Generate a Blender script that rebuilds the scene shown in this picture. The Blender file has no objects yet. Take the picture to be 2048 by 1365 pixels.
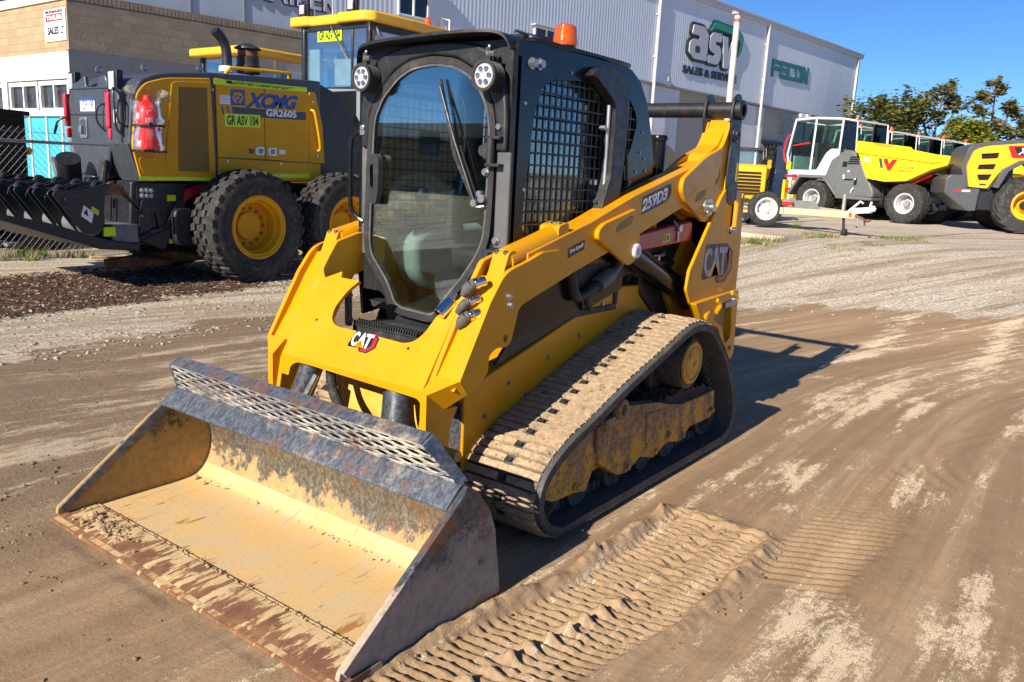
import bpy, bmesh, math, random
import numpy as np
from mathutils import Vector, Matrix
from mathutils.geometry import tessellate_polygon
R = math.radians
random.seed(7)
scene = bpy.context.scene

# ------------------------------------------------------------------ camera
cam_d = bpy.data.cameras.new("camera"); cam = bpy.data.objects.new("camera", cam_d)
scene.collection.objects.link(cam); scene.camera = cam
_yaw, _pit, _rol = 3.7763794788, -0.20593724146, 0.04972313863
_f = Vector((math.cos(_yaw)*math.cos(_pit), math.sin(_yaw)*math.cos(_pit), math.sin(_pit)))
_r = _f.cross(Vector((0, 0, 1))).normalized(); _u = _r.cross(_f)
_c, _s = math.cos(_rol), math.sin(_rol)
_r2 = _c*_r + _s*_u; _u2 = -_s*_r + _c*_u
cam.matrix_world = Matrix(((_r2.x, _u2.x, -_f.x, 3.18412), (_r2.y, _u2.y, -_f.y, 2.51183), (_r2.z, _u2.z, -_f.z, 1.52643), (0, 0, 0, 1)))
cam_d.sensor_width = 36; cam_d.lens = 36*1627.79/2048
cam_d.clip_start = 0.05; cam_d.clip_end = 2000
# ------------------------------------------------------------------ light
SUN_EL = R(29)
world = bpy.data.worlds.new("World"); scene.world = world; world.use_nodes = True
wn = world.node_tree
sky = wn.nodes.new("ShaderNodeTexSky"); sky.sky_type = 'NISHITA'; sky.sun_disc = False
sky.sun_elevation = SUN_EL; sky.sun_rotation = R(90)
sky.air_density = 0.75; sky.dust_density = 0.0; sky.ozone_density = 6.0; sky.altitude = 3000
wn.nodes["Background"].inputs[1].default_value = 0.075
hsv = wn.nodes.new("ShaderNodeHueSaturation"); hsv.inputs["Saturation"].default_value = 1.08; hsv.inputs["Value"].default_value = 1.22
wn.links.new(sky.outputs[0], hsv.inputs["Color"]); wn.links.new(hsv.outputs[0], wn.nodes["Background"].inputs[0])
sun_d = bpy.data.lights.new("sun", 'SUN'); sun = bpy.data.objects.new("sun", sun_d)
scene.collection.objects.link(sun)
sun_d.energy = 5.0; sun_d.angle = R(0.5); sun_d.color = (1.0, 0.90, 0.76)
sun.rotation_euler = (0, R(90)-SUN_EL, R(0)); sun.location = (20, 0, 12)
scene.view_settings.view_transform = 'Standard'; scene.view_settings.look = 'None'
scene.view_settings.exposure = 0.80; scene.view_settings.gamma = 1
scene.cycles.max_bounces = 8; scene.cycles.transparent_max_bounces = 12
scene.cycles.use_denoising = True
try: scene.cycles.denoiser = 'OPENIMAGEDENOISE'
except Exception: pass

# ------------------------------------------------------------------ materials
MAT = {}
class NB:
    """small node-building helper"""
    def __init__(s, name):
        s.m = bpy.data.materials.new(name); s.m.use_nodes = True; s.t = s.m.node_tree
        s.b = s.t.nodes["Principled BSDF"]; s.out = s.t.nodes["Material Output"]; MAT[name] = s.m
    def n(s, k, **kw):
        x = s.t.nodes.new("ShaderNode"+k)
        for a, v in kw.items(): setattr(x, a, v)
        return x
    def link(s, a, b): s.t.links.new(a, b)
    def inp(s, x, i, v):
        if hasattr(v, "is_output") or isinstance(v, bpy.types.NodeSocket): s.link(v, x.inputs[i])
        else: x.inputs[i].default_value = v
    def coord(s, kind="Object", scale=(1, 1, 1), rot=(0, 0, 0), loc=(0, 0, 0)):
        tc = s.n("TexCoord"); mp = s.n("Mapping")
        mp.inputs["Scale"].default_value = scale; mp.inputs["Rotation"].default_value = rot; mp.inputs["Location"].default_value = loc
        s.link(tc.outputs[kind], mp.inputs[0]); return mp.outputs[0]
    def noise(s, vec, scale, detail=4, rough=0.6, dist=0.0):
        x = s.n("TexNoise"); s.link(vec, x.inputs["Vector"])
        x.inputs["Scale"].default_value = scale; x.inputs["Detail"].default_value = detail
        x.inputs["Roughness"].default_value = rough; x.inputs["Distortion"].default_value = dist
        return x.outputs[0]
    def ramp(s, v, lo, hi, a=0.0, b=1.0, smooth=True):
        x = s.n("MapRange"); x.interpolation_type = 'SMOOTHSTEP' if smooth else 'LINEAR'
        s.inp(x, 0, v); x.inputs[1].default_value = lo; x.inputs[2].default_value = hi
        x.inputs[3].default_value = a; x.inputs[4].default_value = b
        return x.outputs[0]
    def math(s, op, a, b=0.0, c=None):
        x = s.n("Math", operation=op); s.inp(x, 0, a); s.inp(x, 1, b)
        if c is not None: s.inp(x, 2, c)
        return x.outputs[0]
    def mix(s, f, a, b):
        x = s.n("Mix", data_type='RGBA'); s.inp(x, 0, f)
        for i, v in ((6, a), (7, b)):
            if isinstance(v, (tuple, list)): x.inputs[i].default_value = (*v[:3], 1)
            else: s.link(v, x.inputs[i])
        return x.outputs[2]
    def col(s, v):
        if isinstance(v, (tuple, list)): s.b.inputs["Base Color"].default_value = (*v[:3], 1)
        else: s.link(v, s.b.inputs["Base Color"])
    def set(s, **kw):
        for k, v in kw.items(): s.inp(s.b, k.replace("_", " "), v)
        return s
    def bump(s, h, strength=0.3, dist=0.01, prev=None):
        x = s.n("Bump"); x.inputs["Strength"].default_value = strength; x.inputs["Distance"].default_value = dist
        s.link(h, x.inputs["Height"])
        if prev is not None: s.link(prev, x.inputs["Normal"])
        s.link(x.outputs[0], s.b.inputs["Normal"]); return x.outputs[0]
    def sep(s, vec):
        x = s.n("SeparateXYZ"); s.link(vec, x.inputs[0]); return x.outputs

def paint(name, col, rough=0.35, var=0.12, dirt=None, dirt_amt=0.25, metal=0.0, coat=0.0, bump=0.0, scale=6, spec=0.5):
    b = NB(name); v = b.coord()
    n1 = b.noise(v, scale, 5, 0.65)
    c2 = tuple(x*(1-var*2) for x in col)
    c = b.mix(b.ramp(n1, 0.35, 0.65), col, c2)
    if dirt:
        n2 = b.noise(v, scale*2.3, 8, 0.75)
        c = b.mix(b.math('MULTIPLY', b.ramp(n2, 0.5, 0.72), dirt_amt), c, dirt)
    b.col(c); b.set(Metallic=metal)
    b.set(Roughness=b.ramp(b.noise(v, scale*4, 6, 0.7), 0.3, 0.7, rough*0.8, min(1, rough*1.3)))
    b.b.inputs["Coat Weight"].default_value = coat; b.b.inputs["Coat Roughness"].default_value = 0.08
    b.b.inputs["Specular IOR Level"].default_value = spec
    if bump: b.bump(b.noise(v, scale*18, 4, 0.6), bump, 0.004)
    return b.m

DUST = (0.42, 0.30, 0.19)
paint("yellow", (0.63, 0.285, 0.002), 0.34, 0.04, DUST, 0.14, coat=0.08, scale=5, spec=0.35)
paint("yellow_dusty", (0.58, 0.28, 0.010), 0.45, 0.1, DUST, 0.65, scale=7)
paint("black_paint", (0.008, 0.0085, 0.009), 0.20, 0.1, (0.16, 0.13, 0.1), 0.05, coat=0.1, scale=5, spec=0.28)
paint("black_satin", (0.016, 0.017, 0.019), 0.42, 0.1, (0.2, 0.17, 0.13), 0.16, bump=0.05)
paint("black_plastic", (0.022, 0.023, 0.025), 0.55, 0.15, (0.25, 0.2, 0.15), 0.22, bump=0.08)
paint("grey_plastic", (0.10, 0.105, 0.11), 0.5, 0.12, (0.3, 0.25, 0.2), 0.25)
paint("rubber", (0.018, 0.018, 0.018), 0.75, 0.2, (0.20, 0.165, 0.13), 0.5, bump=0.15, scale=9)
paint("belt_grey", (0.070, 0.067, 0.064), 0.7, 0.15, (0.25, 0.2, 0.15), 0.4, bump=0.15, scale=9)
paint("tyre_rubber", (0.030, 0.029, 0.028), 0.8, 0.2, (0.16, 0.14, 0.115), 0.55, bump=0.15, scale=4)
paint("steel", (0.55, 0.54, 0.52), 0.32, 0.15, (0.35, 0.25, 0.16), 0.3, metal=0.9)
paint("chrome", (0.75, 0.75, 0.75), 0.12, 0.05, metal=1.0)
paint("red_paint", (0.34, 0.008, 0.012), 0.35, 0.08, DUST, 0.12, coat=0.3)
paint("red_bright", (0.75, 0.012, 0.015), 0.35, 0.06)
paint("white_paint", (0.72, 0.72, 0.70), 0.4, 0.05, (0.4, 0.35, 0.28), 0.2)
paint("white_print", (0.80, 0.80, 0.80), 0.45, 0.02)
paint("black_print", (0.012, 0.012, 0.013), 0.4, 0.02)
paint("grey_print", (0.34, 0.35, 0.38), 0.45, 0.02)
paint("red_print", (0.52, 0.012, 0.03), 0.35, 0.04)
paint("hivis", (0.60, 0.86, 0.0), 0.4, 0.03)
paint("blue_print", (0.012, 0.075, 0.34), 0.45, 0.03)
paint("slate_print", (0.045, 0.06, 0.09), 0.45, 0.03)
paint("green_print", (0.01, 0.25, 0.13), 0.45, 0.04)
paint("teal_print", (0.012, 0.13, 0.14), 0.45, 0.04)
paint("seat_vinyl", (0.03, 0.03, 0.03), 0.6, 0.1)
paint("console_grey", (0.26, 0.31, 0.29), 0.6, 0.1, DUST, 0.3)
paint("grader_grey", (0.045, 0.053, 0.068), 0.42, 0.08, (0.25, 0.23, 0.2), 0.16, coat=0.1)
paint("grader_black", (0.010, 0.012, 0.018), 0.45, 0.1, (0.2, 0.15, 0.1), 0.18, coat=0.1)
paint("grader_yellow", (0.68, 0.335, 0.003), 0.45, 0.05, DUST, 0.06, coat=0.0, scale=3, spec=0.25)
paint("orange_amber", (0.85, 0.12, 0.004), 0.2, 0.1)
paint("light_lens", (0.42, 0.42, 0.43), 0.18, 0.05, coat=0.6)
paint("rust", (0.20, 0.075, 0.03), 0.8, 0.25, (0.42, 0.28, 0.15), 0.6, bump=0.3)
paint("bolt_steel", (0.40, 0.40, 0.41), 0.35, 0.1, metal=0.85)
paint("wood", (0.55, 0.36, 0.19), 0.8, 0.2, bump=0.2)

def glass(name, tint, gloss=1.0, dust=0.0, rough=0.0):
    b = NB(name); t = b.t; t.nodes.remove(b.b)
    tr = b.n("BsdfTransparent"); tr.inputs[0].default_value = (*tint, 1)
    gl = b.n("BsdfGlossy"); gl.inputs["Roughness"].default_value = rough; gl.inputs[0].default_value = (0.95, 0.97, 1, 1)
    lw = b.n("Fresnel"); lw.inputs[0].default_value = 1.52
    mx = b.n("MixShader"); b.link(b.math('MULTIPLY', lw.outputs[0], gloss), mx.inputs[0])
    b.link(tr.outputs[0], mx.inputs[1]); b.link(gl.outputs[0], mx.inputs[2])
    last = mx.outputs[0]
    if dust:
        v = b.coord(); df = b.n("BsdfDiffuse"); df.inputs[0].default_value = (0.40, 0.40, 0.37, 1)
        m2 = b.n("MixShader")
        streak = b.noise(b.coord(scale=(1, 1, 0.25)), 14, 6, 0.7)
        speck = b.ramp(b.noise(v, 90, 2, 0.5), 0.68, 0.74)
        f = b.math('ADD', b.math('MULTIPLY', b.ramp(streak, 0.4, 0.8), dust), b.math('MULTIPLY', speck, dust*1.6))
        b.link(f, m2.inputs[0]); b.link(last, m2.inputs[1]); b.link(df.outputs[0], m2.inputs[2]); last = m2.outputs[0]
    b.link(last, b.out.inputs[0]); return b.m
glass("door_glass", (0.86, 0.94, 0.92), 0.50, 0.006)
glass("side_glass", (0.90, 0.95, 0.93), 0.8, 0.01)
glass("cab_glass", (0.93, 0.98, 0.96), 0.6, 0.02)
glass("teal_glass", (0.84, 0.95, 0.93), 1.3, 0.02)
glass("smoke_glass", (0.10, 0.13, 0.13), 1.0, 0.02)
glass("clear_bag", (0.92, 0.86, 0.86), 0.7, 0.55, 0.25)

def track_mat():
    b = NB("muddy_track"); v = b.coord()
    geo = b.n("NewGeometry")
    n = b.noise(v, 9, 8, 0.72); n2 = b.noise(v, 45, 5, 0.7)
    m = b.math('ADD', b.math('MULTIPLY', n, 0.6), b.math('MULTIPLY', n2, 0.4))
    mud = b.mix(b.ramp(n2, 0.35, 0.65), (0.50, 0.365, 0.225), (0.29, 0.205, 0.125))
    c = b.mix(b.ramp(m, 0.38, 0.47), (0.045, 0.040, 0.034), mud)
    b.col(c); b.set(Roughness=0.92); b.bump(m, 0.6, 0.012)
track_mat()
def under_mat():
    b = NB("muddy_yellow"); v = b.coord()
    n = b.noise(b.coord(scale=(1.2, 1, 0.5)), 8, 8, 0.72); n2 = b.noise(v, 40, 5, 0.7)
    z_ = b.sep(v)[2]
    m = b.math('ADD', b.math('ADD', b.math('MULTIPLY', n, 0.7), b.math('MULTIPLY', n2, 0.3)), b.ramp(z_, 0.15, 0.42, -0.05, 0.07, False))
    mud = b.mix(b.ramp(n2, 0.35, 0.65), (0.36, 0.215, 0.095), (0.19, 0.115, 0.052))
    c = b.mix(b.ramp(m, 0.44, 0.54), (0.60, 0.31, 0.03), mud)
    c = b.mix(b.ramp(b.noise(v, 13, 6, 0.7), 0.60, 0.66), c, (0.12, 0.085, 0.06))
    b.col(c); b.set(Roughness=0.85); b.bump(m, 0.5, 0.012)
under_mat()
def steel_worn(name, base, mud, mud_lo, mud_hi, zlim=None, rust=0.6):
    b = NB(name); v = b.coord()
    st = b.noise(b.coord(scale=(1, 1, 1)), 7, 9, 0.75)
    sc = b.noise(b.coord(scale=(0.9, 2.2, 1.6), rot=(0, 0, 0.12)), 26, 7, 0.75)
    c = b.mix(b.ramp(sc, 0.40, 0.62), base, tuple(min(1, x*2.0+0.03) for x in base))
    c = b.mix(b.math('MULTIPLY', b.ramp(st, 0.50, 0.62), rust), c, (0.23, 0.10, 0.045))
    n2 = b.noise(v, 30, 6, 0.7)
    mm = b.math('ADD', b.math('MULTIPLY', b.noise(v, 4.2, 7, 0.72), 0.72), b.math('MULTIPLY', n2, 0.28))
    if zlim:
        z = b.sep(v)[2]
        mm = b.math('ADD', mm, b.ramp(z, zlim[0], zlim[1], 0.22, -0.22, False))
    mk = b.ramp(mm, mud_lo, mud_hi)
    mudc = b.mix(b.ramp(n2, 0.35, 0.7), mud, tuple(x*0.72 for x in mud))
    c = b.mix(mk, c, mudc); b.col(c)
    b.set(Roughness=b.ramp(mk, 0, 1, 0.42, 0.92), Metallic=b.ramp(mk, 0, 1, 0.35, 0.0))
    b.bump(b.math('ADD', n2, b.math('MULTIPLY', mk, 0.8)), 0.35, 0.006)
steel_worn("bucket_outer", (0.040, 0.046, 0.058), (0.40, 0.32, 0.245), 0.45, 0.53, (0.02, 0.45))
steel_worn("bucket_rim", (0.060, 0.072, 0.092), (0.40, 0.33, 0.24), 0.50, 0.66)
steel_worn("bucket_back", (0.085, 0.078, 0.060), (0.44, 0.29, 0.125), 0.485, 0.545, (0.00, 0.33), 0.45)
steel_worn("bucket_cheek", (0.045, 0.040, 0.030), (0.42, 0.265, 0.09), 0.44, 0.50, (0.05, 0.62), 0.4)
steel_worn("guard_steel", (0.24, 0.25, 0.26), (0.66, 0.60, 0.48), 0.46, 0.62)
def floor_mat():
    b = NB("bucket_clay"); v = b.coord()
    s1 = b.noise(b.coord(scale=(0.7, 7, 1), rot=(0, 0, 0.10)), 4.5, 8, 0.72, 0.3)
    n2 = b.noise(v, 60, 5, 0.7); n3 = b.noise(b.coord(scale=(0.8, 2.4, 1)), 3.4, 6, 0.66)
    clay = b.mix(b.ramp(b.noise(v, 6, 6, 0.7), 0.35, 0.65), (0.62, 0.41, 0.165), (0.56, 0.41, 0.225))
    c = b.mix(b.ramp(s1, 0.595, 0.65), clay, (0.38, 0.26, 0.14))
    x = b.sep(v)[0]
    k = b.math('ADD', n3, b.ramp(x, 1.15, 1.75, -0.10, 0.13, False))
    c = b.mix(b.ramp(k, 0.60, 0.66), c, (0.36, 0.17, 0.055))
    k2 = b.math('ADD', b.math('MULTIPLY', s1, 0.5), b.math('MULTIPLY', n3, 0.5))
    k2 = b.math('ADD', k2, b.ramp(x, 1.62, 1.74, 0.0, 0.13, False))
    c = b.mix(b.ramp(k2, 0.60, 0.65), c, (0.24, 0.125, 0.065))
    b.col(c); b.set(Roughness=0.85); b.bump(b.math('ADD', n2, b.math('MULTIPLY', s1, 1.3)), 0.35, 0.006)
floor_mat()

paint("dirty_steel", (0.11, 0.095, 0.08), 0.7, 0.2, (0.24, 0.165, 0.1), 0.7, metal=0.3, bump=0.3, scale=12)
paint("packed_mud", (0.045, 0.030, 0.020), 0.95, 0.2, (0.16, 0.105, 0.06), 0.5, bump=0.6, scale=14)
paint("front_worn", (0.72, 0.42, 0.06), 0.5, 0.12, (0.62, 0.46, 0.27), 0.75, scale=6)
paint("vent_black", (0.002, 0.002, 0.002), 0.9, 0.0)
paint("slot_dark", (0.30, 0.17, 0.012), 0.5, 0.1)
paint("caution_yellow", (0.62, 0.62, 0.0), 0.4, 0.03)
paint("cap_grey", (0.085, 0.08, 0.072), 0.7, 0.1)
b = NB("edge_rusty"); v = b.coord(); s1 = b.noise(b.coord(scale=(.9, 3.5, 1)), 5.5, 8, .72); n2 = b.noise(v, 50, 5, .7)
c = b.mix(b.ramp(b.noise(v, 9, 7, .7), .35, .65), (0.145, 0.062, 0.032), (0.24, 0.115, 0.055)); x = b.sep(v)[0]
c = b.mix(b.ramp(b.math("ADD", s1, b.ramp(x, 1.57, 1.76, .06, -.07, False)), .49, .54), c, (0.54, 0.385, 0.20)); b.col(c); b.set(Roughness=.8); b.bump(b.math("ADD", n2, s1), .5, .006)
paint("clay_lump", (0.46, 0.33, 0.19), .95, .2, bump=.4)
b = NB("amber_lens"); b.col((0.95, 0.16, 0.01)); b.set(Roughness=.12); b.b.inputs["Transmission Weight"].default_value = .55; b.b.inputs["Coat Weight"].default_value = .6
x = b.n("TexWave"); x.wave_type = 'BANDS'; x.bands_direction = 'Z'; b.link(b.coord(), x.inputs[0]); x.inputs["Scale"].default_value = 40; b.bump(x.outputs[1], .25, .004)
paint("grey_seal", (0.11, 0.10, 0.095), .7, .2, (.3, .28, .25), .4)
paint("cream_render", (.72, .66, .57), .85, .06, (.4, .35, .28), .15); paint("slate_render", (.13, .145, .17), .8, .06); paint("white_frame", (.80, .79, .76), .5, .04)
paint("teal_panel", (.05, .42, .55), .35, .04); paint("fascia_panel", (.36, .41, .50), .45, .05, scale=1.5); paint("flash_grey", (.50, .49, .50), .5, .05); paint("pipe_pale", (.62, .60, .56), .6, .1)
paint("dark_glass", (.012, .018, .026), .08, .1, coat=.3); paint("office_glass", (.045, .04, .035), .15, .4, (.20, .18, .15), .6, scale=2); paint("porch_grey", (.38, .39, .40), .6, .05)
paint("purple_outline", (.10, .08, .15), .6, .05); paint("letter_pale", (.40, .42, .47), .5, .04); paint("letter_grey", (.42, .42, .44), .35, .04); paint("lead_grey", (.27, .26, .26), .6, .1)
paint("pole_white", (.62, .57, .50), .6, .1, (.35, .18, .09), .5, scale=5); paint("rust_red", (.5, .12, .06), .6, .1)
b = NB("concrete"); v = b.coord(); n = b.noise(v, .8, 8, .7); n2 = b.noise(v, 14, 5, .7)
c = b.mix(b.ramp(n, .35, .65), (.52, .45, .36), (.40, .33, .25)); c = b.mix(b.ramp(n2, .55, .7, 0, .4), c, (.26, .21, .16)); b.col(c); b.set(Roughness=.9); b.bump(n2, .2, .01)
paint("weed_green", (.10, .17, .02), .7, .1); paint("weed_straw", (.34, .27, .11), .8, .1)
paint("galv", (.42, .40, .37), .5, .1, (.3, .25, .2), .3, metal=.4); paint("galv_wire", (.30, .32, .31), .5, .1, metal=.4)
paint("bark", (.14, .115, .09), .9, .2); paint("bark_pale_grey", (.35, .30, .25), .9, .1)
paint("nut_orange", (.55, .12, .01), .5, .1)
b = NB("mesh_brown"); v = b.coord(); n = b.n("TexVoronoi"); b.link(v, n.inputs[0]); n.inputs["Scale"].default_value = 140; b.col(b.mix(b.ramp(n.outputs[0], .2, .5), (.05, .03, .006), (.24, .14, .02))); b.set(Roughness=.7)
paint("skirt_grey", (.22, .24, .27), .5, .05)
b = NB("tail_red"); b.col((.62, .006, .016)); b.set(Roughness=.2); b.b.inputs["Coat Weight"].default_value = .6
paint("roof_yellow", (.84, .43, .02), .4, .03)
paint("ripper_grey", (.16, .165, .175), .5, .15, (.35, .28, .2), .4)
paint("dumper_grey", (.12, .13, .13), .45, .05, (.3, .27, .22), .15)
paint("dumper_white", (.62, .63, .64), .4, .04)
paint("dumper_yellow", (.84, .60, .006), .4, .03)
paint("dumper_gold", (.80, .42, .01), .42, .04)
paint("loader_yellow", (.80, .42, .008), .4, .03)
paint("loader_grey", (.07, .075, .085), .42, .05)
paint("wheel_silver", (.52, .53, .54), .45, .05, (.3, .25, .2), .2)
paint("pale_teal", (.30, .42, .40), .5, .04)
paint("caution_gold", (.80, .55, .0), .4, .04)
paint("brown_print", (.16, .09, .01), .5, .04)
paint("trailer_cream", (.66, .48, .34), .6, .06, (.4, .3, .2), .3)
paint("weed_bright", (.16, .36, .03), .6, .05)
paint("store_dark", (.05, .055, .06), .8, .1)
# ------------------------------------------------------------------ mesh helpers
COL = scene.collection
SPLIT = set('panel_bolt pivot_pin weld_slot emblem hose_clamp_block bracket_bolt retaining_hook bolt_hole lock_link_bolt coupler_lug roof_fixing hinge_bolt rivet display_panel panel_joint wheel_nut small_label guard_rail lifting_eye antenna yellow_label cover_vent cover_fastener dark_screen screen_post interior_trim red_handrail yellow_step_post marker_lamp handrail plate_bolt louvre'.split())      # small repeated fittings: each one becomes a part of its own
ORG = [Vector((0, 0, 0))]      # base of the thing being built; its parts are stored relative to it
class MB:
    def __init__(s): s.v = []; s.f = []; s.mi = []
    def add(s, vs, fs, mi=0):
        o = len(s.v); s.v += [tuple(x) for x in vs]; s.f += [[i+o for i in f] for f in fs]; s.mi += [mi]*len(fs); return s
    def box(s, x0, x1, y0, y1, z0, z1, mi=0, M=None):
        vs = [(x, y, z) for x in (x0, x1) for y in (y0, y1) for z in (z0, z1)]
        if M is not None: vs = [M @ Vector(v) for v in vs]
        return s.add(vs, [(0, 1, 3, 2), (4, 6, 7, 5), (0, 4, 5, 1), (2, 3, 7, 6), (0, 2, 6, 4), (1, 5, 7, 3)], mi)
    def prism(s, poly, axis, a, b, holes=(), mi=0, fn=None):
        """extrude a 2-D outline (with holes) along an axis: 'x','y','z'"""
        def P(p, t):
            q = {'x': (t, p[0], p[1]), 'y': (p[0], t, p[1]), 'z': (p[0], p[1], t)}[axis]
            return fn(q) if fn else q
        loops = [list(poly)]+[list(h) for h in holes]; flat = [p for l in loops for p in l]; n = len(flat)
        vs = [P(p, a) for p in flat]+[P(p, b) for p in flat]; fs = []
        if not holes: fs += [list(range(n)), list(range(2*n-1, n-1, -1))]
        else:
            tri = tessellate_polygon([[Vector((p[0], p[1], 0)) for p in l] for l in loops])
            for t in tri: fs += [list(t), [i+n for i in reversed(t)]]
        o = 0
        for l in loops:
            m = len(l)
            for i in range(m):
                j = (i+1) % m; fs.append([o+i, o+j, o+j+n, o+i+n])
            o += m
        return s.add(vs, fs, mi)
    def tube(s, path, r, n=8, caps=True, closed=False, mi=0):
        P = [Vector(p) for p in path]; m = len(P); rr = r if isinstance(r, (list, tuple)) else [r]*m
        vs = []; fs = []; up = None
        for i in range(m):
            if closed: t = (P[(i+1) % m]-P[i-1])
            else: t = (P[min(i+1, m-1)]-P[max(i-1, 0)])
            t.normalize()
            if up is None:
                up = Vector((0, 0, 1)) if abs(t.z) < 0.9 else Vector((1, 0, 0))
            a = t.cross(up)
            if a.length < 1e-4: a = t.cross(Vector((0, 1, 0)))
            a.normalize(); bb = a.cross(t).normalized(); up = bb
            for k in range(n):
                th = 2*math.pi*k/n; vs.append(P[i]+rr[i]*(math.cos(th)*a+math.sin(th)*bb))
        for i in range(m if closed else m-1):
            for k in range(n):
                i2 = (i+1) % m; k2 = (k+1) % n
                fs.append([i*n+k, i*n+k2, i2*n+k2, i2*n+k])
        if caps and not closed: fs += [list(range(n-1, -1, -1)), list(range((m-1)*n, m*n))]
        return s.add(vs, fs, mi)
    def cyl(s, p0, p1, r, n=16, r1=None, mi=0): return s.tube([p0, p1], [r, r if r1 is None else r1], n, mi=mi)
    def lathe(s, prof, c, axis='y', n=32, mi=0, closed=False, caps=True):
        """revolve (along, radius) profile about an axis through c"""
        vs = []; fs = []; m = len(prof)
        for (t, r) in prof:
            for k in range(n):
                a = 2*math.pi*k/n; u, w = r*math.cos(a), r*math.sin(a)
                d = {'y': (u, t, w), 'x': (t, u, w), 'z': (u, w, t)}[axis]
                vs.append((c[0]+d[0], c[1]+d[1], c[2]+d[2]))
        for i in range(m if closed else m-1):
            for k in range(n):
                k2 = (k+1) % n; i2 = (i+1) % m; fs.append([i*n+k, i*n+k2, i2*n+k2, i2*n+k])
        if not closed and caps:
            for i, rev in ((0, True), (m-1, False)):
                if prof[i][1] > 1e-4: fs.append([i*n+k for k in (range(n-1, -1, -1) if rev else range(n))])
        return s.add(vs, fs, mi)
    def bolt(s, p, axis, r=0.012, h=0.008, mi=0):
        d = Vector({'x': (1, 0, 0), 'y': (0, 1, 0), 'z': (0, 0, 1)}[axis] if isinstance(axis, str) else axis).normalized()
        p = Vector(p); s.cyl(p, p+d*h*0.4, r*1.35, 12, mi=mi); s.cyl(p+d*h*0.4, p+d*h*1.6, r, 6, mi=mi); return s
    def clusters(s, gap=.004):
        n = len(s.v); par = list(range(n))
        def find(a):
            while par[a] != a: par[a] = par[par[a]]; a = par[a]
            return a
        for f in s.f:
            r = find(f[0])
            for i in f[1:]: par[find(i)] = r
        comp = {}
        for i in range(n): comp.setdefault(find(i), []).append(i)
        bx = [([min(s.v[i][k] for i in c)-gap for k in range(3)], [max(s.v[i][k] for i in c)+gap for k in range(3)], r) for r, c in comp.items()]
        for i in range(len(bx)):
            for j in range(i):
                if all(bx[i][0][k] <= bx[j][1][k] and bx[j][0][k] <= bx[i][1][k] for k in range(3)): par[find(bx[i][2])] = find(bx[j][2])
        out = {}
        for f, mi in zip(s.f, s.mi): out.setdefault(find(f[0]), []).append((f, mi))
        res = []
        for fl in out.values():
            m = MB(); mp = {}
            for f, mi in fl:
                for i in f:
                    if i not in mp: mp[i] = len(m.v); m.v.append(s.v[i])
                m.f.append([mp[i] for i in f]); m.mi.append(mi)
            res.append(m)
        return res
    def build(s, name, mats, parent=None, bevel=0.0, smooth=35, M=None, seg=2):
        if name in SPLIT and parent is not None and not s.__dict__.get('one'):
            for c in s.clusters(): c.one = True; o = c.build(name, mats, parent, bevel, smooth, M, seg)
            return o
        me = bpy.data.meshes.new(name); vs = s.v if M is None else [tuple(M @ Vector(v)) for v in s.v]
        if parent is not None: vs = [(v[0]-ORG[0].x, v[1]-ORG[0].y, v[2]-ORG[0].z) for v in vs]
        me.from_pydata(vs, [], s.f)
        bm = bmesh.new(); bm.from_mesh(me); bmesh.ops.recalc_face_normals(bm, faces=bm.faces); bm.to_mesh(me); bm.free()
        for m in (mats if isinstance(mats, (list, tuple)) else [mats]): me.materials.append(MAT[m])
        me.polygons.foreach_set("material_index", s.mi)
        if smooth:
            me.polygons.foreach_set("use_smooth", [True]*len(me.polygons)); me.set_sharp_from_angle(angle=R(smooth))
        me.update()
        o = bpy.data.objects.new(name, me); COL.objects.link(o)
        if parent is not None:
            o.parent = parent
        if bevel:
            md = o.modifiers.new("bevel", 'BEVEL'); md.width = bevel; md.segments = seg; md.limit_method = 'ANGLE'; md.angle_limit = R(40)
            md.harden_normals = False
        return o
def rnd(poly, r, n=4):
    out = []; m = len(poly)
    rs = r if isinstance(r, (list, tuple)) else [r]*m
    for i in range(m):
        p = Vector(poly[i]); a = Vector(poly[i-1])-p; b = Vector(poly[(i+1) % m])-p
        la, lb = a.length, b.length; k = min(rs[i], la*0.45, lb*0.45)
        if k < 1e-5: out.append(tuple(p)); continue
        a = p+a/la*k; b = p+b/lb*k
        for j in range(n+1):
            t = j/n; out.append(tuple(a*(1-t)**2+p*2*t*(1-t)+b*t*t))
    return out
def mir(poly): return [(-x, y) for x, y in poly]
def circ(cx, cy, r, n=16): return [(cx+r*math.cos(2*math.pi*k/n), cy+r*math.sin(2*math.pi*k/n)) for k in range(n)]
def arc_pts(pts, n=6):
    """Catmull-Rom through 3-D or 2-D points"""
    P = [Vector(p) for p in pts]; out = []
    for i in range(len(P)-1):
        p0, p1, p2, p3 = P[max(i-1, 0)], P[i], P[i+1], P[min(i+2, len(P)-1)]
        for k in range(n):
            t = k/n; out.append(0.5*((2*p1)+(p2-p0)*t+(2*p0-5*p1+4*p2-p3)*t*t+(3*p1-p0-3*p2+p3)*t**3))
    out.append(P[-1]); return [tuple(p) for p in out]
def thing(name, label, cat, loc=(0, 0, 0), rotz=0.0, group=None):
    o = bpy.data.objects.new(name, None); COL.objects.link(o); o.location = loc; o.rotation_euler = (0, 0, rotz)
    o.empty_display_size = 0.3
    return tag(o, label, cat, group)
def tag(o, label=None, cat=None, group=None, kind=None):
    if label: o["label"] = label
    if cat: o["category"] = cat
    if group: o["group"] = group
    if kind: o["kind"] = kind
    return o
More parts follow.
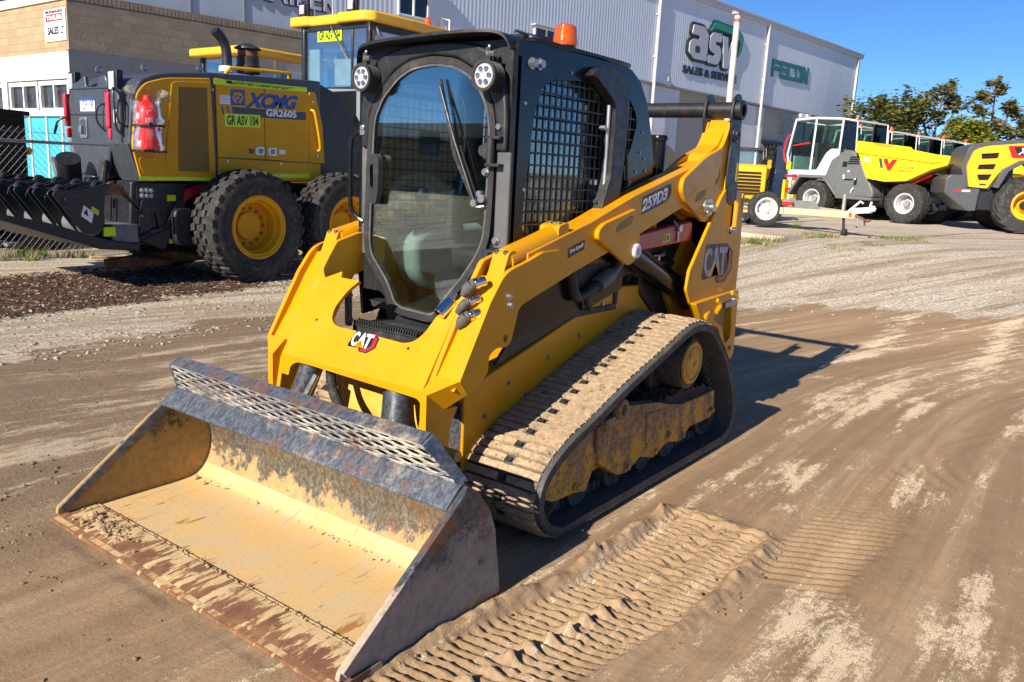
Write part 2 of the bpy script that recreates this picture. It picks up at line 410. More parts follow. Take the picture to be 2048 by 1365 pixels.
def dup(root, loc, rotz, label, group=None):
    r = root.copy(); COL.objects.link(r); r.location = loc; r.rotation_euler = (0, 0, rotz); r["label"] = label
    if group: r["group"] = group
    for ch in list(root.children):
        c = ch.copy(); COL.objects.link(c); c.parent = r
        for g in list(ch.children):
            d = g.copy(); COL.objects.link(d); d.parent = c
    return r
def text_mesh(body, bold=0.0, extrude=0.0, spacing=1.0):
    cu = bpy.data.curves.new("lettering", 'FONT'); cu.body = body; cu.offset = bold; cu.extrude = extrude
    cu.space_character = spacing; cu.align_x = 'LEFT'; cu.resolution_u = 3
    o = bpy.data.objects.new("lettering", cu); COL.objects.link(o)
    dg = bpy.context.evaluated_depsgraph_get(); me = bpy.data.meshes.new_from_object(o.evaluated_get(dg))
    vs = [tuple(v.co) for v in me.vertices]; fs = [list(p.vertices) for p in me.polygons]
    bpy.data.objects.remove(o); bpy.data.meshes.remove(me); bpy.data.curves.remove(cu)
    return vs, fs
def lettering(mb, body, O, U, V, lift=0.003, thick=0.002, bold=0.0, slant=0.0, mi=0, spacing=1.0, grow=0.0):
    """fit text into the parallelogram O, O+U, O+V, raised lift along the normal"""
    vs, fs = text_mesh(body, bold, 0.1, spacing)
    xs = [v[0] for v in vs]; ys = [v[1] for v in vs]; x0, x1, y0, y1 = min(xs), max(xs), min(ys), max(ys)
    O, U, V = Vector(O), Vector(U), Vector(V); N = U.cross(V).normalized()
    out = []
    for v in vs:
        a = (v[0]-x0)/(x1-x0); b = (v[1]-y0)/(y1-y0); a = a+slant*(b-0.5)
        out.append(O+U*a+V*b+N*(lift+(thick if v[2] > 0 else 0)))
    mb.add(out, fs, mi); return mb
def decal(mb, O, U, V, poly, lift, thick=0.002, mi=0):
    O, U, V = Vector(O), Vector(U), Vector(V); N = U.cross(V).normalized()
    return mb.prism(poly, 'z', lift, lift+thick, mi=mi, fn=lambda q: tuple(O+U*q[0]+V*q[1]+N*q[2]))
# ------------------------------------------------------------------ ground
def _hash(ix, iy, seed):
    h = (ix.astype(np.int64)*374761393+iy.astype(np.int64)*668265263+seed*982451653) & 0xffffffff
    h = ((h ^ (h >> 13))*1274126177) & 0xffffffff
    return ((h ^ (h >> 16)) & 0xffff)/65535.0
def vnoise(x, y, seed=0):
    ix, iy = np.floor(x), np.floor(y); fx, fy = x-ix, y-iy
    fx = fx*fx*(3-2*fx); fy = fy*fy*(3-2*fy); ix = ix.astype(np.int64); iy = iy.astype(np.int64)
    a, b, c, d = _hash(ix, iy, seed), _hash(ix+1, iy, seed), _hash(ix, iy+1, seed), _hash(ix+1, iy+1, seed)
    return (a*(1-fx)+b*fx)*(1-fy)+(c*(1-fx)+d*fx)*fy
def fbm(x, y, seed=0, o=4):
    s = 0; a = 0.5; t = 0
    for k in range(o): s = s+a*vnoise(x*2**k, y*2**k, seed+k*17); t += a; a *= 0.55
    return s/t
def sstep(a, b, x):
    t = np.clip((x-a)/(b-a), 0, 1); return t*t*(3-2*t)
def ramp_h(x, y):
    r = -x+0.6*np.minimum(0, y+3)
    return 0.65*sstep(4, 12.0, r)
def gz(x, y): return float(ramp_h(np.array([float(x)]), np.array([float(y)]))[0])
def axis_vals(f0, f1, d, lo, hi, g):
    a = list(np.arange(f0, f1, d)); s = d; v = a[-1]
    while v < hi: s *= g; v += s; a.append(v)
    s = d; v = f0; b = []
    while v > lo: s *= g; v -= s; b.append(v)
    return np.array(b[::-1]+a)
def centre_y(x): return np.interp(x, [-0.3, 0.1, 0.74, 1.36, 2.2, 3.0], [1.25, 1.27, 1.26, 1.15, 1.02, 0.9])
gx = axis_vals(-0.45, 2.0, 0.0115, -420, 60, 1.028); gy = axis_vals(0.84, 1.9, 0.0115, -300, 300, 1.030)
X, Y = np.meshgrid(gx, gy, indexing='ij')
near = 1-sstep(4.5, 9, np.hypot(X, Y))
Z = ramp_h(X, Y)
Z = Z+near*0.018*(fbm(X*0.9, Y*1.3, 3)-0.5)+near*0.020*(fbm(X*0.55, Y*5.5, 5, 3)-0.5)+near*0.010*(fbm(X*7, Y*9, 8, 3)-0.5)
Z = Z+(1-near)*0.05*(fbm(X*0.25, Y*0.3, 9, 3)-0.5)*np.exp(-np.hypot(X, Y)/60)
# fresh rubber-track imprint beside the machine
cy = centre_y(X); dy = Y-cy; wob = 0.02*(fbm(X*3, Y*0+1, 12, 2)-0.5)
along = sstep(-0.24, -0.14, X)
inside = along*(1-sstep(0.195, 0.225, np.abs(dy+wob)))
ph = X+0.10*dy+0.006*(fbm(X*8, Y*8, 21, 2)-0.5)
lug = np.abs(((ph/0.044) % 1)-0.5)*2; crumb = fbm(X*45, Y*45, 91, 2)
strength = 0.4+0.9*fbm(X*2.5, Y*6, 33, 2)
Z = Z+inside*(-0.018+0.020*sstep(0.40, 0.72, lug)*strength*(0.55+0.9*crumb))
pocket = inside*np.exp(-((((ph/0.088) % 1)-0.5)*0.088/0.018)**2-((dy+0.005)/0.026)**2)
Z = Z-0.022*pocket*(X < 0.72)+0.034*pocket*(X >= 0.72)*(0.4+fbm(X*25, Y*25, 40, 2))
rough = fbm(X*22, Y*22, 51, 3)
bl = np.exp(-((dy+0.262)/0.034)**2)*along*sstep(2.9, 1.6, X)*(0.25+1.25*fbm(X*6, Y*4, 61, 2))
br = np.exp(-((dy-0.245)/0.040)**2)*along*(1-sstep(0.55, 0.95, X)*0.75)*(0.2+1.2*fbm(X*5, Y*4, 71, 2))
be = np.exp(-((X+0.19)/0.05)**2)*(1-sstep(0.18, 0.27, np.abs(dy)))*0.8
Z = Z+0.042*bl*(0.4+1.2*rough)+0.040*br*(0.4+1.3*rough)+0.030*be*(0.3+1.4*rough)
# older, flatter imprint further right
c2 = np.interp(X, [-3.2, -1.0, 0.0, 0.5], [2.12, 1.76, 1.68, 1.72]); d2 = Y-c2
in2 = sstep(0.25, 0.1, X)*sstep(-3.4, -2.6, X)*(1-sstep(0.16, 0.19, np.abs(d2)))
lug2 = np.abs((((X+0.5*d2)/0.062) % 1)-0.5)*2
Z = Z+in2*(-0.006+0.009*sstep(0.3, 0.7, lug2))+0.012*np.exp(-((d2-0.2)/0.03)**2)*sstep(0.3, 0.1, X)*sstep(-3.4, -2.6, X)*rough
# keep it level under the machine and the wheels
under = (1-sstep(0.80, 0.86, np.abs(Y)))*(1-sstep(0.72, 0.85, X))*sstep(-1.65, -1.5, X)
Z = Z*(1-under)-0.004*under
pan = (1-sstep(0.86, 0.90, np.abs(Y)))*sstep(0.85, 0.92, X)*(1-sstep(1.78, 1.84, X))
Z = np.where(pan > 0, np.minimum(Z, -0.004*pan+Z*(1-pan)), Z)
# direction of travel: wheel marks run along the yard and sweep away to the right
_t = np.linspace(-420, 60, 9601); _fp = 0.50*sstep(-2.0, -6.0, _t); _F = np.concatenate([[0], np.cumsum(_fp[1:]*np.diff(_t))]); _F -= np.interp(0, _t, _F)
PSI = Y+np.interp(X, _t, _F)+0.20*X*sstep(-0.8, -3.0, Y)+0.10*(fbm(X*0.35, Y*0.35, 141, 2)-0.5)
# zones: gravel, mulch, pale crumbled soil
n1 = fbm(X*0.5, Y*0.7, 101); n2 = fbm(X*1.6, Y*2.2, 111)
xr = X*0.87-Y*0.49                         # the far bands run askew
gravel_r = sstep(-5.6, -7.4, X+0.55*Y+2.0*(n1-0.5)+0.9*(n2-0.5))*sstep(-5.5, -3.0, Y)
gravel_l = sstep(-3.6, -4.4, Y-0.12*X+0.9*(n1-0.5)+0.5*(n2-0.5))
mulch = sstep(-5.3, -5.75, Y-0.10*X+0.5*(n2-0.5))*sstep(-8.3, -7.6, Y-0.3*(n1-0.5))*sstep(-3.6, -2.6, X)
pale = np.zeros_like(X)
for (px, py, sx, sy, a) in [(0.35, 1.84, .28, .12, 1), (0.55, 1.98, .22, .12, .8), (0.15, 2.30, .30, .12, 1), (-.32, 2.26, .22, .07, 1), (-1.25, 1.86, .35, .12, .9),
        (-1.03, 1.30, .40, .13, 1.1), (-2.8, .98, .9, .13, .9), (-3.2, 1.24, .9, .10, .9), (-3.0, 1.52, .6, .12, .9), (-5.6, .75, 1.6, .16, .8), (-6.3, 1.7, 1.8, .14, .9), (-5.8, 2.5, 1.2, .2, .8),
        (-.6, 1.02, .6, .05, .7), (.65, .93, .5, .04, .7), (-3.6, 2.2, 1, .14, .7), (.9, 1.9, .3, .1, .6),
        (0, -3.35, 1.6, .10, .9), (-.6, -3.0, 1.1, .10, .8), (-.2, -2.55, 1.2, .16, .8), (.9, -2.2, .8, .12, .8), (1.3, -1.75, .6, .12, .8), (-1.0, -2.0, .8, .10, .7), (1.6, -1.35, .5, .08, .6), (.4, -3.9, 1.6, .12, .6),
        (-1.98, 1.64, .5, .10, -.9), (-2.3, 1.40, .5, .09, -1), (-2.82, 1.8, .6, .14, -.9), (-.5, 1.75, .5, .13, -1.), (-.15, 2.05, .5, .09, -.9), (2.2, -.3, .7, .4, -.7), (-6, .1, 2, .25, -.8), (0.6, 1.5, 1, .05, -.5)]:
    pale += a*np.exp(-((X-px)/sx)**2-((Y-py)/sy)**2)
me = bpy.data.meshes.new("ground"); nx, ny = X.shape
me.vertices.add(nx*ny); me.vertices.foreach_set("co", np.stack([X, Y, Z], -1).astype(np.float32).ravel())
ii = np.arange((nx-1)*(ny-1)); i0 = (ii//(ny-1))*ny+ii % (ny-1)
quads = np.stack([i0, i0+ny, i0+ny+1, i0+1], -1).astype(np.int32)
me.loops.add(quads.size); me.polygons.add(len(quads))
me.loops.foreach_set("vertex_index", quads.ravel()); me.polygons.foreach_set("loop_start", (np.arange(len(quads))*4).astype(np.int32))
me.polygons.foreach_set("use_smooth", np.ones(len(quads), bool)); me.update(calc_edges=True)
fl_ = me.attributes.new("flow", 'FLOAT_VECTOR', 'POINT'); fl_.data.foreach_set("vector", np.stack([X, PSI, np.zeros_like(X)], -1).astype(np.float32).ravel())
ca = me.attributes.new("zone", 'FLOAT_COLOR', 'POINT')
grv = np.clip(np.maximum(gravel_r, gravel_l), 0, 1)
ca.data.foreach_set("color", np.stack([grv, np.clip(mulch, 0, 1), np.clip(0.5+0.5*pale, 0, 1), np.clip(inside, 0, 1)], -1).astype(np.float32).ravel())
ground = bpy.data.objects.new("ground", me); COL.objects.link(ground); tag(ground, kind="structure")

def ground_mat():
    b = NB("soil"); v = b.coord()
    at = b.n("Attribute"); at.attribute_name = "zone"; zs = b.n("SeparateColor"); b.link(at.outputs["Color"], zs.inputs[0])
    gr, mu, pa = zs.outputs[0], zs.outputs[1], zs.outputs[2]
    fa = b.n("Attribute"); fa.attribute_name = "flow"
    def flow(sx, sy):
        mp = b.n("Mapping"); mp.inputs["Scale"].default_value = (sx, sy, 1); b.link(fa.outputs["Vector"], mp.inputs[0]); return mp.outputs[0]
    s1 = b.noise(flow(0.16, 1.5), 1.5, 5, 0.6); s2 = b.noise(flow(0.22, 5.5), 1.6, 5, 0.65); s3 = b.noise(flow(0.9, 3.2), 2.6, 6, 0.7)
    streF = s1
    mid = b.noise(flow(0.55, 1.3), 9, 7, 0.75, 0.3); fine = b.noise(v, 42, 6, 0.75); vfine = b.noise(v, 210, 4, 0.8)
    x = b.sep(v)[0]
    k = b.math('ADD', b.math('MULTIPLY', s1, 0.24), b.math('MULTIPLY', s2, 0.22))
    k = b.math('ADD', k, b.math('MULTIPLY', s3, 0.20)); k = b.math('ADD', k, b.math('MULTIPLY', mid, 0.24)); k = b.math('ADD', k, b.math('MULTIPLY', fine, 0.18))
    k = b.math('ADD', k, b.math('MULTIPLY', b.math('SUBTRACT', vfine, 0.5), 0.24))
    k = b.math('ADD', k, b.math('MULTIPLY', b.math('SUBTRACT', pa, 0.5), 0.17))
    pm = b.ramp(k, 0.575, 0.625)
    brown = b.mix(b.ramp(s1, 0.38, 0.62), (0.320, 0.212, 0.120), (0.440, 0.305, 0.180))
    brown = b.mix(b.ramp(s2, 0.40, 0.52, 0.55, 0), brown, (0.250, 0.165, 0.095))
    brown = b.mix(b.ramp(fine, 0.35, 0.7, 0, 0.4), brown, (0.27, 0.178, 0.102))
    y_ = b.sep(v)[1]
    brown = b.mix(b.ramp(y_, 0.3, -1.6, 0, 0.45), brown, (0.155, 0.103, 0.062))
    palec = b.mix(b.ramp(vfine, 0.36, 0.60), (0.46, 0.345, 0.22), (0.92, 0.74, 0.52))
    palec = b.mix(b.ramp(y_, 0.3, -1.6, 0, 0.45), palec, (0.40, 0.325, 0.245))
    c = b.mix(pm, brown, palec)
    # left yard is greyer and grittier
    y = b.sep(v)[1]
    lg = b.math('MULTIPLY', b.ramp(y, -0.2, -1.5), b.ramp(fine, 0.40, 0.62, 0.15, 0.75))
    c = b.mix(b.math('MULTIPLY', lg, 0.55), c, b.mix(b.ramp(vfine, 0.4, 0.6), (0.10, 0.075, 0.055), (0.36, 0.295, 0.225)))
    gk = b.math('ADD', gr, b.math('MULTIPLY', b.math('SUBTRACT', mid, 0.5), 1.0))
    gk = b.math('ADD', gk, b.math('MULTIPLY', b.math('SUBTRACT', streF, 0.5), 1.3))
    vor = b.n("TexVoronoi"); b.link(v, vor.inputs[0]); vor.inputs["Scale"].default_value = 60
    peb = b.mix(b.ramp(b.sep(vor.outputs["Color"])[0], 0, 1), (0.34, 0.29, 0.22), (0.78, 0.69, 0.55))
    peb = b.mix(b.ramp(s1, 0.44, 0.62, 0, 0.8), peb, (0.36, 0.265, 0.17)); peb = b.mix(b.ramp(s2, 0.58, 0.66, 0, 0.8), peb, (0.27, 0.185, 0.115))
    c = b.mix(b.ramp(gk, 0.40, 0.60), c, peb)
    mk = b.math('ADD', mu, b.math('MULTIPLY', b.math('SUBTRACT', fine, 0.5), 0.9))
    mc = b.mix(b.ramp(vfine, 0.4, 0.65), (0.055, 0.030, 0.020), (0.19, 0.115, 0.078))
    c = b.mix(b.ramp(mk, 0.42, 0.60), c, mc)
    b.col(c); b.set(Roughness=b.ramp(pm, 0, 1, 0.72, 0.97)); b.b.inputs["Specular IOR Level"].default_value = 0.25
    h = b.math('ADD', b.math('MULTIPLY', pm, 0.5), b.math('MULTIPLY', fine, 0.7))
    h = b.math('ADD', h, b.math('MULTIPLY', b.math('MULTIPLY', vfine, 0.9), b.math('ADD', b.math('ADD', b.math('MULTIPLY', pm, 1.2), b.math('MULTIPLY', lg, 1.3)), b.math('ADD', gr, 0.22))))
    nb = b.bump(h, 0.55, 0.018)
    b.bump(b.math('ADD', s2, b.math('MULTIPLY', s3, .6)), 0.40, 0.05, nb)
ground_mat(); me.materials.append(MAT["soil"])

def scatter_lumps(name, spots, mat, seed, kind="stuff"):
    rng = random.Random(seed); mb = MB()
    base = [(0, 0, 1)]+[(math.cos(a*math.pi/3)*.95, math.sin(a*math.pi/3)*.95, 0.35) for a in range(6)]+[(math.cos(a*math.pi/3+.5)*.9, math.sin(a*math.pi/3+.5)*.9, -0.4) for a in range(6)]
    fs = [(0, 1+i, 1+(i+1) % 6) for i in range(6)]
    for i in range(6): j = (i+1) % 6; fs += [(1+i, 7+i, 1+j), (1+j, 7+i, 7+j)]
    for (x, y, r) in spots:
        q = Matrix.Rotation(rng.uniform(0, 6.3), 3, 'Z'); sx, sy, sz = rng.uniform(.7, 1.4), rng.uniform(.6, 1.1), rng.uniform(.45, .9)
        z = gz(x, y); vs = []
        for p in base:
            w = rng.uniform(.7, 1.25); p2 = q @ Vector((p[0]*sx*w, p[1]*sy*w, p[2]*sz*w)); vs.append((x+p2.x*r, y+p2.y*r, z+p2.z*r+r*0.15))
        mb.add(vs, fs)
    o = mb.build(name, mat, smooth=60); tag(o, kind=kind); return o
paint("soil_lump", (0.27, 0.185, 0.115), 0.95, 0.2, (0.5, 0.37, 0.24), 0.5, bump=0.5, scale=20)
paint("pebble", (0.42, 0.37, 0.30), 0.9, 0.25, (0.2, 0.15, 0.1), 0.5, bump=0.3, scale=20)
rg = random.Random(11); sp = []
for i in range(420):      # crumbs along the fresh berms
    x = rg.uniform(-0.2, 1.7); side = rg.choice((-.27, .25)); cyx = float(np.interp(x, [-0.3, 0.1, 0.74, 1.36, 2.2], [1.25, 1.27, 1.26, 1.15, 1.02]))
    if side > 0 and x > 0.9: continue
    sp.append((x, cyx+side+rg.gauss(0, .03), rg.uniform(.004, .012)))
for i in range(110): sp.append((-0.19+rg.gauss(0, .04), 1.26+rg.uniform(-.25, .25), rg.uniform(.004, .014)))
for (cx, cyy, n, sx, sy) in [(2.05, -1.02, 26, .05, .10), (2.02, -.75, 30, .05, .09), (2.12, -.95, 30, .14, .22), (1.98, -.42, 14, .04, .06), (2.0, -.2, 40, .2, .5), (1.7, -1.3, 60, .3, .3)]:
    for i in range(n): sp.append((cx+rg.gauss(0, sx), cyy+rg.gauss(0, sy), rg.uniform(.004, .011)))
for i in range(700): sp.append((rg.uniform(-3.5, 2.0), rg.uniform(-4.6, -1.0), rg.uniform(.004, .010)))
sp = [p for p in sp if not (0.9 < p[0] < 1.8 and abs(p[1]) < .88)]
scatter_lumps("soil_crumbs", sp, "soil_lump", 3)
sp = []
for i in range(260): sp.append((rg.uniform(-6, 1.5), rg.uniform(1.0, 2.6), rg.uniform(.003, .006)))
for i in range(1500): sp.append((rg.uniform(-4.5, 1.2), rg.uniform(-7.6, -3.6), rg.uniform(.008, .022)))
for i in range(900): sp.append((rg.uniform(-12, -6), rg.uniform(-4, 2.5), rg.uniform(.008, .02)))
scatter_lumps("pebbles", [p for p in sp if not (-.3 < p[0] < 1.7 and 1.0 < p[1] < 1.55)], "pebble", 5)
def chips():
    rng = random.Random(21); mb = MB()
    for i in range(5200):
        x = rng.uniform(-3.4, 1.2); y = rng.uniform(-8.0, -5.35)+0.10*x
        if x < -2.6 and rng.random() < .5: continue
        l, w, t = rng.uniform(.02, .065), rng.uniform(.006, .016), .004
        M = Matrix.Translation((x, y, gz(x, y)+rng.uniform(.004, .03))) @ Matrix.Rotation(rng.uniform(0, 6.3), 4, 'Z') @ Matrix.Rotation(rng.uniform(-.6, .6), 4, 'X') @ Matrix.Rotation(rng.uniform(-.5, .5), 4, 'Y')
        mb.box(-l/2, l/2, -w/2, w/2, -t/2, t/2, rng.choice((0, 0, 0, 0, 1, 1, 2)), M)
    paint("bark_dark", (0.060, 0.033, 0.022), 0.9, 0.2); paint("bark_mid", (0.15, 0.085, 0.055), 0.9, 0.2); paint("bark_pale", (0.40, 0.27, 0.19), 0.9, 0.2)
    tag(mb.build("bark_mulch", ["bark_dark", "bark_mid", "bark_pale"], smooth=0), kind="stuff")
chips()
# ------------------------------------------------------------------ compact track loader
ctl = thing("track_loader", "big yellow and black compact track loader with its wide worn bucket resting on the mud", "track loader")
# ---- rubber tracks
contour = [(0.46, 0), (0.56, 0.045), (0.635, 0.12), (0.662, 0.20), (0.645, 0.285), (0.585, 0.365), (0.44, 0.448), (0.24, 0.515), (-0.05, 0.618), (-0.44, 0.735), (-0.62, 0.790),
           (-0.74, 0.812), (-0.86, 0.803), (-0.97, 0.770), (-1.07, 0.705), (-1.17, 0.62), (-1.27, 0.515), (-1.36, 0.385), (-1.415, 0.27), (-1.435, 0.165), (-1.41, 0.085), (-1.34, 0.028), (-1.23, 0)]
dense = arc_pts(contour, 8)
def resample(pts, step, closed=True):
    P = [Vector(p) for p in pts]+([Vector(pts[0])] if closed else []); L = [0]
    for i in range(len(P)-1): L.append(L[-1]+(P[i+1]-P[i]).length)
    n = max(3, int(round(L[-1]/step))); out = []; j = 0
    for k in range(n):
        d = L[-1]*k/n
        while L[j+1] < d: j += 1
        t = (d-L[j])/max(1e-9, L[j+1]-L[j]); out.append(P[j].lerp(P[j+1], t))
    return out
outer = resample(dense, 0.0220)
def normals(P):
    n = len(P); out = []
    for i in range(n):
        t = (P[(i+1) % n]-P[i-1]).normalized(); out.append(Vector((-t.y, t.x)))
    return out
oc = Vector((-0.4, 0.35))
def make_track(sg):
    rng = random.Random(5+sg); N = normals(outer); n = len(outer)
    N = [(v if (outer[i]-oc).dot(v) > 0 else -v) for i, v in enumerate(N)]
    y0, y1 = 0.412, 0.812
    body = MB(); vs = []; fs = []
    LUG = 0.019
    for i in range(n):
        p = outer[i]-N[i]*LUG; q = p-N[i]*0.042
        e = p-N[i]*0.004
        for (pt, y) in ((e, y0), (p, y0+.012), (p, y1-.012), (e, y1), (q, y1), (q, y0)): vs.append((pt.x, sg*y, pt.y))
    for i in range(n):
        j = (i+1) % n
        for k in range(6): k2 = (k+1) % 6; fs.append([i*6+k, i*6+k2, j*6+k2, j*6+k])
    body.add(vs, fs)
    # inner guide lugs
    lg = MB()
    for i in range(0, n, 2):
        a = (N[i].x, N[i].y); p = outer[i]-N[i]*(LUG+.042); t = Vector((-N[i].y, N[i].x))
        for y in (0.565, 0.655):
            c = [p-t*.018, p+t*.018, p+t*.010-N[i]*.045, p-t*.010-N[i]*.045]
            body.prism([tuple(x) for x in c], 'y', sg*y, sg*(y+.035))
    tr = body.build("rubber_track", "belt_grey", ctl, smooth=50)
    # tread bars: two staggered segments with a notch between, caked with mud
    tb = MB()
    for i in range(0, n, 2):
        alt = (i//2) % 2
        t = Vector((-N[i].y, N[i].x))
        segs = [(y0+.002, .592), (.640, y1-.022)] if alt else [(y0+.002, y1-.022)]
        for (a, b) in segs:
            m = 12 if not alt else 6; ys = [a+(b-a)*k/m for k in range(m+1)]; vs = []; fs = []
            for k, y in enumerate(ys):
                end = 0.006 if k in (0, m) else 0
                h = LUG-rng.uniform(0, .005)-end; w = .0168+rng.uniform(-.0010, .0010)
                p = outer[i]-N[i]*LUG
                for (u, hh) in ((-w, -.002), (-w*.92, h), (w*.92, h-rng.uniform(0, .003)), (w, -.002)):
                    q = p+t*u+N[i]*hh; vs.append((q.x, sg*y, q.y))
            for k in range(m):
                for c in range(3): fs.append([k*4+c, k*4+c+1, k*4+c+5, k*4+c+4])
            fs += [[0, 1, 2, 3], [m*4, m*4+3, m*4+2, m*4+1]]
            tb.add(vs, fs)
        # square drive pocket beside the notch
        q = outer[i]-N[i]*(LUG-.004)
        if alt: tb.box(-.009, .009, -.013, .013, -.004, .008, 1, Matrix(((t.x, 0, N[i].x, q.x), (0, 1, 0, sg*.612), (t.y, 0, N[i].y, q.y), (0, 0, 0, 1))))
    tb.build("tread", ["muddy_track", "rubber"], tr, smooth=20)
    # edge scallops of the belt
    sc = MB()
    for i in range(0, n):
        p = outer[i]-N[i]*.020; t = Vector((-N[i].y, N[i].x)); c = [p-t*.004, p+t*.004, p+t*.003-N[i]*.012, p-t*.003-N[i]*.012]
        sc.prism([tuple(x) for x in c], 'y', sg*(y1-.003), sg*(y1+.003))
    sc.build("edge_ribs", "belt_grey", tr, smooth=0)
    # undercarriage frame
    fr = MB(); Y = lambda a, b: (sg*a, sg*b)
    P1 = rnd([(0.53, 0.20), (0.545, 0.276), (0.459, 0.350), (0.293, 0.396), (0.150, 0.415), (0.145, 0.33), (0.110, 0.285), (0.115, 0.25), (0.184, 0.132), (0.279, 0.150), (0.453, 0.160)], .012)
    fr.prism(P1, 'y', *Y(.70, .755))
    P2 = rnd([(0.13, 0.42), (-0.001, 0.431), (-0.169, 0.462), (-0.463, 0.417), (-0.60, 0.38), (-0.729, 0.352), (-0.987, 0.345), (-1.177, 0.349), (-1.195, 0.225), (-1.151, 0.19), (-0.878, 0.196), (-0.775, 0.137), (-0.60, 0.171), (-0.456, 0.126), (-0.31, 0.168), (-0.17, 0.121), (-0.080, 0.136), (0.104, 0.245)], .010)
    fr.prism(P2, 'y', *Y(.70, .765))
    fr.prism([(0.5, .16), (0.5, .36), (-1.1, .34), (-1.1, .20)], 'y', *Y(.46, .70))
    fr.prism(rnd([(-.33, .385), (-.52, .372), (-.52, .20), (-.45, .16), (-.36, .20)], .01), 'y', *Y(.765, .772))
    for (x, z) in ((-0.60, .215), (-0.775, .172), (-0.456, .160), (-0.17, .155), (-1.15, .235), (.28, .18)): fr.bolt((x, sg*.765, z), (0, sg, 0), .016, .012)
    uf = fr.build("undercarriage_frame", "muddy_yellow", ctl, bevel=.006)
    bs = MB(); bs.lathe([(.0, .0), (.0, .048), (.02, .052), (.045, .048), (.047, .026), (.02, .024)] if sg > 0 else [(0, 0), (0, .048), (-.02, .052), (-.045, .048), (-.047, .026), (-.02, .024)], (-.04, sg*.755, .475), 'y', 20)
    bs.prism(rnd([(.02, .455), (.10, .45), (.09, .39), (-.0, .40)], .01), 'y', *Y(.70, .79))
    bs.build("grease_boss", "muddy_yellow", uf, bevel=.004)
    # mud packed on top of the frame
    md = MB(); rr = random.Random(3); vs = []; fs = []; nx, ny = 34, 8
    for i in range(nx):
        for j in range(ny):
            x = -1.15+1.05*i/(nx-1); y = .50+.24*j/(ny-1)
            vs.append((x, sg*y, .36+.09*math.sin(min(1, max(0, i/(nx-1)*1.3))*math.pi)**.6*(1-.4*j/(ny-1))+rr.uniform(-.015, .022)))
    for i in range(nx-1):
        for j in range(ny-1): fs.append([i*ny+j, i*ny+j+1, (i+1)*ny+j+1, (i+1)*ny+j])
    for i in range(nx):
        vs.append((vs[i*ny+ny-1][0], sg*.745, .33))
    for i in range(nx-1): fs.append([i*ny+ny-1, (i+1)*ny+ny-1, nx*ny+i+1, nx*ny+i])
    md.add(vs, fs); md.build("packed_mud", "packed_mud", uf, smooth=0)
    for (x, r) in ((.19, .082), (-.127, .082), (-.431, .082), (-.70, .082)):
        w = MB(); w.lathe([(-.11, .02), (-.11, r), (-.05, r), (-.05, r-.02), (.03, r-.02), (.03, r), (.10, r), (.10, r-.016), (.085, r-.03), (.085, .03), (.10, .028), (.10, .0)] if sg > 0 else [(.11, .02), (.11, r), (.05, r), (.05, r-.02), (-.03, r-.02), (-.03, r), (-.10, r), (-.10, r-.016), (-.085, r-.03), (-.085, .03), (-.10, .028), (-.10, .0)], (x, sg*.62, .05+r), 'y', 24)
        w.build("track_roller", "dirty_steel", ctl)
    for (x, z, r) in ((.455, .205, .150), (-1.215, .200, .145)):
        w = MB(); pr = [(-.10, .02), (-.10, r), (-.045, r), (-.045, r-.03), (.03, r-.03), (.03, r), (.09, r), (.09, r-.02), (.06, r-.035), (.055, .06), (.09, .05), (.09, 0)]
        w.lathe([(sg*t, q) for t, q in pr], (x, sg*.62, z), 'y', 32); w.build("idler_wheel", "dirty_steel", ctl)
    w = MB(); teeth = []
    for k in range(32):
        a = 2*math.pi*k/32; r = .205 if k % 4 in (0, 1) else .170; teeth.append((-.78+r*math.cos(a), .57+r*math.sin(a)))
    w.prism(teeth, 'y', *Y(.60, .63)); w.lathe([(sg*-.02, .02), (sg*-.02, .135), (sg*.15, .135), (sg*.15, .02)], (-.78, sg*.63, .57), 'y', 28)
    sp_ = w.build("drive_sprocket", "dirty_steel", ctl, bevel=.004)
    w = MB(); w.lathe([(0, .0), (0, .112), (sg*.012, .115), (sg*.02, .108), (sg*.02, .094), (sg*.013, .092), (sg*.013, .082), (sg*.02, .08), (sg*.02, 0)], (-.755, sg*.785, .582), 'y', 32)
    w.prism(rnd([(-.73, .60), (-.70, .60), (-.70, .63), (-.74, .64)], .006), 'y', sg*.805, sg*.810); w.prism(rnd([(-.80, .56), (-.76, .56), (-.76, .585), (-.80, .585)], .006), 'y', sg*.805, sg*.810)
    w.build("motor_cap", "yellow_dusty", sp_, bevel=.002)
make_track(1); make_track(-1)

# ---- chassis
ch = MB()
ch.prism(rnd([(0.66, .26), (0.66, .60), (0.52, .655), (-0.30, .875), (-0.62, .955), (-1.02, .94), (-1.60, .85), (-1.62, .30), (-1.3, .24)], .01), 'y', -.42, .42)
chassis = ch.build("chassis", "yellow", ctl, bevel=.006)
for sg in (1, -1):
    m = MB()
    for (x, z) in ((.35, .60), (.05, .67), (-.22, .74), (.52, .48), (-.42, .88), (.22, .52)): m.bolt((x, sg*.42, z), (0, sg, 0), .010, .006)
    m.build("panel_bolt", "bolt_steel", chassis)
m = MB()      # front plate below the cross beam and its lower lip, worn pale
m.prism(rnd([(-.30, .18), (.33, .18), (.33, .62), (.14, .62), (.14, .585), (-.10, .60), (-.20, .56), (-.24, .60), (-.30, .60)], .02), 'x', .664, .690)
m.box(.60, .74, -.40, .40, .14, .19)
m.build("front_plate", "front_worn", chassis, bevel=.006)
m = MB(); m.prism([(.22, .30), (.41, .20), (.41, .56), (.36, .58)], 'x', .64, .662); m.build("belly_panel", "bucket_outer", chassis, bevel=.003)
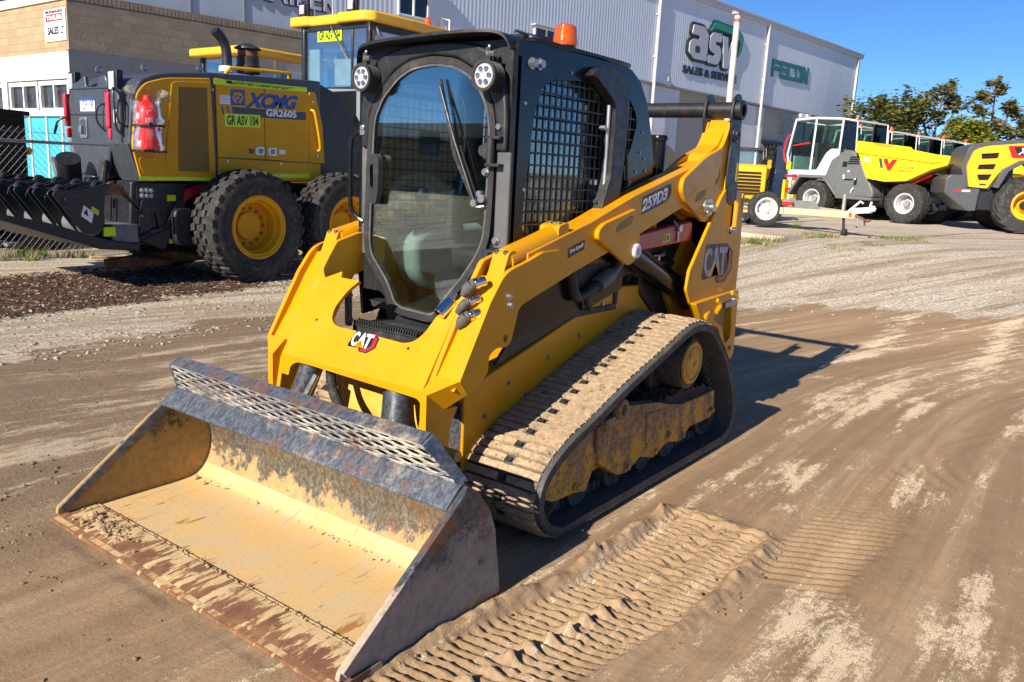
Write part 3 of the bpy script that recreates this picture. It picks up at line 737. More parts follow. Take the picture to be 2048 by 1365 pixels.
for sg in (1, -1):   # black louvred engine-bay panel between arm and lower chassis
    m = MB(); m.prism(rnd([(0.45, .69), (0.37, .77), (0.30, .915), (0.24, .945), (-.24, 1.06), (-.30, 1.06), (-.30, .872)], .01), 'y', sg*.395, sg*.412)
    g = m.build("engine_bay_panel", "black_satin", chassis, bevel=.003)
    m = MB()
    for k in range(9):
        x = .235-.052*k; z = .918+.0205*k
        m.prism(rnd([(x, z), (x-.032, z+.012), (x-.022, z-.030), (x+.008, z-.042)], .006), 'y', sg*.412, sg*.4145)
    m.build("louvre", "vent_black", g, smooth=0)
m = MB()  # rear engine compartment
m.prism(rnd([(-.80, .90), (-.80, 1.30), (-.95, 1.42), (-1.55, 1.42), (-1.74, 1.30), (-1.74, .45), (-1.5, .40)], .03), 'y', -.43, .43)
hood = m.build("engine_hood", "black_satin", ctl, bevel=.01)
m = MB(); m.tube([(-1.40, .165, 1.40), (-1.40, .165, 1.70), (-1.40, .165, 1.77)], [.05, .05, .042], 20); m.lathe([(0, .052), (.02, .055), (.035, .048), (.035, .035), (0, .035)], (-1.40, .165, 1.745), 'z', 20)
m.build("exhaust_stack", "black_paint", hood)
m = MB(); m.prism(rnd([(-1.30, 1.40), (-1.28, 1.72), (-1.33, 1.755), (-1.48, 1.75), (-1.78, 1.66), (-1.80, 1.40)], .02), 'y', .12, .15, holes=[circ(-1.335, 1.69, .022), circ(-1.46, 1.705, .012), circ(-1.51, 1.70, .012)])
m.build("engine_guard", "yellow", hood)

# ---- lift arms
def make_arm(sg):
    Y = lambda a, b: (sg*a, sg*b)
    m = MB()
    # box beam
    beam = [(0.46, 1.150), (0.455, 1.196), (-0.033, 1.318), (-0.419, 1.437), (-1.195, 1.630), (-1.226, 1.672), (-1.356, 1.728), (-1.435, 1.815), (-1.478, 1.875), (-1.52, 1.875), (-1.50, 1.70), (-1.40, 1.45), (-1.22, 1.31), (-0.967, 1.375), (-0.501, 1.245), (0.137, 1.082), (0.42, 1.015), (0.48, 1.02)]
    m.prism(rnd(beam, [.004]*9+[.02]*9, 3), 'y', *Y(.452, .562))
    arm = m.build("lift_arm", "yellow", ctl, bevel=.012, seg=3)
    # outer plate of the front leg
    m = MB()
    op = [(0.888, 0.729), (0.815, 0.856), (0.718, 1.020), (0.630, 1.131), (0.464, 1.171), (0.377, 1.200), (0.222, 1.203), (0.161, 1.090), (0.453, 1.008), (0.508, 0.991), (0.531, 0.974), (0.569, 0.856), (0.585, 0.834), (0.617, 0.826), (0.665, 0.834), (0.715, 0.808), (0.715, 0.745), (0.770, 0.690), (0.840, 0.672)]
    op = rnd(op, [.008, 0, 0, .05, .05, .02, .02, .01, .02, .03, .03, .03, .02, .03, .02, .02, .01, .02, .02], 4)
    m.prism(op, 'y', *Y(.562, .584), holes=[circ(.609, .864, .017, 14)])
    m.build("outer_plate", "yellow", arm, smooth=30)
    m = MB()   # inner plate, full height of the leg
    ip = rnd([(0.955, 0.20), (0.955, 0.47), (0.921, 0.655), (0.817, 0.838), (0.672, 1.077), (0.610, 1.165), (0.48, 1.20), (0.30, 1.215), (0.30, 1.05), (0.50, 1.00), (0.62, 0.80), (0.72, 0.70), (0.80, 0.60), (0.83, 0.30), (0.85, 0.20)], .015)
    m.prism(ip, 'y', *Y(.428, .452))
    m.build("inner_plate", "yellow", arm, bevel=.004)
    m = MB()   # lower leg cheek and the sloped closing plates
    m.prism(rnd([(0.962, 0.22), (0.962, 0.672), (0.858, 0.594), (0.775, 0.592), (0.806, 0.538), (0.826, 0.489), (0.818, 0.22)], [.008, .001, .001, .008, .008, .008, .008]), 'y', *Y(.452, .484))
    W_ = [(.890, .583, .733), (.836, .583, .672), (.962, .483, .672), (.858, .483, .594), (.890, .452, .733), (.836, .452, .672), (.962, .452, .672), (.858, .452, .594)]
    m.add([(x, sg*y, z) for x, y, z in W_], [(0, 1, 3, 2), (0, 2, 6, 4), (4, 6, 7, 5), (1, 5, 7, 3), (0, 4, 5, 1), (2, 3, 7, 6)])
    # recessed front face between the two plates
    prof = [(0.905, 0.690), (0.785, 0.865), (0.700, 1.005), (0.625, 1.105)]
    vs = []
    for (x, z) in prof: vs += [(x-.012, sg*.452, z), (x-.012, sg*.562, z)]
    m.add(vs, [(2*i, 2*i+1, 2*i+3, 2*i+2) for i in range(len(prof)-1)])
    prof = [(0.868, 0.672), (0.745, 0.855), (0.655, 1.005)]; vs = []
    for (x, z) in prof: vs += [(x-.045, sg*.452, z), (x-.045, sg*.562, z)]
    m.add(vs, [(2*i, 2*i+1, 2*i+3, 2*i+2) for i in range(len(prof)-1)])
    m.build("leg_gusset", "yellow", arm, smooth=20)
    m = MB()   # coupler pin at the foot
    m.cyl((.875, sg*.40, .215), (.875, sg*.52, .215), .055, 24); m.cyl((.875, sg*.52, .215), (.875, sg*.545, .215), .030, 16)
    m.cyl((.90, sg*.44, .44), (.90, sg*.60, .44), .024, 14)
    m.build("pivot_pin", "yellow_dusty", arm, bevel=.004)
    # rear doubler, mid cylinder bracket
    m = MB()
    rd = rnd([(-1.129, 1.640), (-0.900, 1.530), (-0.888, 1.470), (-0.945, 1.408), (-1.215, 1.288), (-1.300, 1.312), (-1.439, 1.463), (-1.470, 1.62), (-1.500, 1.84), (-1.462, 1.872), (-1.415, 1.775), (-1.362, 1.712), (-1.214, 1.670)], [.02, .06, .04, .06, .04, .05, .05, .05, .02, .02, .03, .03, .02], 5)
    m.prism(rd, 'y', *Y(.562, .588)); m.prism(rd, 'y', *Y(.428, .452))
    m.build("rear_plate", "yellow", arm, bevel=.004)
    m = MB(); m.prism(rnd([(-1.075, 1.405), (-1.180, 1.432), (-1.196, 1.468), (-1.175, 1.478), (-1.065, 1.452), (-1.055, 1.42)], .02), 'y', *Y(.5885, .590)); m.prism(rnd([(-1.30, 1.50), (-1.36, 1.52), (-1.37, 1.585), (-1.34, 1.60), (-1.335, 1.545), (-1.30, 1.53)], .01), 'y', *Y(.5885, .590))
    m.build("weld_slot", "slot_dark", arm, smooth=0)
    m = MB()
    md_ = rnd([(-0.396, 1.375), (-0.100, 1.308), (-0.056, 1.277), (-0.056, 1.240), (-0.290, 1.130), (-0.361, 1.094), (-0.445, 1.128), (-0.463, 1.196), (-0.452, 1.262)], [.01, .03, .03, .03, .02, .05, .05, .02, .01], 5)
    m.prism(md_, 'y', *Y(.562, .588)); m.prism(md_, 'y', *Y(.428, .452))
    m.build("cylinder_bracket", "yellow", arm, bevel=.004)
    m = MB(); m.prism(rnd([(-.21, 1.262), (-.36, 1.302), (-.372, 1.335), (-.35, 1.345), (-.22, 1.305), (-.20, 1.28)], .02), 'y', *Y(.5885, .590)); m.build("bracket_slot", "slot_dark", arm, smooth=0)
    m = MB(); m.lathe([(0, .0), (sg*.0, .036), (sg*.012, .036), (sg*.016, .030), (sg*.016, .018), (sg*.006, .016), (sg*.006, 0)], (-.422, sg*.588, 1.169), 'y', 24)
    m.build("cylinder_pin", "white_paint", arm)
    m = MB(); m.prism(rnd([(-1.165, 1.385), (-1.20, 1.325), (-1.275, 1.335), (-1.30, 1.39), (-1.25, 1.43), (-1.19, 1.425)], .015), 'y', *Y(.588, .604)); m.cyl((-1.24, sg*.604, 1.378), (-1.24, sg*.632, 1.378), .026, 18); m.cyl((-1.19, sg*.60, 1.355), (-1.17, sg*.63, 1.35), .014, 10)
    m.build("pivot_retainer", "steel", arm, bevel=.003)
    m = MB()
    for (x, z) in ((.606, 1.034), (.596, .999)): m.bolt((x, sg*.584, z), (0, sg, 0), .011, .010)
    m.build("plate_bolt", "bolt_steel", arm)
    # hose guard on top: two blocks with a rounded cover between them
    m = MB(); M = Matrix.Rotation(R(14), 4, 'Y')
    m.tube([(.545, sg*.505, 1.165), (.36, sg*.505, 1.210), (.175, sg*.505, 1.258)], .052, 16)
    m.build("hose_cover", "yellow", arm, smooth=50)
    m = MB()
    m.prism(rnd([(.600, 1.120), (.565, 1.206), (.525, 1.212), (.500, 1.165), (.555, 1.08), (.64, 0.985), (.705, .91), (.73, .92), (.70, .98)], .012), 'y', *Y(.470, .548))
    for (x, y, z) in ((.562, .485, 1.198), (.562, .530, 1.198)): m.bolt((x, sg*y, z), (.8, 0, .6), .010, .008, 1)
    m.build("hose_clamp_block", ["yellow", "bolt_steel"], arm, bevel=.006); m = MB()
    m.prism(rnd([(.235, 1.20), (.225, 1.302), (.150, 1.318), (.135, 1.22)], .015), 'y', *Y(.452, .555))
    for (x, y, z) in ((.562, .485, 1.198), (.562, .530, 1.198)): m.bolt((x, sg*y, z), (.8, 0, .6), .010, .008, 1)
    for (x, y, z) in ((.19, .482, 1.311), (.19, .528, 1.311)): m.bolt((x, sg*y, z), (.25, 0, 1), .010, .006, 1)
    m.build("hose_clamp_block", ["yellow", "bolt_steel"], arm, bevel=.006)
    # lift cylinder under the beam
    m = MB(); m.cyl((-.46, sg*.49, 1.165), (-1.40, sg*.49, .80), .056, 24); m.cyl((-.40, sg*.49, 1.18), (-.52, sg*.49, 1.14), .066, 20); m.tube([(-.62, sg*.49, 1.17), (-.95, sg*.49, 1.05), (-1.25, sg*.49, .93)], .014, 8)
    m.build("lift_cylinder", "black_paint", ctl)
    # link at the rear
    m = MB()
    for (a, b) in ((.428, .444), (.596, .612)):
        m.prism(rnd([(-1.425, 1.99), (-1.47, 2.022), (-1.51, 2.022), (-1.548, 1.98), (-1.555, 1.90), (-1.585, 1.64), (-1.60, 1.43), (-1.56, 1.38), (-1.47, 1.40), (-1.43, 1.52), (-1.435, 1.66), (-1.445, 1.74), (-1.425, 1.80), (-1.405, 1.90)], .03, 4), 'y', *Y(a, b))
    m.build("rear_link", "black_satin", ctl, bevel=.004)
    m = MB(); m.lathe([(0, .0), (0, .046), (sg*.010, .046), (sg*.012, .030), (sg*.022, .026), (sg*.022, .012), (sg*.010, .010), (sg*.010, 0)], (-1.478, sg*.612, 1.795), 'y', 24); m.build("link_pin", "black_satin", ctl)
    # tower plate
    m = MB()
    tw = rnd([(-1.455, 1.490), (-1.394, 1.444), (-1.043, 1.029), (-1.020, 0.923), (-1.172, 0.744), (-1.20, .50), (-1.76, .50), (-1.76, 1.184), (-1.690, 1.463), (-1.55, 1.50)], [.05, .03, .02, .02, .02, .01, .01, .03, .03, .03], 4)
    m.prism(tw, 'y', *Y(.585, .605))
    m.prism([(-1.05, .92), (-1.17, .75), (-1.17, .4), (-1.74, .4), (-1.74, 1.0), (-1.3, 1.2)], 'y', *Y(.42, .46))
    m.box(-1.76, -1.735, *sorted(Y(.42, .60)), .40, 1.46)
    tow = m.build("rear_tower", "yellow", ctl, bevel=.005)
    m = MB(); bx = rnd([(-1.09, .842), (-1.715, .868), (-1.735, .46), (-1.70, .43), (-1.60, .45), (-1.45, .66), (-1.18, .742)], .015)
    hole = rnd([(-1.36, .72), (-1.40, .80), (-1.62, .82), (-1.66, .58), (-1.58, .54), (-1.50, .66)], .02)
    m.prism(bx, 'y', *Y(.605, .640), holes=[hole]); 
    bb = m.build("corner_bracket", "yellow", tow, smooth=30)
    m = MB(); m.prism(hole, 'y', *Y(.606, .609)); m.build("bracket_pocket", "slot_dark", tow, smooth=0)
    m = MB()
    for (x, z) in ((-1.24, .752), (-1.64, .815), (-1.66, .505)): m.bolt((x, sg*.640, z), (0, sg, 0), .014, .010)
    m.cyl((-1.53, sg*.64, .79), (-1.63, sg*.66, .80), .018, 10)
    m.build("bracket_bolt", "bolt_steel", tow)
    m = MB(); m.tube(arc_pts([(-1.38, sg*.640, .835), (-1.42, sg*.648, .80), (-1.37, sg*.648, .765)], 5), .014, 8); m.tube(arc_pts([(-1.60, sg*.640, .86), (-1.66, sg*.65, .835), (-1.68, sg*.65, .80)], 5), .014, 8); m.tube(arc_pts([(-1.28, sg*.64, .77), (-1.22, sg*.648, .755), (-1.26, sg*.648, .72)], 5), .012, 8)
    m.build("retaining_hook", "yellow", tow)
    m = MB(); m.prism(rnd([(-1.555, 1.41), (-1.60, 1.42), (-1.61, 1.22), (-1.555, 1.215)], .02), 'y', *Y(.6055, .607)); m.build("tower_slot", "vent_black", tow, smooth=0)
    m = MB(); m.tube([(-1.585, sg*.610, 1.405), (-1.565, sg*.628, 1.40), (-1.560, sg*.630, 1.26)], .014, 10); m.build("slot_bar", "yellow", tow)
    m = MB(); m.bolt((-1.585, sg*.608, 1.245), (0, sg, 0), .022, .018); m.build("slot_bolt", "bolt_steel", tow)
    return arm, tow
armL, towL = make_arm(1); armR, towR = make_arm(-1)
# tube joining the two links
m = MB(); m.cyl((-1.486, -.43, 1.932), (-1.486, .43, 1.932), .044, 28); m.cyl((-1.486, .44, 1.932), (-1.486, .598, 1.932), .046, 28); m.cyl((-1.486, -.44, 1.932), (-1.486, -.598, 1.932), .046, 28)
for sg in (1, -1): m.lathe([(sg*-.01, .030), (sg*-.01, .056), (sg*.030, .056), (sg*.034, .050), (sg*.034, .034), (sg*-.02, .030)], (-1.486, sg*.612, 1.932), 'y', 28)
m.build("cross_tube", "black_satin", ctl)
# red lift-arm brace stowed under the near arm
m = MB(); m.prism(rnd([(-0.50, 1.155), (-0.50, 1.240), (-1.13, 1.300), (-1.155, 1.29), (-1.165, 1.20), (-1.15, 1.185)], .012), 'y', .49, .545)
br_ = m.build("arm_brace", "red_paint", ctl, bevel=.01)
m = MB(); m.prism(rnd([(-.80, 1.188), (-.875, 1.196), (-.875, 1.240), (-.80, 1.232)], .004), 'y', .5455, .547, mi=0); m.build("caution_label", "caution_yellow", br_, smooth=0)
m = MB(); decal(m, (-.805, .547, 1.190), (-.065, 0, .007), (0, 0, .042), [(.1, .1), (.35, .15), (.3, .5), (.45, .85), (.15, .9)], .0005, .001); decal(m, (-.805, .547, 1.190), (-.065, 0, .007), (0, 0, .042), [(.55, .2), (.9, .2), (.8, .8), (.6, .7)], .0005, .001); m.build("caution_symbol", "black_print", br_, smooth=0)
m = MB(); m.tube([(-.965, .52, 1.30), (-.965, .55, 1.27), (-.968, .552, 1.19)], .006, 8); m.lathe([(-.006, .0), (-.006, .02), (.008, .02), (.008, 0)], (-.97, .556, 1.262), 'y', 14); m.build("brace_clip", "steel", br_)
m = MB(); m.box(-.80, -.775, .47, .50, 1.23, 1.37); m.build("brace_hanger", "yellow", ctl, bevel=.003)
# hoses and valve bits in the gap behind the brace
m = MB()
m.tube(arc_pts([(-.52, .45, 1.09), (-.66, .46, 1.10), (-.84, .47, 1.10), (-1.0, .46, 1.11)], 5), .012, 8); m.tube(arc_pts([(-.70, .44, 1.13), (-.75, .48, 1.08), (-.78, .47, 1.03)], 5), .010, 8)
m.tube([(-.88, .47, 1.04), (-.96, .47, 1.06)], .018, 10); m.tube([(-.93, .46, 1.06), (-.93, .46, 1.10), (-1.03, .45, 1.12)], .009, 8)
for x in (-.60, -.66, -.86): m.bolt((x, .47, 1.095), 'y', .014, .02)
m.build("valve_fittings", "steel", hood)
m = MB()
for k, z in enumerate((1.02, .98, 1.06)): m.tube(arc_pts([(-.50, .43, z+.1), (-.75, .45, z+.03), (-1.0, .44, z), (-1.30, .43, z-.02)], 6), .016, 8)
m.build("hydraulic_hose", "rubber", hood)
# moulded black filler cover and elbow between arm and track
m = MB()
m.prism(rnd([(-.005, 1.10), (-.055, .955), (-.11, .925), (-.20, .935), (-.30, .955), (-.47, 1.00), (-.64, 1.03), (-.63, .965), (-.66, 1.10)], .025, 4), 'y', .40, .455)
m.build("moulded_cover", "black_plastic", ctl, bevel=.012, seg=3)
m = MB(); m.tube(arc_pts([(-.01, .475, 1.09), (-.045, .478, .99), (-.075, .480, .955), (-.14, .482, .965), (-.26, .482, 1.005)], 6), .026, 14)
m.tube([(-.25, .482, 1.0), (-.33, .482, 1.03), (-.37, .482, 1.043)], [.040, .043, .040], 16, mi=1)
m.tube(arc_pts([(-.36, .482, 1.04), (-.43, .482, 1.065), (-.465, .482, 1.11), (-.47, .482, 1.14)], 6), .024, 14, mi=1); m.tube([(-.165, .48, .95), (-.18, .48, .915), (-.20, .48, .88)], [.02, .018, .012], 10)
m.build("intake_elbow", ["black_plastic", "grey_plastic"], ctl)

# ---- cross beam between the arms (bent plate with a U cut-out)
def slant(y, s):            # s runs up the bent plate; s = 0 at the bend
    if s <= 0: return (.928, y, .672+s)
    L = math.hypot(.238, .37); k = s/L; return (.928-.238*k, y, .672+.37*k)
ux = [(-.430, -.09), (-.430, .0), (-.430, .44), (-.392, .395), (-.300, .440), (-.290, .410), (-.168, .408), (-.212, .355), (-.243, .262), (-.228, .205), (-.178, .180), (-.012, .180), (.235, .172), (.285, .190), (.318, .235), (.345, .330), (.385, .385), (.412, .398), (.430, .440), (.430, 0), (.430, -.06),
      (.405, -.035), (-.250, -.018), (-.330, -.02), (-.372, -.045), (-.385, -.09)]
ux = rnd(ux, [.002, .002, .01, .01, .004, .004, .004, .03, .05, .05, .03, .02, .05, .06, .05, .05, .03, .01, .01, .002, .002, .02, .01, .03, .03, .002], 4)
cm = bpy.data.meshes.new("cross_beam"); bm = bmesh.new()
tri = tessellate_polygon([[Vector((p[0], p[1], 0)) for p in ux]])
vv = [bm.verts.new((p[0], p[1], 0)) for p in ux]
for t in tri:
    try: bm.faces.new([vv[i] for i in t])
    except ValueError: pass
for s in (0.0, .012, -.012): bmesh.ops.bisect_plane(bm, geom=bm.verts[:]+bm.edges[:]+bm.faces[:], plane_co=(0, s, 0), plane_no=(0, 1, 0))
for v in bm.verts: v.co = slant(v.co.x, v.co.y)
bmesh.ops.recalc_face_normals(bm, faces=bm.faces)
if sum((f.normal.x for f in bm.faces)) < 0: bmesh.ops.reverse_faces(bm, faces=bm.faces)
bm.to_mesh(cm); bm.free(); cm.materials.append(MAT["yellow"]); 
cb = bpy.data.objects.new("cross_beam", cm); COL.objects.link(cb); cb.parent = ctl
sm = cb.modifiers.new("thickness", 'SOLIDIFY'); sm.thickness = .016; sm.offset = -1
m = MB()
for (y, s) in ((-.315, .19), (.27, .155)): m.add([tuple(Vector(slant(y+.006*math.cos(a), s+.006*math.sin(a)))+Vector((.002, 0, .0013))) for a in [k*math.pi/6 for k in range(12)]], [list(range(12))])
m.build("bolt_hole", "vent_black", cb, smooth=0)
# tilt cylinder and hoses below it
m = MB(); m.cyl((.86, -.30, .64), (.93, -.36, .38), .052, 24); m.cyl((.93, -.36, .38), (.97, -.38, .28), .03, 16); m.build("tilt_cylinder", "bucket_outer", ctl); m = MB(); m.cyl((.86, .24, .64), (.93, .28, .36), .052, 24)
m.build("tilt_cylinder", "bucket_outer", ctl)
m = MB(); m.tube(arc_pts([(.83, -.22, .66), (.86, -.17, .55), (.90, -.06, .46), (.93, -.02, .36)], 6), .022, 10); m.tube(arc_pts([(.82, .14, .64), (.84, .15, .52), (.90, .20, .44), (.93, .24, .34)], 6), .022, 10); m.tube(arc_pts([(.82, .18, .64), (.85, .20, .54), (.91, .24, .44), (.93, .27, .34)], 6), .020, 10)
m.build("hydraulic_hose", "rubber", ctl)
m = MB(); m.tube([(.88, -.25, .60), (.92, -.28, .50), (.94, -.29, .47)], [.014, .016, .022], 10); m.cyl((.935, -.32, .46), (.945, -.25, .475), .016, 10); m.build("hose_fitting", "steel", ctl)
# auxiliary couplers on the near arm
for i, (x, y, z, a) in enumerate(((.715, .478, 1.075, .9), (.735, .470, 1.005, .7), (.745, .482, .950, .9))):
    m = MB(); d = Vector((.75, -.55, -.28)).normalized(); p = Vector((x-.05, y+.035, z+.02))
    m.cyl(p, p+d*.035, .022*a, 18); m.cyl(p+d*.03, p+d*.05, .026*a, 18); c = m.build("hydraulic_coupler", "chrome", armL, bevel=.003)
    m = MB(); q = p+d*.052; m.cyl(q, q+d*.015, .026*a, 16, r1=.022*a); m.tube([q+d*.008, q+d*.02+Vector((.0, -.008, -.018)), q+d*.025+Vector((.005, -.02, -.042))], [.026*a, .028*a, .012], 12); m.build("dust_cap", "cap_grey", armL, smooth=50)
m = MB(); m.cyl((.72, .385, 1.00), (.78, .37, .95), .026, 16); m.cyl((.70, .385, 1.03), (.72, .385, 1.0), .014, 12); m.build("case_drain_coupler", "chrome", armL, bevel=.003)

# ---- step
m = MB(); m.box(.47, .66, -.262, .145, .742, .800); m.prism(rnd([(.462, -.262), (.668, -.262), (.668, .13), (.462, .145)], .02), 'z', .800, .806)
stp = m.build("entry_step", "black_plastic", ctl, bevel=.008)
m = MB()
for k in range(26):
    y = -.252+.0155*k
    m.prism([(.60, .806), (.665, .806), (.660, .826), (.645, .814), (.630, .828), (.612, .815)], 'y', y, y+.006)
m.build("step_grip", "black_plastic", stp, smooth=0)
m = MB(); m.prism(rnd([(.535, .94), (.565, .94), (.560, .755), (.530, .755)], .014), 'y', -.428, -.405); m.build("lock_link", "grey_plastic", ctl, bevel=.003)
m = MB(); m.bolt((.55, -.405, .91), 'y', .012, .006); m.bolt((.545, -.405, .785), 'y', .012, .006); m.build("lock_link_bolt", "bolt_steel", ctl)
# ---- bucket
inner = arc_pts([(1.76, .020), (1.40, .024), (1.16, .028), (1.085, .052), (1.040, .110), (1.022, .185), (1.032, .265), (1.070, .345), (1.135, .425), (1.180, .470)], 5)
def off(P, d):
    out = []
    for i, p in enumerate(P):
        a, b = Vector(P[max(0, i-1)]), Vector(P[min(len(P)-1, i+1)]); t = (b-a).normalized(); out.append((p[0]+d*-t.y*-1*-1, p[1]+d*t.x*1))
    return out
outer_s = [(p[0]+q[0]*0, p[1]) for p, q in zip(off(inner, .016), inner)]
prof = inner+outer_s[::-1]
cut = next(i for i, p in enumerate(inner) if p[1] > .075)
m = MB(); k = cut
for seg, mi in ((list(range(0, k+1)), 0), (list(range(k, len(inner))), 1)):
    vs = []; fs = []; ny = 40
    for i in seg:
        for j in range(ny+1): vs.append((inner[i][0], -.862+1.724*j/ny, inner[i][1]))
    for i in range(len(seg)-1):
        for j in range(ny): fs.append([i*(ny+1)+j, i*(ny+1)+j+1, (i+1)*(ny+1)+j+1, (i+1)*(ny+1)+j])
    m.add(vs, fs, mi)
m2 = [(max(.955, x-.016 if z > .02 else x), z-.016) for x, z in inner]
vs = []; fs = []
for (x, z) in m2: vs += [(x, -.862, max(.001, z)), (x, .862, max(.001, z))]
for i in range(len(m2)-1): fs.append([2*i, 2*i+1, 2*i+3, 2*i+2])
m.add(vs, fs, 2)
bucket = m.build("bucket", ["bucket_clay", "bucket_back", "bucket_outer"], ctl, smooth=60)
for sg in (1, -1):
    m = MB(); pl_ = rnd([(1.742, .030), (1.738, .058), (1.178, .478), (1.152, .466), (1.110, .435), (1.048, .355), (1.010, .268), (.998, .185), (.978, .08), (.966, .012), (.985, .002), (1.60, .002)], [.006, .02, .004, .006, .01, .01, .01, .01, .01, .01, .02, .02])
    m.prism(pl_, 'y', *sorted((sg*.862, sg*.880)))
    sp_ = m.build("side_plate", "bucket_outer" if sg > 0 else "bucket_cheek", bucket, bevel=.003)
    m = MB()    # reinforced leading edge
    for a, b in (((1.736, .062), (1.19, .472)),):
        d = Vector((b[0]-a[0], b[1]-a[1])).normalized(); n_ = Vector((-d.y, d.x))*(-1 if d.x > 0 else 1)
        if n_.y > 0: n_ = -n_
        q = [Vector(a), Vector(b), Vector(b)+n_*.055, Vector(a)+n_*.035]
        m.prism([tuple(x) for x in q], 'y', *sorted((sg*.880, sg*.892))) if sg > 0 else m.prism([tuple(x) for x in q], 'y', *sorted((sg*.862, sg*.850)))
    m.build("edge_bar", "bucket_outer" if sg > 0 else "bucket_rim", bucket, bevel=.003)
m = MB(); m.prism([(1.575, .020), (1.585, .030), (1.720, .026), (1.762, .010), (1.762, .0), (1.575, .004)], 'y', -.893, .893)
m.build("cutting_edge", "edge_rusty", bucket, bevel=.002)
m = MB(); m.box(1.572, 1.578, -.855, .855, .024, .029); m.build("weld_seam", "edge_rusty", bucket)
# top lip, spill guard frame and its expanded-metal screen
m = MB(); m.prism(rnd([(1.172, .486), (1.196, .482), (1.268, .418), (1.262, .404), (1.232, .398), (1.130, .425), (1.140, .455)], .010), 'y', -.862, .862)
m.build("top_lip", "bucket_rim", bucket, bevel=.004)
g0, g1 = Vector((1.192, .486)), Vector((1.274, .618)); gd = g1-g0; gl = gd.length; gd.normalize(); gn = Vector((gd.y, -gd.x))
def G(y, s, d=0): return (g0.x+gd.x*s+gn.x*d, y, g0.y+gd.y*s+gn.y*d)
m = MB()
m.tube([G(-.745, gl), G(.745, gl)], .001, 4)
top = [(1.280, .622), (1.228, .650), (1.222, .640), (1.266, .612)]
m.prism(top, 'y', -.752, .752)
for sg in (1, -1):
    a, b_ = G(sg*.835, 0), G(sg*.750, gl)
    m.add([a, b_, (b_[0]-.052, b_[1], b_[2]+.028), (a[0]-.060, a[1], a[2]-.01), (a[0]+.004, a[1]+sg*.012, a[2]), (b_[0]+.004, b_[1]+sg*.012, b_[2]), (b_[0]-.05, b_[1]+sg*.012, b_[2]+.028), (a[0]-.06, a[1]+sg*.012, a[2]-.01)],
          [(0, 1, 2, 3), (7, 6, 5, 4), (0, 4, 5, 1), (1, 5, 6, 2), (2, 6, 7, 3), (3, 7, 4, 0)])
m.build("guard_frame", "bucket_rim", bucket, bevel=.003)
m = MB(); rows = 7; hh = gl/rows; rng = random.Random(4)
for r in range(rows+1):
    s0 = r*hh; half = .835-.085*min(1, s0/gl); path = []; n = int(2*half/.012)
    for k in range(n+1):
        y = -half+2*half*k/n; t = abs(((y/.125+.5*(r % 2)) % 1)-.5)*2; t = 2*t-1; t = max(-.62, min(.62, t*1.25))/.62
        wear = (.20 if (vnoise(np.array([y*2.2]), np.array([r*.7]), 3)[0] > .72) else 1)
        path.append((y, min(gl, max(0, s0+hh*.42*t)), 0))
    for (w0, w1) in ((-.0052, .0052),):
        vs = []; fs = []
        for (y, s, d) in path: vs += [G(y, s-.0058, .002), G(y, s+.0058, .002), G(y, s+.0058, -.004), G(y, s-.0058, -.004)]
        for k in range(len(path)-1):
            for c in range(4): c2 = (c+1) % 4; fs.append([k*4+c, k*4+c2, k*4+4+c2, k*4+4+c])
        m.add(vs, fs)
m.build("mesh_screen", "guard_steel", bucket, smooth=20)
m = MB(); m.add([G(-.83, 0, -.05), G(.83, 0, -.05), G(.745, gl, -.045), G(-.745, gl, -.045)], [(0, 1, 2, 3)]); m.build("shade_backing", "bucket_outer", bucket)  # added dark sheet standing for the shade seen through the screen
# crumbs left in the bucket
sp = MB(); rng = random.Random(9)
def lump(mb, x, y, z, r):
    vs = []
    for i in range(5):
        for j in range(7):
            a = math.pi*i/4; t = 2*math.pi*j/7; q = r*rng.uniform(.75, 1.2); vs.append((x+q*math.sin(a)*math.cos(t)*1.2, y+q*math.sin(a)*math.sin(t), z+q*math.cos(a)*.8))
    fs = [[i*7+j, i*7+(j+1) % 7, (i+1)*7+(j+1) % 7, (i+1)*7+j] for i in range(4) for j in range(7)]
    mb.add(vs, fs)
lump(sp, 1.655, -.73, .042, .020); lump(sp, 1.64, -.70, .036, .012); lump(sp, 1.14, -.80, .040, .012); lump(sp, 1.15, -.72, .038, .009)
for i in range(120): lump(sp, 1.66+rng.gauss(0, .03), -.56+rng.gauss(0, .10), .030, rng.uniform(.003, .009))
for i in range(90): lump(sp, 1.585+rng.gauss(0, .006), rng.uniform(-.84, .84), .032, rng.uniform(.003, .006))
for i in range(60): lump(sp, 1.12+rng.gauss(0, .01), rng.uniform(-.84, .84), .036, rng.uniform(.003, .006))
tag(sp.build("clay_crumbs", "clay_lump", bucket, smooth=0), kind="stuff")
m = MB()
for y in (-.55, -.38, .38, .55): m.prism([(1.0, .30), (1.05, .42), (.95, .42), (.90, .30), (.93, .16), (.985, .16)], 'y', y-.012, y+.012)
m.build("coupler_lug", "bucket_outer", bucket, bevel=.003)

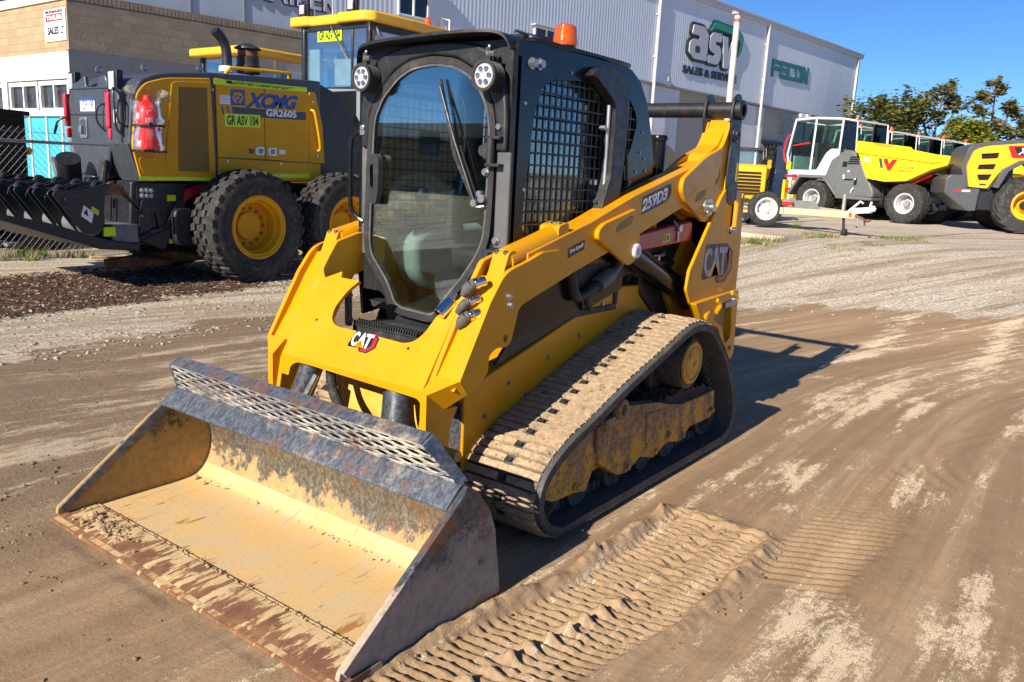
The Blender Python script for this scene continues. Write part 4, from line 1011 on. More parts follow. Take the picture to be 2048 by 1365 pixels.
# ---- cab
side = [(0.430, 0.80), (0.452, 1.00), (0.452, 1.95), (0.44, 2.035), (0.30, 2.050), (-0.37, 2.055), (-0.492, 2.036), (-0.587, 1.990), (-0.666, 1.904), (-0.717, 1.807), (-0.765, 1.690), (-0.800, 1.600), (-0.790, 1.55), (-0.72, 1.50), (-0.60, 1.40), (-0.55, .95), (-0.30, .90)]
win = rnd([(0.365, 1.30), (0.332, 1.608), (0.315, 1.742), (0.275, 1.868), (0.197, 1.917), (-0.05, 1.935), (-0.20, 1.925), (-0.262, 1.840), (-0.266, 1.50), (-0.23, 1.33), (-0.10, 1.22), (0.10, 1.20), (0.33, 1.24)], [.03, .1, .1, .06, .06, .05, .06, .08, .1, .05, .05, .05, .03], 4)
win2 = rnd([(-0.455, 1.905), (-0.490, 1.900), (-0.565, 1.835), (-0.580, 1.79), (-0.545, 1.685), (-0.462, 1.54), (-0.450, 1.60)], [.01, .02, .04, .03, .03, .02, .02], 4)
m = MB()
m.prism(side, 'y', .436, .454, holes=[win, win2]); cab = m.build("cab", "black_paint", ctl, smooth=30)
m = MB(); m.prism(side, 'y', -.454, -.436, holes=[win, win2]); m.build("side_panel", "black_paint", cab, smooth=30)
m = MB()   # roof and rear skin swept along the side outline
top = side[2:14]
vs = []; fs = []
for (x, z) in top: vs += [(x, -.44, z), (x, .44, z)]
c0 = Vector((-.2, 1.6))
for (x, z) in top:
    d = (c0-Vector((x, z))).normalized()*.02; vs += [(x+d.x, -.44, z+d.y), (x+d.x, .44, z+d.y)]
n = len(top)
for i in range(1, n-1): fs += [[2*i, 2*i+1, 2*i+3, 2*i+2], [2*n+2*i, 2*n+2*i+2, 2*n+2*i+3, 2*n+2*i+1]]
m.add(vs, fs); m.build("roof_skin", "black_paint", cab, smooth=50)
m = MB()   # raised roof panel with drip edge and front visor
m.prism(rnd([(0.34, -.463), (0.34, .463), (-0.37, .463), (-0.50, .45), (-0.50, -.45), (-0.37, -.463)], .03), 'z', 2.046, 2.066)
m.build("roof_panel", "black_paint", cab, bevel=.006)
m = MB(); pts = [(-.475, 1.965), (-.470, 2.005), (-.44, 2.035), (-.36, 2.052), (0, 2.068), (.30, 2.074), (.385, 2.070), (.420, 2.050), (.440, 2.010)]
pts = arc_pts(pts, 4); vs = []; fs = []
fx = lambda y: .560-.10*(abs(y)/.47)**4
for (y, z) in pts:
    e = fx(y); vs += [(e, y, z-.012), (e, y, z), (.36, y*.985, z-.002), (.36, y*.985, z-.014)]
for i in range(len(pts)-1):
    for c in range(4): c2 = (c+1) % 4; fs.append([i*4+c, i*4+c2, i*4+4+c2, i*4+4+c])
fs += [[0, 1, 2, 3], [len(vs)-1, len(vs)-2, len(vs)-3, len(vs)-4]]
m.add(vs, fs); m.build("visor", "black_satin", cab, smooth=40)
m = MB()
for (x, y) in ((.33, .43), (.0, .43), (-.33, .43)): m.bolt((x, y, 2.066), 'z', .008, .005)
m.tube(arc_pts([(.40, .40, 2.07), (.34, .36, 2.095), (.25, .38, 2.085), (.16, .40, 2.07)], 6), .006, 8)
m.build("roof_fixing", "bolt_steel", cab)
m = MB(); m.prism(rnd([(.30, 2.06), (.24, 2.105), (.06, 2.112), (.00, 2.085), (-.04, 2.06)], .02), 'y', .12, .34); m.build("roof_vent", "black_plastic", cab, bevel=.015, seg=3)
m = MB(); m.lathe([(0, .040), (.012, .042), (.015, .036)], (.025, .395, 2.066), 'z', 24); m.build("beacon_base", "black_plastic", cab)
m = MB(); m.lathe([(.012, .054), (.026, .057), (.030, .054), (.080, .050), (.095, .044), (.101, .03), (.103, 0)], (.025, .395, 2.066), 'z', 28); m.build("beacon", "amber_lens", ctl)
m = MB(); m.cyl((.025, .395, 2.07), (.025, .395, 2.13), .026, 14); m.build("beacon_reflector", "caution_yellow", cab)
# front frame with the arched door opening
door = [(-0.344, 1.749), (-0.297, 1.827), (-0.207, 1.908), (-0.119, 1.950), (0.011, 1.964), (0.137, 1.950), (0.222, 1.909), (0.287, 1.842), (0.323, 1.777), (0.340, 1.700), (0.340, 1.48), (0.336, 1.317), (0.328, 1.231), (0.291, 1.153), (0.211, 1.046), (0.124, 0.955), (0.060, 0.872), (0.025, 0.858), (-0.158, 0.867), (-0.200, 0.885), (-0.247, 0.975), (-0.309, 1.045), (-0.366, 1.105), (-0.377, 1.179), (-0.370, 1.360), (-0.356, 1.690)]
door = rnd(door, .03, 2)
def grow(P, d):
    n = len(P); A = sum(P[i][0]*P[(i+1) % n][1]-P[(i+1) % n][0]*P[i][1] for i in range(n)); s = 1 if A > 0 else -1; out = []
    for i in range(n):
        a, b_ = Vector(P[i-1]), Vector(P[(i+1) % n]); t = (b_-a).normalized(); out.append((P[i][0]+s*d*t.y, P[i][1]-s*d*t.x))
    return out
frame = rnd([(-.452, .93), (-.454, 2.0), (-.40, 2.045), (.40, 2.045), (.454, 2.0), (.454, 1.02), (.40, .98), (.30, .98), (.16, .80), (.06, .795), (-.27, .80), (-.275, .90), (-.31, .93)], .02)
m = MB(); m.prism(frame, 'x', .418, .440, holes=[grow(door, .050)]); m.build("front_frame", "black_satin", cab, smooth=30)
m = MB()   # moulded arch around the top of the door
outer_a = [(-.425, 1.60), (-.425, 1.80), (-.375, 1.93), (-.28, 2.01), (-.10, 2.045), (.15, 2.045), (.30, 2.01), (.385, 1.93), (.425, 1.78), (.43, 1.60)]
outer_a = arc_pts(outer_a, 4)
inner_a = [(-.385, 1.60), (-.375, 1.755), (-.322, 1.848), (-.222, 1.938), (-.125, 1.982), (.011, 1.998), (.145, 1.982), (.240, 1.938), (.315, 1.860), (.356, 1.790), (.375, 1.70), (.375, 1.60)]
m.prism(outer_a+inner_a[::-1], 'x', .436, .470); m.build("door_arch", "black_satin", cab, bevel=.012, seg=3)
m = MB(); m.prism(grow(door, .030), 'x', .440, .464, holes=[grow(door, .0)])
drf = m.build("door", "black_plastic", ctl, smooth=35)
m = MB(); m.prism(grow(door, .006), 'x', .450, .455); m.build("door_glass", "door_glass", drf, smooth=0)
m = MB(); m.prism(grow(door, .002), 'x', .455, .461, holes=[grow(door, -.010)]); m.build("door_seal", "grey_seal", drf, smooth=30)
m = MB(); m.prism(rnd([(.380, 1.20), (.452, 1.20), (.452, 1.60), (.380, 1.60)], .01), 'x', .440, .462); m.build("pillar_cover", "grey_plastic", cab, bevel=.008); m = MB(); m.prism(rnd([(-.45, 1.1), (-.395, 1.1), (-.395, 1.62), (-.45, 1.62)], .01), 'x', .440, .450); m.build("pillar_cover", "grey_plastic", cab, bevel=.008)
m = MB(); m.prism(rnd([(.352, 1.00), (.452, 1.06), (.452, 1.20), (.372, 1.20)], .01), 'x', .440, .455); m.build("pillar_foot", "black_satin", cab, bevel=.006)
for (y, z) in ((.365, 1.600), (.370, 1.135)):
    m = MB(); m.cyl((.485, y, z-.055), (.485, y, z+.055), .018, 14); m.box(.45, .50, y-.02, y+.055, z+.048, z+.062); m.box(.45, .50, y-.02, y+.055, z-.062, z-.048); m.prism(rnd([(y-.01, z-.045), (y-.075, z-.012), (y-.075, z+.02), (y-.01, z+.045)], .02), 'x', .462, .476)
    h = m.build("door_hinge", "black_plastic", drf, bevel=.004)
    m = MB(); m.bolt((.465, y-.035, z-.085), 'x', .013, .01); m.bolt((.465, y+.03, z+.10), 'x', .013, .01); m.build("hinge_bolt", "bolt_steel", cab)
m = MB(); m.prism(rnd([(-.305, 1.575), (-.350, 1.565), (-.368, 1.50), (-.360, 1.385), (-.330, 1.340), (-.300, 1.345), (-.285, 1.41), (-.285, 1.55)], .02), 'x', .462, .492, holes=[rnd([(-.320, 1.53), (-.340, 1.52), (-.338, 1.42), (-.315, 1.41)], .012)]); m.build("door_handle", "black_plastic", drf, bevel=.006)
m = MB(); m.tube(arc_pts([(.45, -.425, 1.672), (.46, -.455, 1.668), (.47, -.482, 1.640), (.475, -.490, 1.58), (.475, -.490, 1.36), (.47, -.482, 1.30), (.46, -.455, 1.272), (.45, -.425, 1.255)], 6), .011, 10); m.build("grab_rail", "black_paint", cab)
m = MB(); m.box(.452, .475, -.43, -.40, 1.655, 1.70); m.cyl((.46, -.41, 1.69), (.48, -.41, 1.69), .014, 10); m.build("rail_bracket", "steel", cab, bevel=.003)
# wiper
m = MB(); m.tube([(.478, .278, 1.400), (.488, .170, 1.640), (.480, .072, 1.865)], .006, 8); m.tube([(.480, .298, 1.405), (.486, .20, 1.62)], .004, 6)
wp = m.build("wiper", "black_satin", drf)
m = MB(); m.prism([(.060, 1.900), (.072, 1.896), (.165, 1.59), (.270, 1.400), (.262, 1.394), (.150, 1.58)], 'x', .466, .474); m.build("wiper_blade", "rubber", drf)
m = MB(); m.cyl((.46, .290, 1.385), (.495, .290, 1.385), .016, 14); m.cyl((.46, .325, 1.405), (.488, .325, 1.405), .017, 14); m.cyl((.46, .305, 1.425), (.48, .305, 1.425), .013, 14); m.tube(arc_pts([(.475, .27, 1.385), (.485, .30, 1.37), (.475, .335, 1.375)], 5), .006, 8); m.build("wiper_pivot", "steel", drf)
# work lights
for sg, y, z in ((-1, -.352, 1.905), (1, .358, 1.895)):
    m = MB(); m.lathe([(-.06, .0), (-.06, .03), (-.045, .052), (-.02, .058), (-.005, .062), (.0, .062), (.0, .050), (-.010, .048), (-.010, 0)], (.545, y, z), 'x', 28)
    for k in range(5): m.lathe([(-.045+.010*k, .052), (-.043+.010*k, .060), (-.040+.010*k, .060), (-.038+.010*k, .052)], (.535-.015, y, z), 'x', 24)
    m.box(.50, .52, y-.012, y+.012, z+.055, z+.11)
    wl = m.build("work_light", "black_plastic", ctl)
    m = MB(); m.lathe([(0, .0), (.004, .03), (0, .049), (-.004, .049)], (.538, y, z), 'x', 24); m.build("lens", "light_lens", wl)
    m = MB()
    for k in range(6):
        a = k*math.pi/3; m.lathe([(-.004, .013), (.006, .010), (.008, .0)], (.540, y+.028*math.cos(a), z+.028*math.sin(a)), 'x', 10)
    m.build("led_reflector", "chrome", wl)
    m = MB(); m.bolt((.515, y, z+.085), 'y', .012, .02); m.tube([(.51, y, z+.06), (.51, y, z+.12)], .007, 8); m.build("lamp_bracket", "steel", wl)
    m = MB(); m.prism(rnd([(y-.045, z-.17), (y+.045, z-.17), (y+.05, z), (y-.05, z)], .04), 'x', .4405, .442); m.build("lamp_recess", "black_print", cab, smooth=0)
for (x, z) in ((.349, 1.962), (.295, 1.965)):
    m = MB(); m.bolt((x, .454, z), 'y', .018, .014); m.build("cab_bolt", "bolt_steel", cab)
m = MB()
for (x, z) in ((.05, 1.96), (.38, 1.80), (.36, 1.45), (.40, 1.22), (-.63, 1.65), (-.60, 1.55), (-.68, 1.62), (-.55, 1.50), (-.70, 1.56), (-.64, 1.75)): m.bolt((x, .454, z), 'y', .006, .004)
m.build("rivet", "bolt_steel", cab)
# side windows: steel grid in front of tinted glass
def inside_poly(x, y, P):
    c = False; n = len(P)
    for i in range(n):
        x1, y1 = P[i]; x2, y2 = P[i-1]
        if (y1 > y) != (y2 > y) and x < (x2-x1)*(y-y1)/(y2-y1)+x1: c = not c
    return c
def spans(P, v, vert):
    xs = []; n = len(P)
    for i in range(n):
        a, b_ = P[i-1], P[i]
        if vert: a, b_ = (a[1], a[0]), (b_[1], b_[0])
        if (a[1] > v) != (b_[1] > v): xs.append(a[0]+(v-a[1])/(b_[1]-a[1])*(b_[0]-a[0]))
    xs.sort(); return list(zip(xs[::2], xs[1::2]))
for sg in (1, -1):
    m = MB()
    for P in (win, win2):
        x = -.75
        while x < .45:
            for (a, b_) in spans(P, x, True): m.box(x-.0035, x+.0035, *sorted((sg*.438, sg*.446)), a, b_)
            x += .0445
        z = 1.0
        while z < 2.0:
            for (a, b_) in spans(P, z, False): m.box(a, b_, *sorted((sg*.443, sg*.450)), z-.0035, z+.0035)
            z += .0505
    m.build("window_guard", "black_satin", cab, smooth=0)
    m = MB(); m.prism(grow(win, .01), 'y', *sorted((sg*.415, sg*.420))); m.prism(grow(win2, .01), 'y', *sorted((sg*.415, sg*.420))); m.build("side_window", "side_glass", cab, smooth=0)
    m = MB()
    cv = [(-0.045, 1.960), (-0.10, 2.000), (-0.217, 2.022), (-0.326, 2.010), (-0.392, 1.955), (-0.408, 1.783), (-0.375, 1.453), (-0.355, 1.330), (-0.20, 1.355), (-0.215, 1.40), (-0.268, 1.52), (-0.275, 1.84), (-0.238, 1.880), (-0.09, 1.955)]
    m.prism(rnd(cv, [.01, .04, .04, .04, .04, .05, .05, .01, .01, .02, .03, .03, .03, .01], 4), 'y', *sorted((sg*.454, sg*.505))); m.build("side_cover", "black_satin", cab, bevel=.018, seg=4)
    m = MB(); m.tube(arc_pts([(-.258, sg*.475, 1.85), (-.262, sg*.475, 1.50), (-.245, sg*.47, 1.43), (-.20, sg*.465, 1.40)], 5), .010, 8); m.cyl((-.225, sg*.455, 1.745), (-.225, sg*.485, 1.745), .012, 10); m.cyl((-.235, sg*.455, 1.40), (-.235, sg*.485, 1.40), .012, 10); m.build("window_latch_bar", "steel", cab)
    m = MB(); m.tube([(-.47, sg*.465, 1.66), (-.50, sg*.465, 1.50)], .008, 8); m.bolt((-.50, sg*.46, 1.49), (0, sg, 0), .016, .012); m.build("gas_strut", "black_satin", cab)
# interior
m = MB(); m.prism(rnd([(-.45, 1.02), (.02, 1.02), (.04, 1.12), (-.02, 1.15), (-.30, 1.12), (-.42, 1.62), (-.52, 1.64), (-.56, 1.10)], .04), 'y', -.24, .24); m.build("seat", "seat_vinyl", ctl, bevel=.04, seg=3)
for y, w in ((-.36, .075), (.34, .075)):
    m = MB(); m.prism(rnd([(.22, .98), (.24, 1.16), (.16, 1.22), (-.40, 1.24), (-.45, .95), (.10, .90)], .05), 'y', y-w, y+w); m.build("arm_console", "console_grey", ctl, bevel=.03, seg=3)
    m = MB(); m.tube([(.10, y, 1.20), (.12, y, 1.34)], [.02, .022], 12); m.lathe([(-.02, .0), (-.02, .03), (.02, .036), (.05, .025), (.06, 0)], (.12, y, 1.37), 'z', 14); m.build("joystick", "black_plastic", ctl)
m = MB(); m.box(.30, .36, .20, .36, .98, 1.10); m.lathe([(0, .06), (.05, .06), (.06, .05), (.06, 0)], (.26, .27, 1.10), 'z', 18); m.build("foot_pedal", "console_grey", ctl, bevel=.02)
m = MB(); m.box(-.55, .41, -.43, .43, .84, .87); m.box(-.56, -.53, -.43, .43, .87, 1.25); m.build("cab_floor", "black_plastic", ctl)
m = MB(); m.box(.05, .09, -.42, -.30, 1.58, 1.70); m.box(.05, .09, .28, .40, 1.80, 1.90); m.build("display_panel", "black_plastic", ctl, bevel=.01)
m = MB()
for k in range(5): m.tube([(-.20-.02*k, -.15+.1*k, 1.2), (-.1, -.18+.11*k, 1.28)], .012, 6)
m.prism(rnd([(-.1, 1.16), (.02, 1.16), (.0, 1.42), (-.05, 1.42)], .02), 'y', -.28, -.25); m.build("seat_bar", "black_satin", ctl)

# ---- markings
def cat_badge(name, parent, O, U, V, white, d0=.0005):
    """wordmark badge: letters, yellow triangle, dark hexagon with a red edge"""
    O, U, V = Vector(O), Vector(U), Vector(V)
    m = MB()
    decal(m, O, U, V, rnd([(-.02, .16), (.10, 1.04), (.84, 1.04), (1.05, .80), (1.05, .30), (.80, -.06), (.50, -.06), (.44, .14), (.02, .08)], .04), d0, .001, 0)
    decal(m, O, U, V, [(.80, .98), (1.0, .76), (1.0, .32), (.77, 0), (.54, 0), (.54, .10), (.74, .10), (.90, .36), (.90, .98)], d0+.001, .0006, 1)
    decal(m, O, U, V, [(.22, .16), (.64, .16), (.42, .56)], d0+.0022, .0006, 3)
    for ch, a, b in (("C", .05, .28), ("A", .27, .60), ("T", .54, .82)):
        lettering(m, ch, O+U*(a+.02)+V*(.16 if ch == "C" else .16), U*(b-a), V*.78, d0+.0012, .0006, .035, .06, 2)
    decal(m, O, U, V, [(.31, .155), (.57, .155), (.43, .50)], d0+.0022, .0006, 3)
    return m.build(name, ["black_print", "red_print", white, "yellow"], parent, smooth=0)
tC = Vector(slant(0, .07)); vdir = (Vector(slant(0, .2))-tC).normalized()
cat_badge("maker_badge", cb, tC+Vector((.0012, -.060, .0012))+vdir*.028, (0, .150, 0), vdir*.085, "white_print")
cat_badge("maker_badge", towL, (-1.215, .605, .945), (-.42, 0, -.006), (.02, 0, .215), "grey_print")
m = MB(); O = Vector((-.505, .562, 1.350)); U = Vector((-.272, 0, .067)); V = Vector((.004, 0, .072))
decal(m, O, U, V, rnd([(-.03, -.10), (.97, -.10), (1.16, .35), (1.10, 1.1), (-.01, 1.12)], .05), .0005, .001, 0)
decal(m, O, U, V, [(1.0, .0), (1.10, .40), (1.05, 1.0), (1.0, 1.0)], .0016, .0006, 1)
lettering(m, "259D3", O+U*.02+V*.08, U*.95, V*.84, .0018, .0008, .03, .06, 2)
m.build("model_decal", ["black_print", "rust", "white_print"], armL, smooth=0)
m = MB(); O = Vector((.150, .562, 1.163)); U = Vector((-.125, 0, .032)); V = Vector((.0, 0, .040))
decal(m, O, U, V, rnd([(-.03, -.05), (1.03, -.05), (1.03, 1.05), (-.03, 1.05)], .04), .0005, .001, 0); lettering(m, "Two Speed", O+U*.08+V*.25, U*.84, V*.52, .0016, .0006, .02, .0, 1)
m.build("speed_decal", ["black_print", "white_print"], armL, smooth=0)
m = MB(); m.prism(rnd([(-1.58, 1.52), (-1.545, 1.53), (-1.55, 1.64), (-1.575, 1.63)], .004), 'y', .6125, .6135); m.build("warning_decal", "caution_yellow", ctl, smooth=0)
# ------------------------------------------------------------------ buildings
class Wall:
    """a vertical wall frame: origin, direction; P(u, z, out) is a point"""
    def __init__(s, x, y, ang, flip=1): s.o = Vector((x, y, 0)); a = R(ang); s.d = Vector((math.cos(a), math.sin(a), 0)); s.n = Vector((math.sin(a), -math.cos(a), 0))*flip
    def P(s, u, z, w=0): return tuple(s.o+s.d*u+s.n*w+Vector((0, 0, z)))
    def box(s, mb, u0, u1, z0, z1, w0, w1, mi=0):
        vs = [s.P(u, z, w) for u in (u0, u1) for w in (w0, w1) for z in (z0, z1)]
        return mb.add(vs, [(0, 1, 3, 2), (4, 6, 7, 5), (0, 4, 5, 1), (2, 3, 7, 6), (0, 2, 6, 4), (1, 5, 7, 3)], mi)
    def text(s, mb, body, u0, u1, z0, z1, w, thick=.01, bold=0.0, slant=0, mi=0, spacing=1.0):
        # read from the side the normal points to
        a, b = (u0, u1)
        return lettering(mb, body, s.P(a, z0, w), Vector(s.P(b, z0, w))-Vector(s.P(a, z0, w)), (0, 0, z1-z0), 0, thick, bold, slant, mi, spacing)
def brick_mat(name, c1, c2, mortar, rot):
    b = NB(name); tc = b.n("TexCoord"); 
    v = b.coord(rot=(0, 0, rot)); sp_ = b.sep(v); cmb = b.n("CombineXYZ"); b.link(sp_[0], cmb.inputs[0]); b.link(sp_[2], cmb.inputs[1])
    br = b.n("TexBrick"); b.link(cmb.outputs[0], br.inputs[0]); br.inputs["Scale"].default_value = 1.0
    br.inputs["Brick Width"].default_value = .40; br.inputs["Row Height"].default_value = .19; br.inputs["Mortar Size"].default_value = .010; br.inputs["Mortar Smooth"].default_value = .3
    br.inputs["Color1"].default_value = (*c1, 1); br.inputs["Color2"].default_value = (*c2, 1); br.inputs["Mortar"].default_value = (*mortar, 1)
    n = b.noise(b.coord(), 9, 6, .75); n2 = b.noise(b.coord(), 28, 5, .7)
    c = b.mix(b.ramp(n, .3, .7, 0, .35), br.outputs[0], tuple(x*.55 for x in c1)); b.col(c); b.set(Roughness=.95)
    b.bump(b.math('ADD', b.math('MULTIPLY', n2, 1.4), b.math('MULTIPLY', br.outputs[1], -.8)), .8, .03)
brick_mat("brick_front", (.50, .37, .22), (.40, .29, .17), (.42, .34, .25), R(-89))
brick_mat("brick_shade_side", (.27, .225, .18), (.20, .165, .13), (.22, .19, .155), R(-172))  # same brick, its colour darkened for the face in shade
def sheet_mat(name, col, pitch, rot, horiz=False, depth=.03):
    b = NB(name); v = b.coord(rot=(0, 0, rot)); w = b.n("TexWave"); w.wave_type = 'BANDS'; w.bands_direction = 'Z' if horiz else 'X'
    b.link(v, w.inputs[0]); w.inputs["Scale"].default_value = .3142/pitch*1.0; w.inputs["Distortion"].default_value = 0
    n = b.noise(b.coord(scale=(.6, .6, .15)), 1.6, 6, .65)
    b.col(b.mix(b.ramp(n, .35, .7, 0, .5), col, tuple(x*.85 for x in col))); b.set(Roughness=.55); b.b.inputs["Specular IOR Level"].default_value = .3
    b.bump(w.outputs[1], .35, depth*.6)
sheet_mat("shed_sheet", (.58, .64, .74), .19, R(-174)); sheet_mat("shed_lower", (.54, .57, .65), .6, R(-174), True, .02); sheet_mat("roller_slat", (.36, .33, .31), .11, R(-174), True, .03)

lfw = Wall(-7.02, -18.96, 269, 1)      # sunny end: u runs away from the corner, normal faces the yard entrance (+x)
lfw.n = Vector((1, 0, 0)) - lfw.d*Vector((1, 0, 0)).dot(lfw.d); lfw.n.normalize()
rtw = Wall(-7.02, -18.96, 172, 1)
rtw.n = Vector((math.sin(R(8)), math.cos(R(8)), 0)); rtw.d = rtw.d*1.068
office = thing("office_building", "two storey office building of cream split-face brick with teal panels under white windows", "building", (0, 0, 0))
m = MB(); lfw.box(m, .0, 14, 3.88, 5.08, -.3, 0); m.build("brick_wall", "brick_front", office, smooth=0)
m = MB(); rtw.box(m, 0.004, 8.4, 3.92, 5.08, -.3, 0); m.build("brick_wall", "brick_shade_side", office, smooth=0)
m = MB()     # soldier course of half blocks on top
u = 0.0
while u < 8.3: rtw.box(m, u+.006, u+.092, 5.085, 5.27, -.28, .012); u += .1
m.build("soldier_course", "brick_shade_side", office, smooth=0)
m = MB(); lfw.box(m, -.02, 14, 5.085, 5.30, -.4, .05); m.build("cornice", "cream_render", office, smooth=0)
m = MB(); lfw.box(m, 0, 14, 5.30, 7.2, -.35, -.06); m.build("upper_window", "office_glass", office, smooth=0)
m = MB(); lfw.box(m, -.015, 14, 3.24, 3.878, -.3, .03); m.build("lintel_beam", "cream_render", office, smooth=0)
m = MB(); rtw.box(m, -.02, 8.4, .0, 3.915, -.3, .02); m.build("lower_wall", "slate_render", office, smooth=0)
m = MB(); rtw.box(m, 0, 8.4, 5.275, 7.2, -.34, -.05); m.build("fascia_panel", "fascia_panel", office, smooth=0)
m = MB()
for u in (.9, 2.9, 4.35, 6.4): rtw.box(m, u, u+.05, 5.28, 7.2, -.06, -.02)
m.build("panel_joint", "slate_render", office, smooth=0)
m = MB(); lfw.box(m, 0, 14, 0, 3.235, -.32, -.12); m.build("window_wall", "office_glass", office, smooth=0)
for k, (a, b_) in enumerate(((.10, 1.78), (1.86, 3.62), (4.0, 5.7), (5.8, 7.5))):
    m = MB()
    for (u0, u1, z0, z1) in ((a, a+.09, 2.44, 3.20), (b_-.09, b_, 2.44, 3.20), (a+.09, b_-.09, 3.10, 3.20), (a+.09, b_-.09, 2.44, 2.53), ((a+b_)/2-.03, (a+b_)/2+.03, 2.53, 3.10)): lfw.box(m, u0, u1, z0, z1, -.12, .02)
    w = m.build("window", "white_frame", office, smooth=0)
    m = MB(); lfw.box(m, a+.09, b_-.09, 2.53, 3.10, -.10, -.06); m.build("pane", "office_glass", w, smooth=0)
m = MB(); lfw.box(m, 0, 14, 2.33, 2.437, -.12, .05); m.build("window_sill", "white_frame", office, smooth=0)
m = MB(); lfw.box(m, 3.66, 3.98, 2.44, 3.235, -.11, .06); m.build("pier", "white_frame", office, smooth=0)
for (a, b_) in ((.03, .62), (.70, 1.50), (1.62, 2.50), (2.60, 3.6), (3.7, 4.6), (4.7, 5.6)):
    m = MB(); lfw.box(m, a, b_, .0, 2.325, -.11, -.04); m.build("teal_panel", "teal_panel", office, smooth=0)
    m = MB(); lfw.box(m, b_+.005, b_+.075, .0, 2.325, -.11, .0); m.build("mullion", "white_frame", office, smooth=0)
m = MB()     # framed sign on the brick corner
lfw.box(m, .04, 1.19, 4.14, 4.89, .002, .03, 0)
lfw.box(m, .17, 1.09, 4.61, 4.80-.02, .031, .034, 1)
def ltext(mb, s, u_left, u_right, z0, z1, mi, bold=.02, w=.035):   # this end is read from +x: left is larger u
    lettering(mb, s, lfw.P(u_left, z0, w), Vector(lfw.P(u_right, z0, w))-Vector(lfw.P(u_left, z0, w)), (0, 0, z1-z0), 0, .004, bold, 0, mi)
ltext(m, "BONANZA", 1.08, .14, 4.80, 4.87, 2, .03); ltext(m, "TRAILERS", 1.03, .20, 4.64, 4.75, 3, .03); ltext(m, "SALES", 1.02, .42, 4.30, 4.48, 2, .03)
lfw.box(m, .17, .33, 4.31, 4.335, .031, .036, 2); lfw.box(m, .17, .20, 4.335, 4.47, .031, .036, 2); m.prism([(0, 0), (1, 0), (.5, 1)], 'z', 0, .004, mi=2, fn=lambda q: lfw.P(.245-.12*q[0], 4.44+.05*q[1], .036+q[2]))
sg_ = m.build("wall_sign", ["white_print", "red_bright", "black_print", "white_print"], None, smooth=0)
tag(sg_, "small white and red wall sign reading Bonanza Trailers Sales on sunny brick", "sign")
m = MB()
rtw.text(m, "TRAILERS", 4.02, 7.60, 5.92, 6.60, -.048, .03, .05, 0, 0, 1.02); rtw.text(m, "TRAILERS", 4.08, 7.56, 5.96, 6.57, .0, .03, .012, 0, 1, 1.06)  # slightly larger purple outline letters behind the pale ones
tag(m.build("lettering_sign", ["purple_outline", "letter_pale"], None, smooth=0), "large pale raised letters on the panels above the brick, cut off by the picture top", "sign")

MX, MY = -15.94, -17.71
class LongWall(Wall):
    U = ([-1.5, 0, .92, 2.11, 6.95, 8.15, 14.23, 18.29, 23.25, 27.64, 34.05, 40], [-1.5, 0, 1.01, 2.30, 7.69, 9.04, 16.05, 20.84, 26.83, 32.27, 40.44, 48])
    def P(s, u, z, w=0, k=None):
        if k is None: k = float(np.interp(u, [0, 14, 20, 34], [1.035, 1.067, 1.08, 1.115]))
        return tuple(s.o+s.d*float(np.interp(u, *s.U))+s.n*w+Vector((0, 0, z*k)))
    def box(s, mb, u0, u1, z0, z1, w0, w1, mi=0):
        k = 1.094 if u1-u0 > 2.5 else float(np.interp((u0+u1)/2, [0, 14, 20, 34], [1.035, 1.067, 1.08, 1.115]))
        vs = [s.P(u, z, w, k) for u in (u0, u1) for w in (w0, w1) for z in (z0, z1)]
        return mb.add(vs, [(0, 1, 3, 2), (4, 6, 7, 5), (0, 4, 5, 1), (2, 3, 7, 6), (0, 2, 6, 4), (1, 5, 7, 3)], mi)
shw = LongWall(MX, MY, 174, 1); shw.n = Vector((math.sin(R(6)), math.cos(R(6)), 0))
shed = thing("metal_shed", "long tall shed clad in grey ribbed sheet with roller doors and downpipes", "building", (0, 0, 0))
LEN = 34.05
m = MB(); shw.box(m, -1.5, LEN, 5.34, 9.08, -.4, 0); m.build("upper_cladding", "shed_sheet", shed, smooth=0)
m = MB(); shw.box(m, -1.5, LEN+.12, 9.085, 9.30, -.6, .14); shw.box(m, -1.5, LEN+.16, 9.30, 9.36, -.6, .18); m.build("gutter", "flash_grey", shed, smooth=0)
m = MB(); shw.box(m, -1.5, LEN, 5.26, 5.335, -.4, .05); m.build("sill_flashing", "lead_grey", shed, smooth=0)
m = MB()
for (a, b_) in ((-1.5, 16.5), (21.6, 23.98), (27.7, LEN)):
    m = MB(); shw.box(m, a, b_, 0, 5.255, -.5, -.16); m.build("lower_wall", "shed_lower", shed, smooth=0)
m = MB(); shw.box(m, LEN-.02, LEN, 0, 9.08, -14, -.45); shw.box(m, -1.5, LEN, 9.0, 9.05, -14, -.45); m.build("end_wall", "shed_sheet", shed, smooth=0)
m = MB(); shw.box(m, 16.505, 21.595, .2, 5.25, -.6, -.42); m.build("roller_door", "roller_slat", shed, smooth=0)
m = MB(); shw.box(m, 23.985, 27.695, 3.70, 5.25, -1.4, -1.2); m.build("porch_wall", "porch_grey", shed, smooth=0)
m = MB(); shw.box(m, 23.985, 27.695, 3.55, 3.69, -1.4, -1.0); m.build("porch_beam", "slate_print", shed, smooth=0)
m = MB(); shw.box(m, 23.985, 27.695, .2, 3.54, -1.5, -1.3); m.build("entrance_glazing", "dark_glass", shed, smooth=0)
m = MB(); shw.box(m, 24.95, 25.75, 2.75, 3.50, -1.29, -1.27); m.build("door_notice", "white_print", shed, smooth=0)
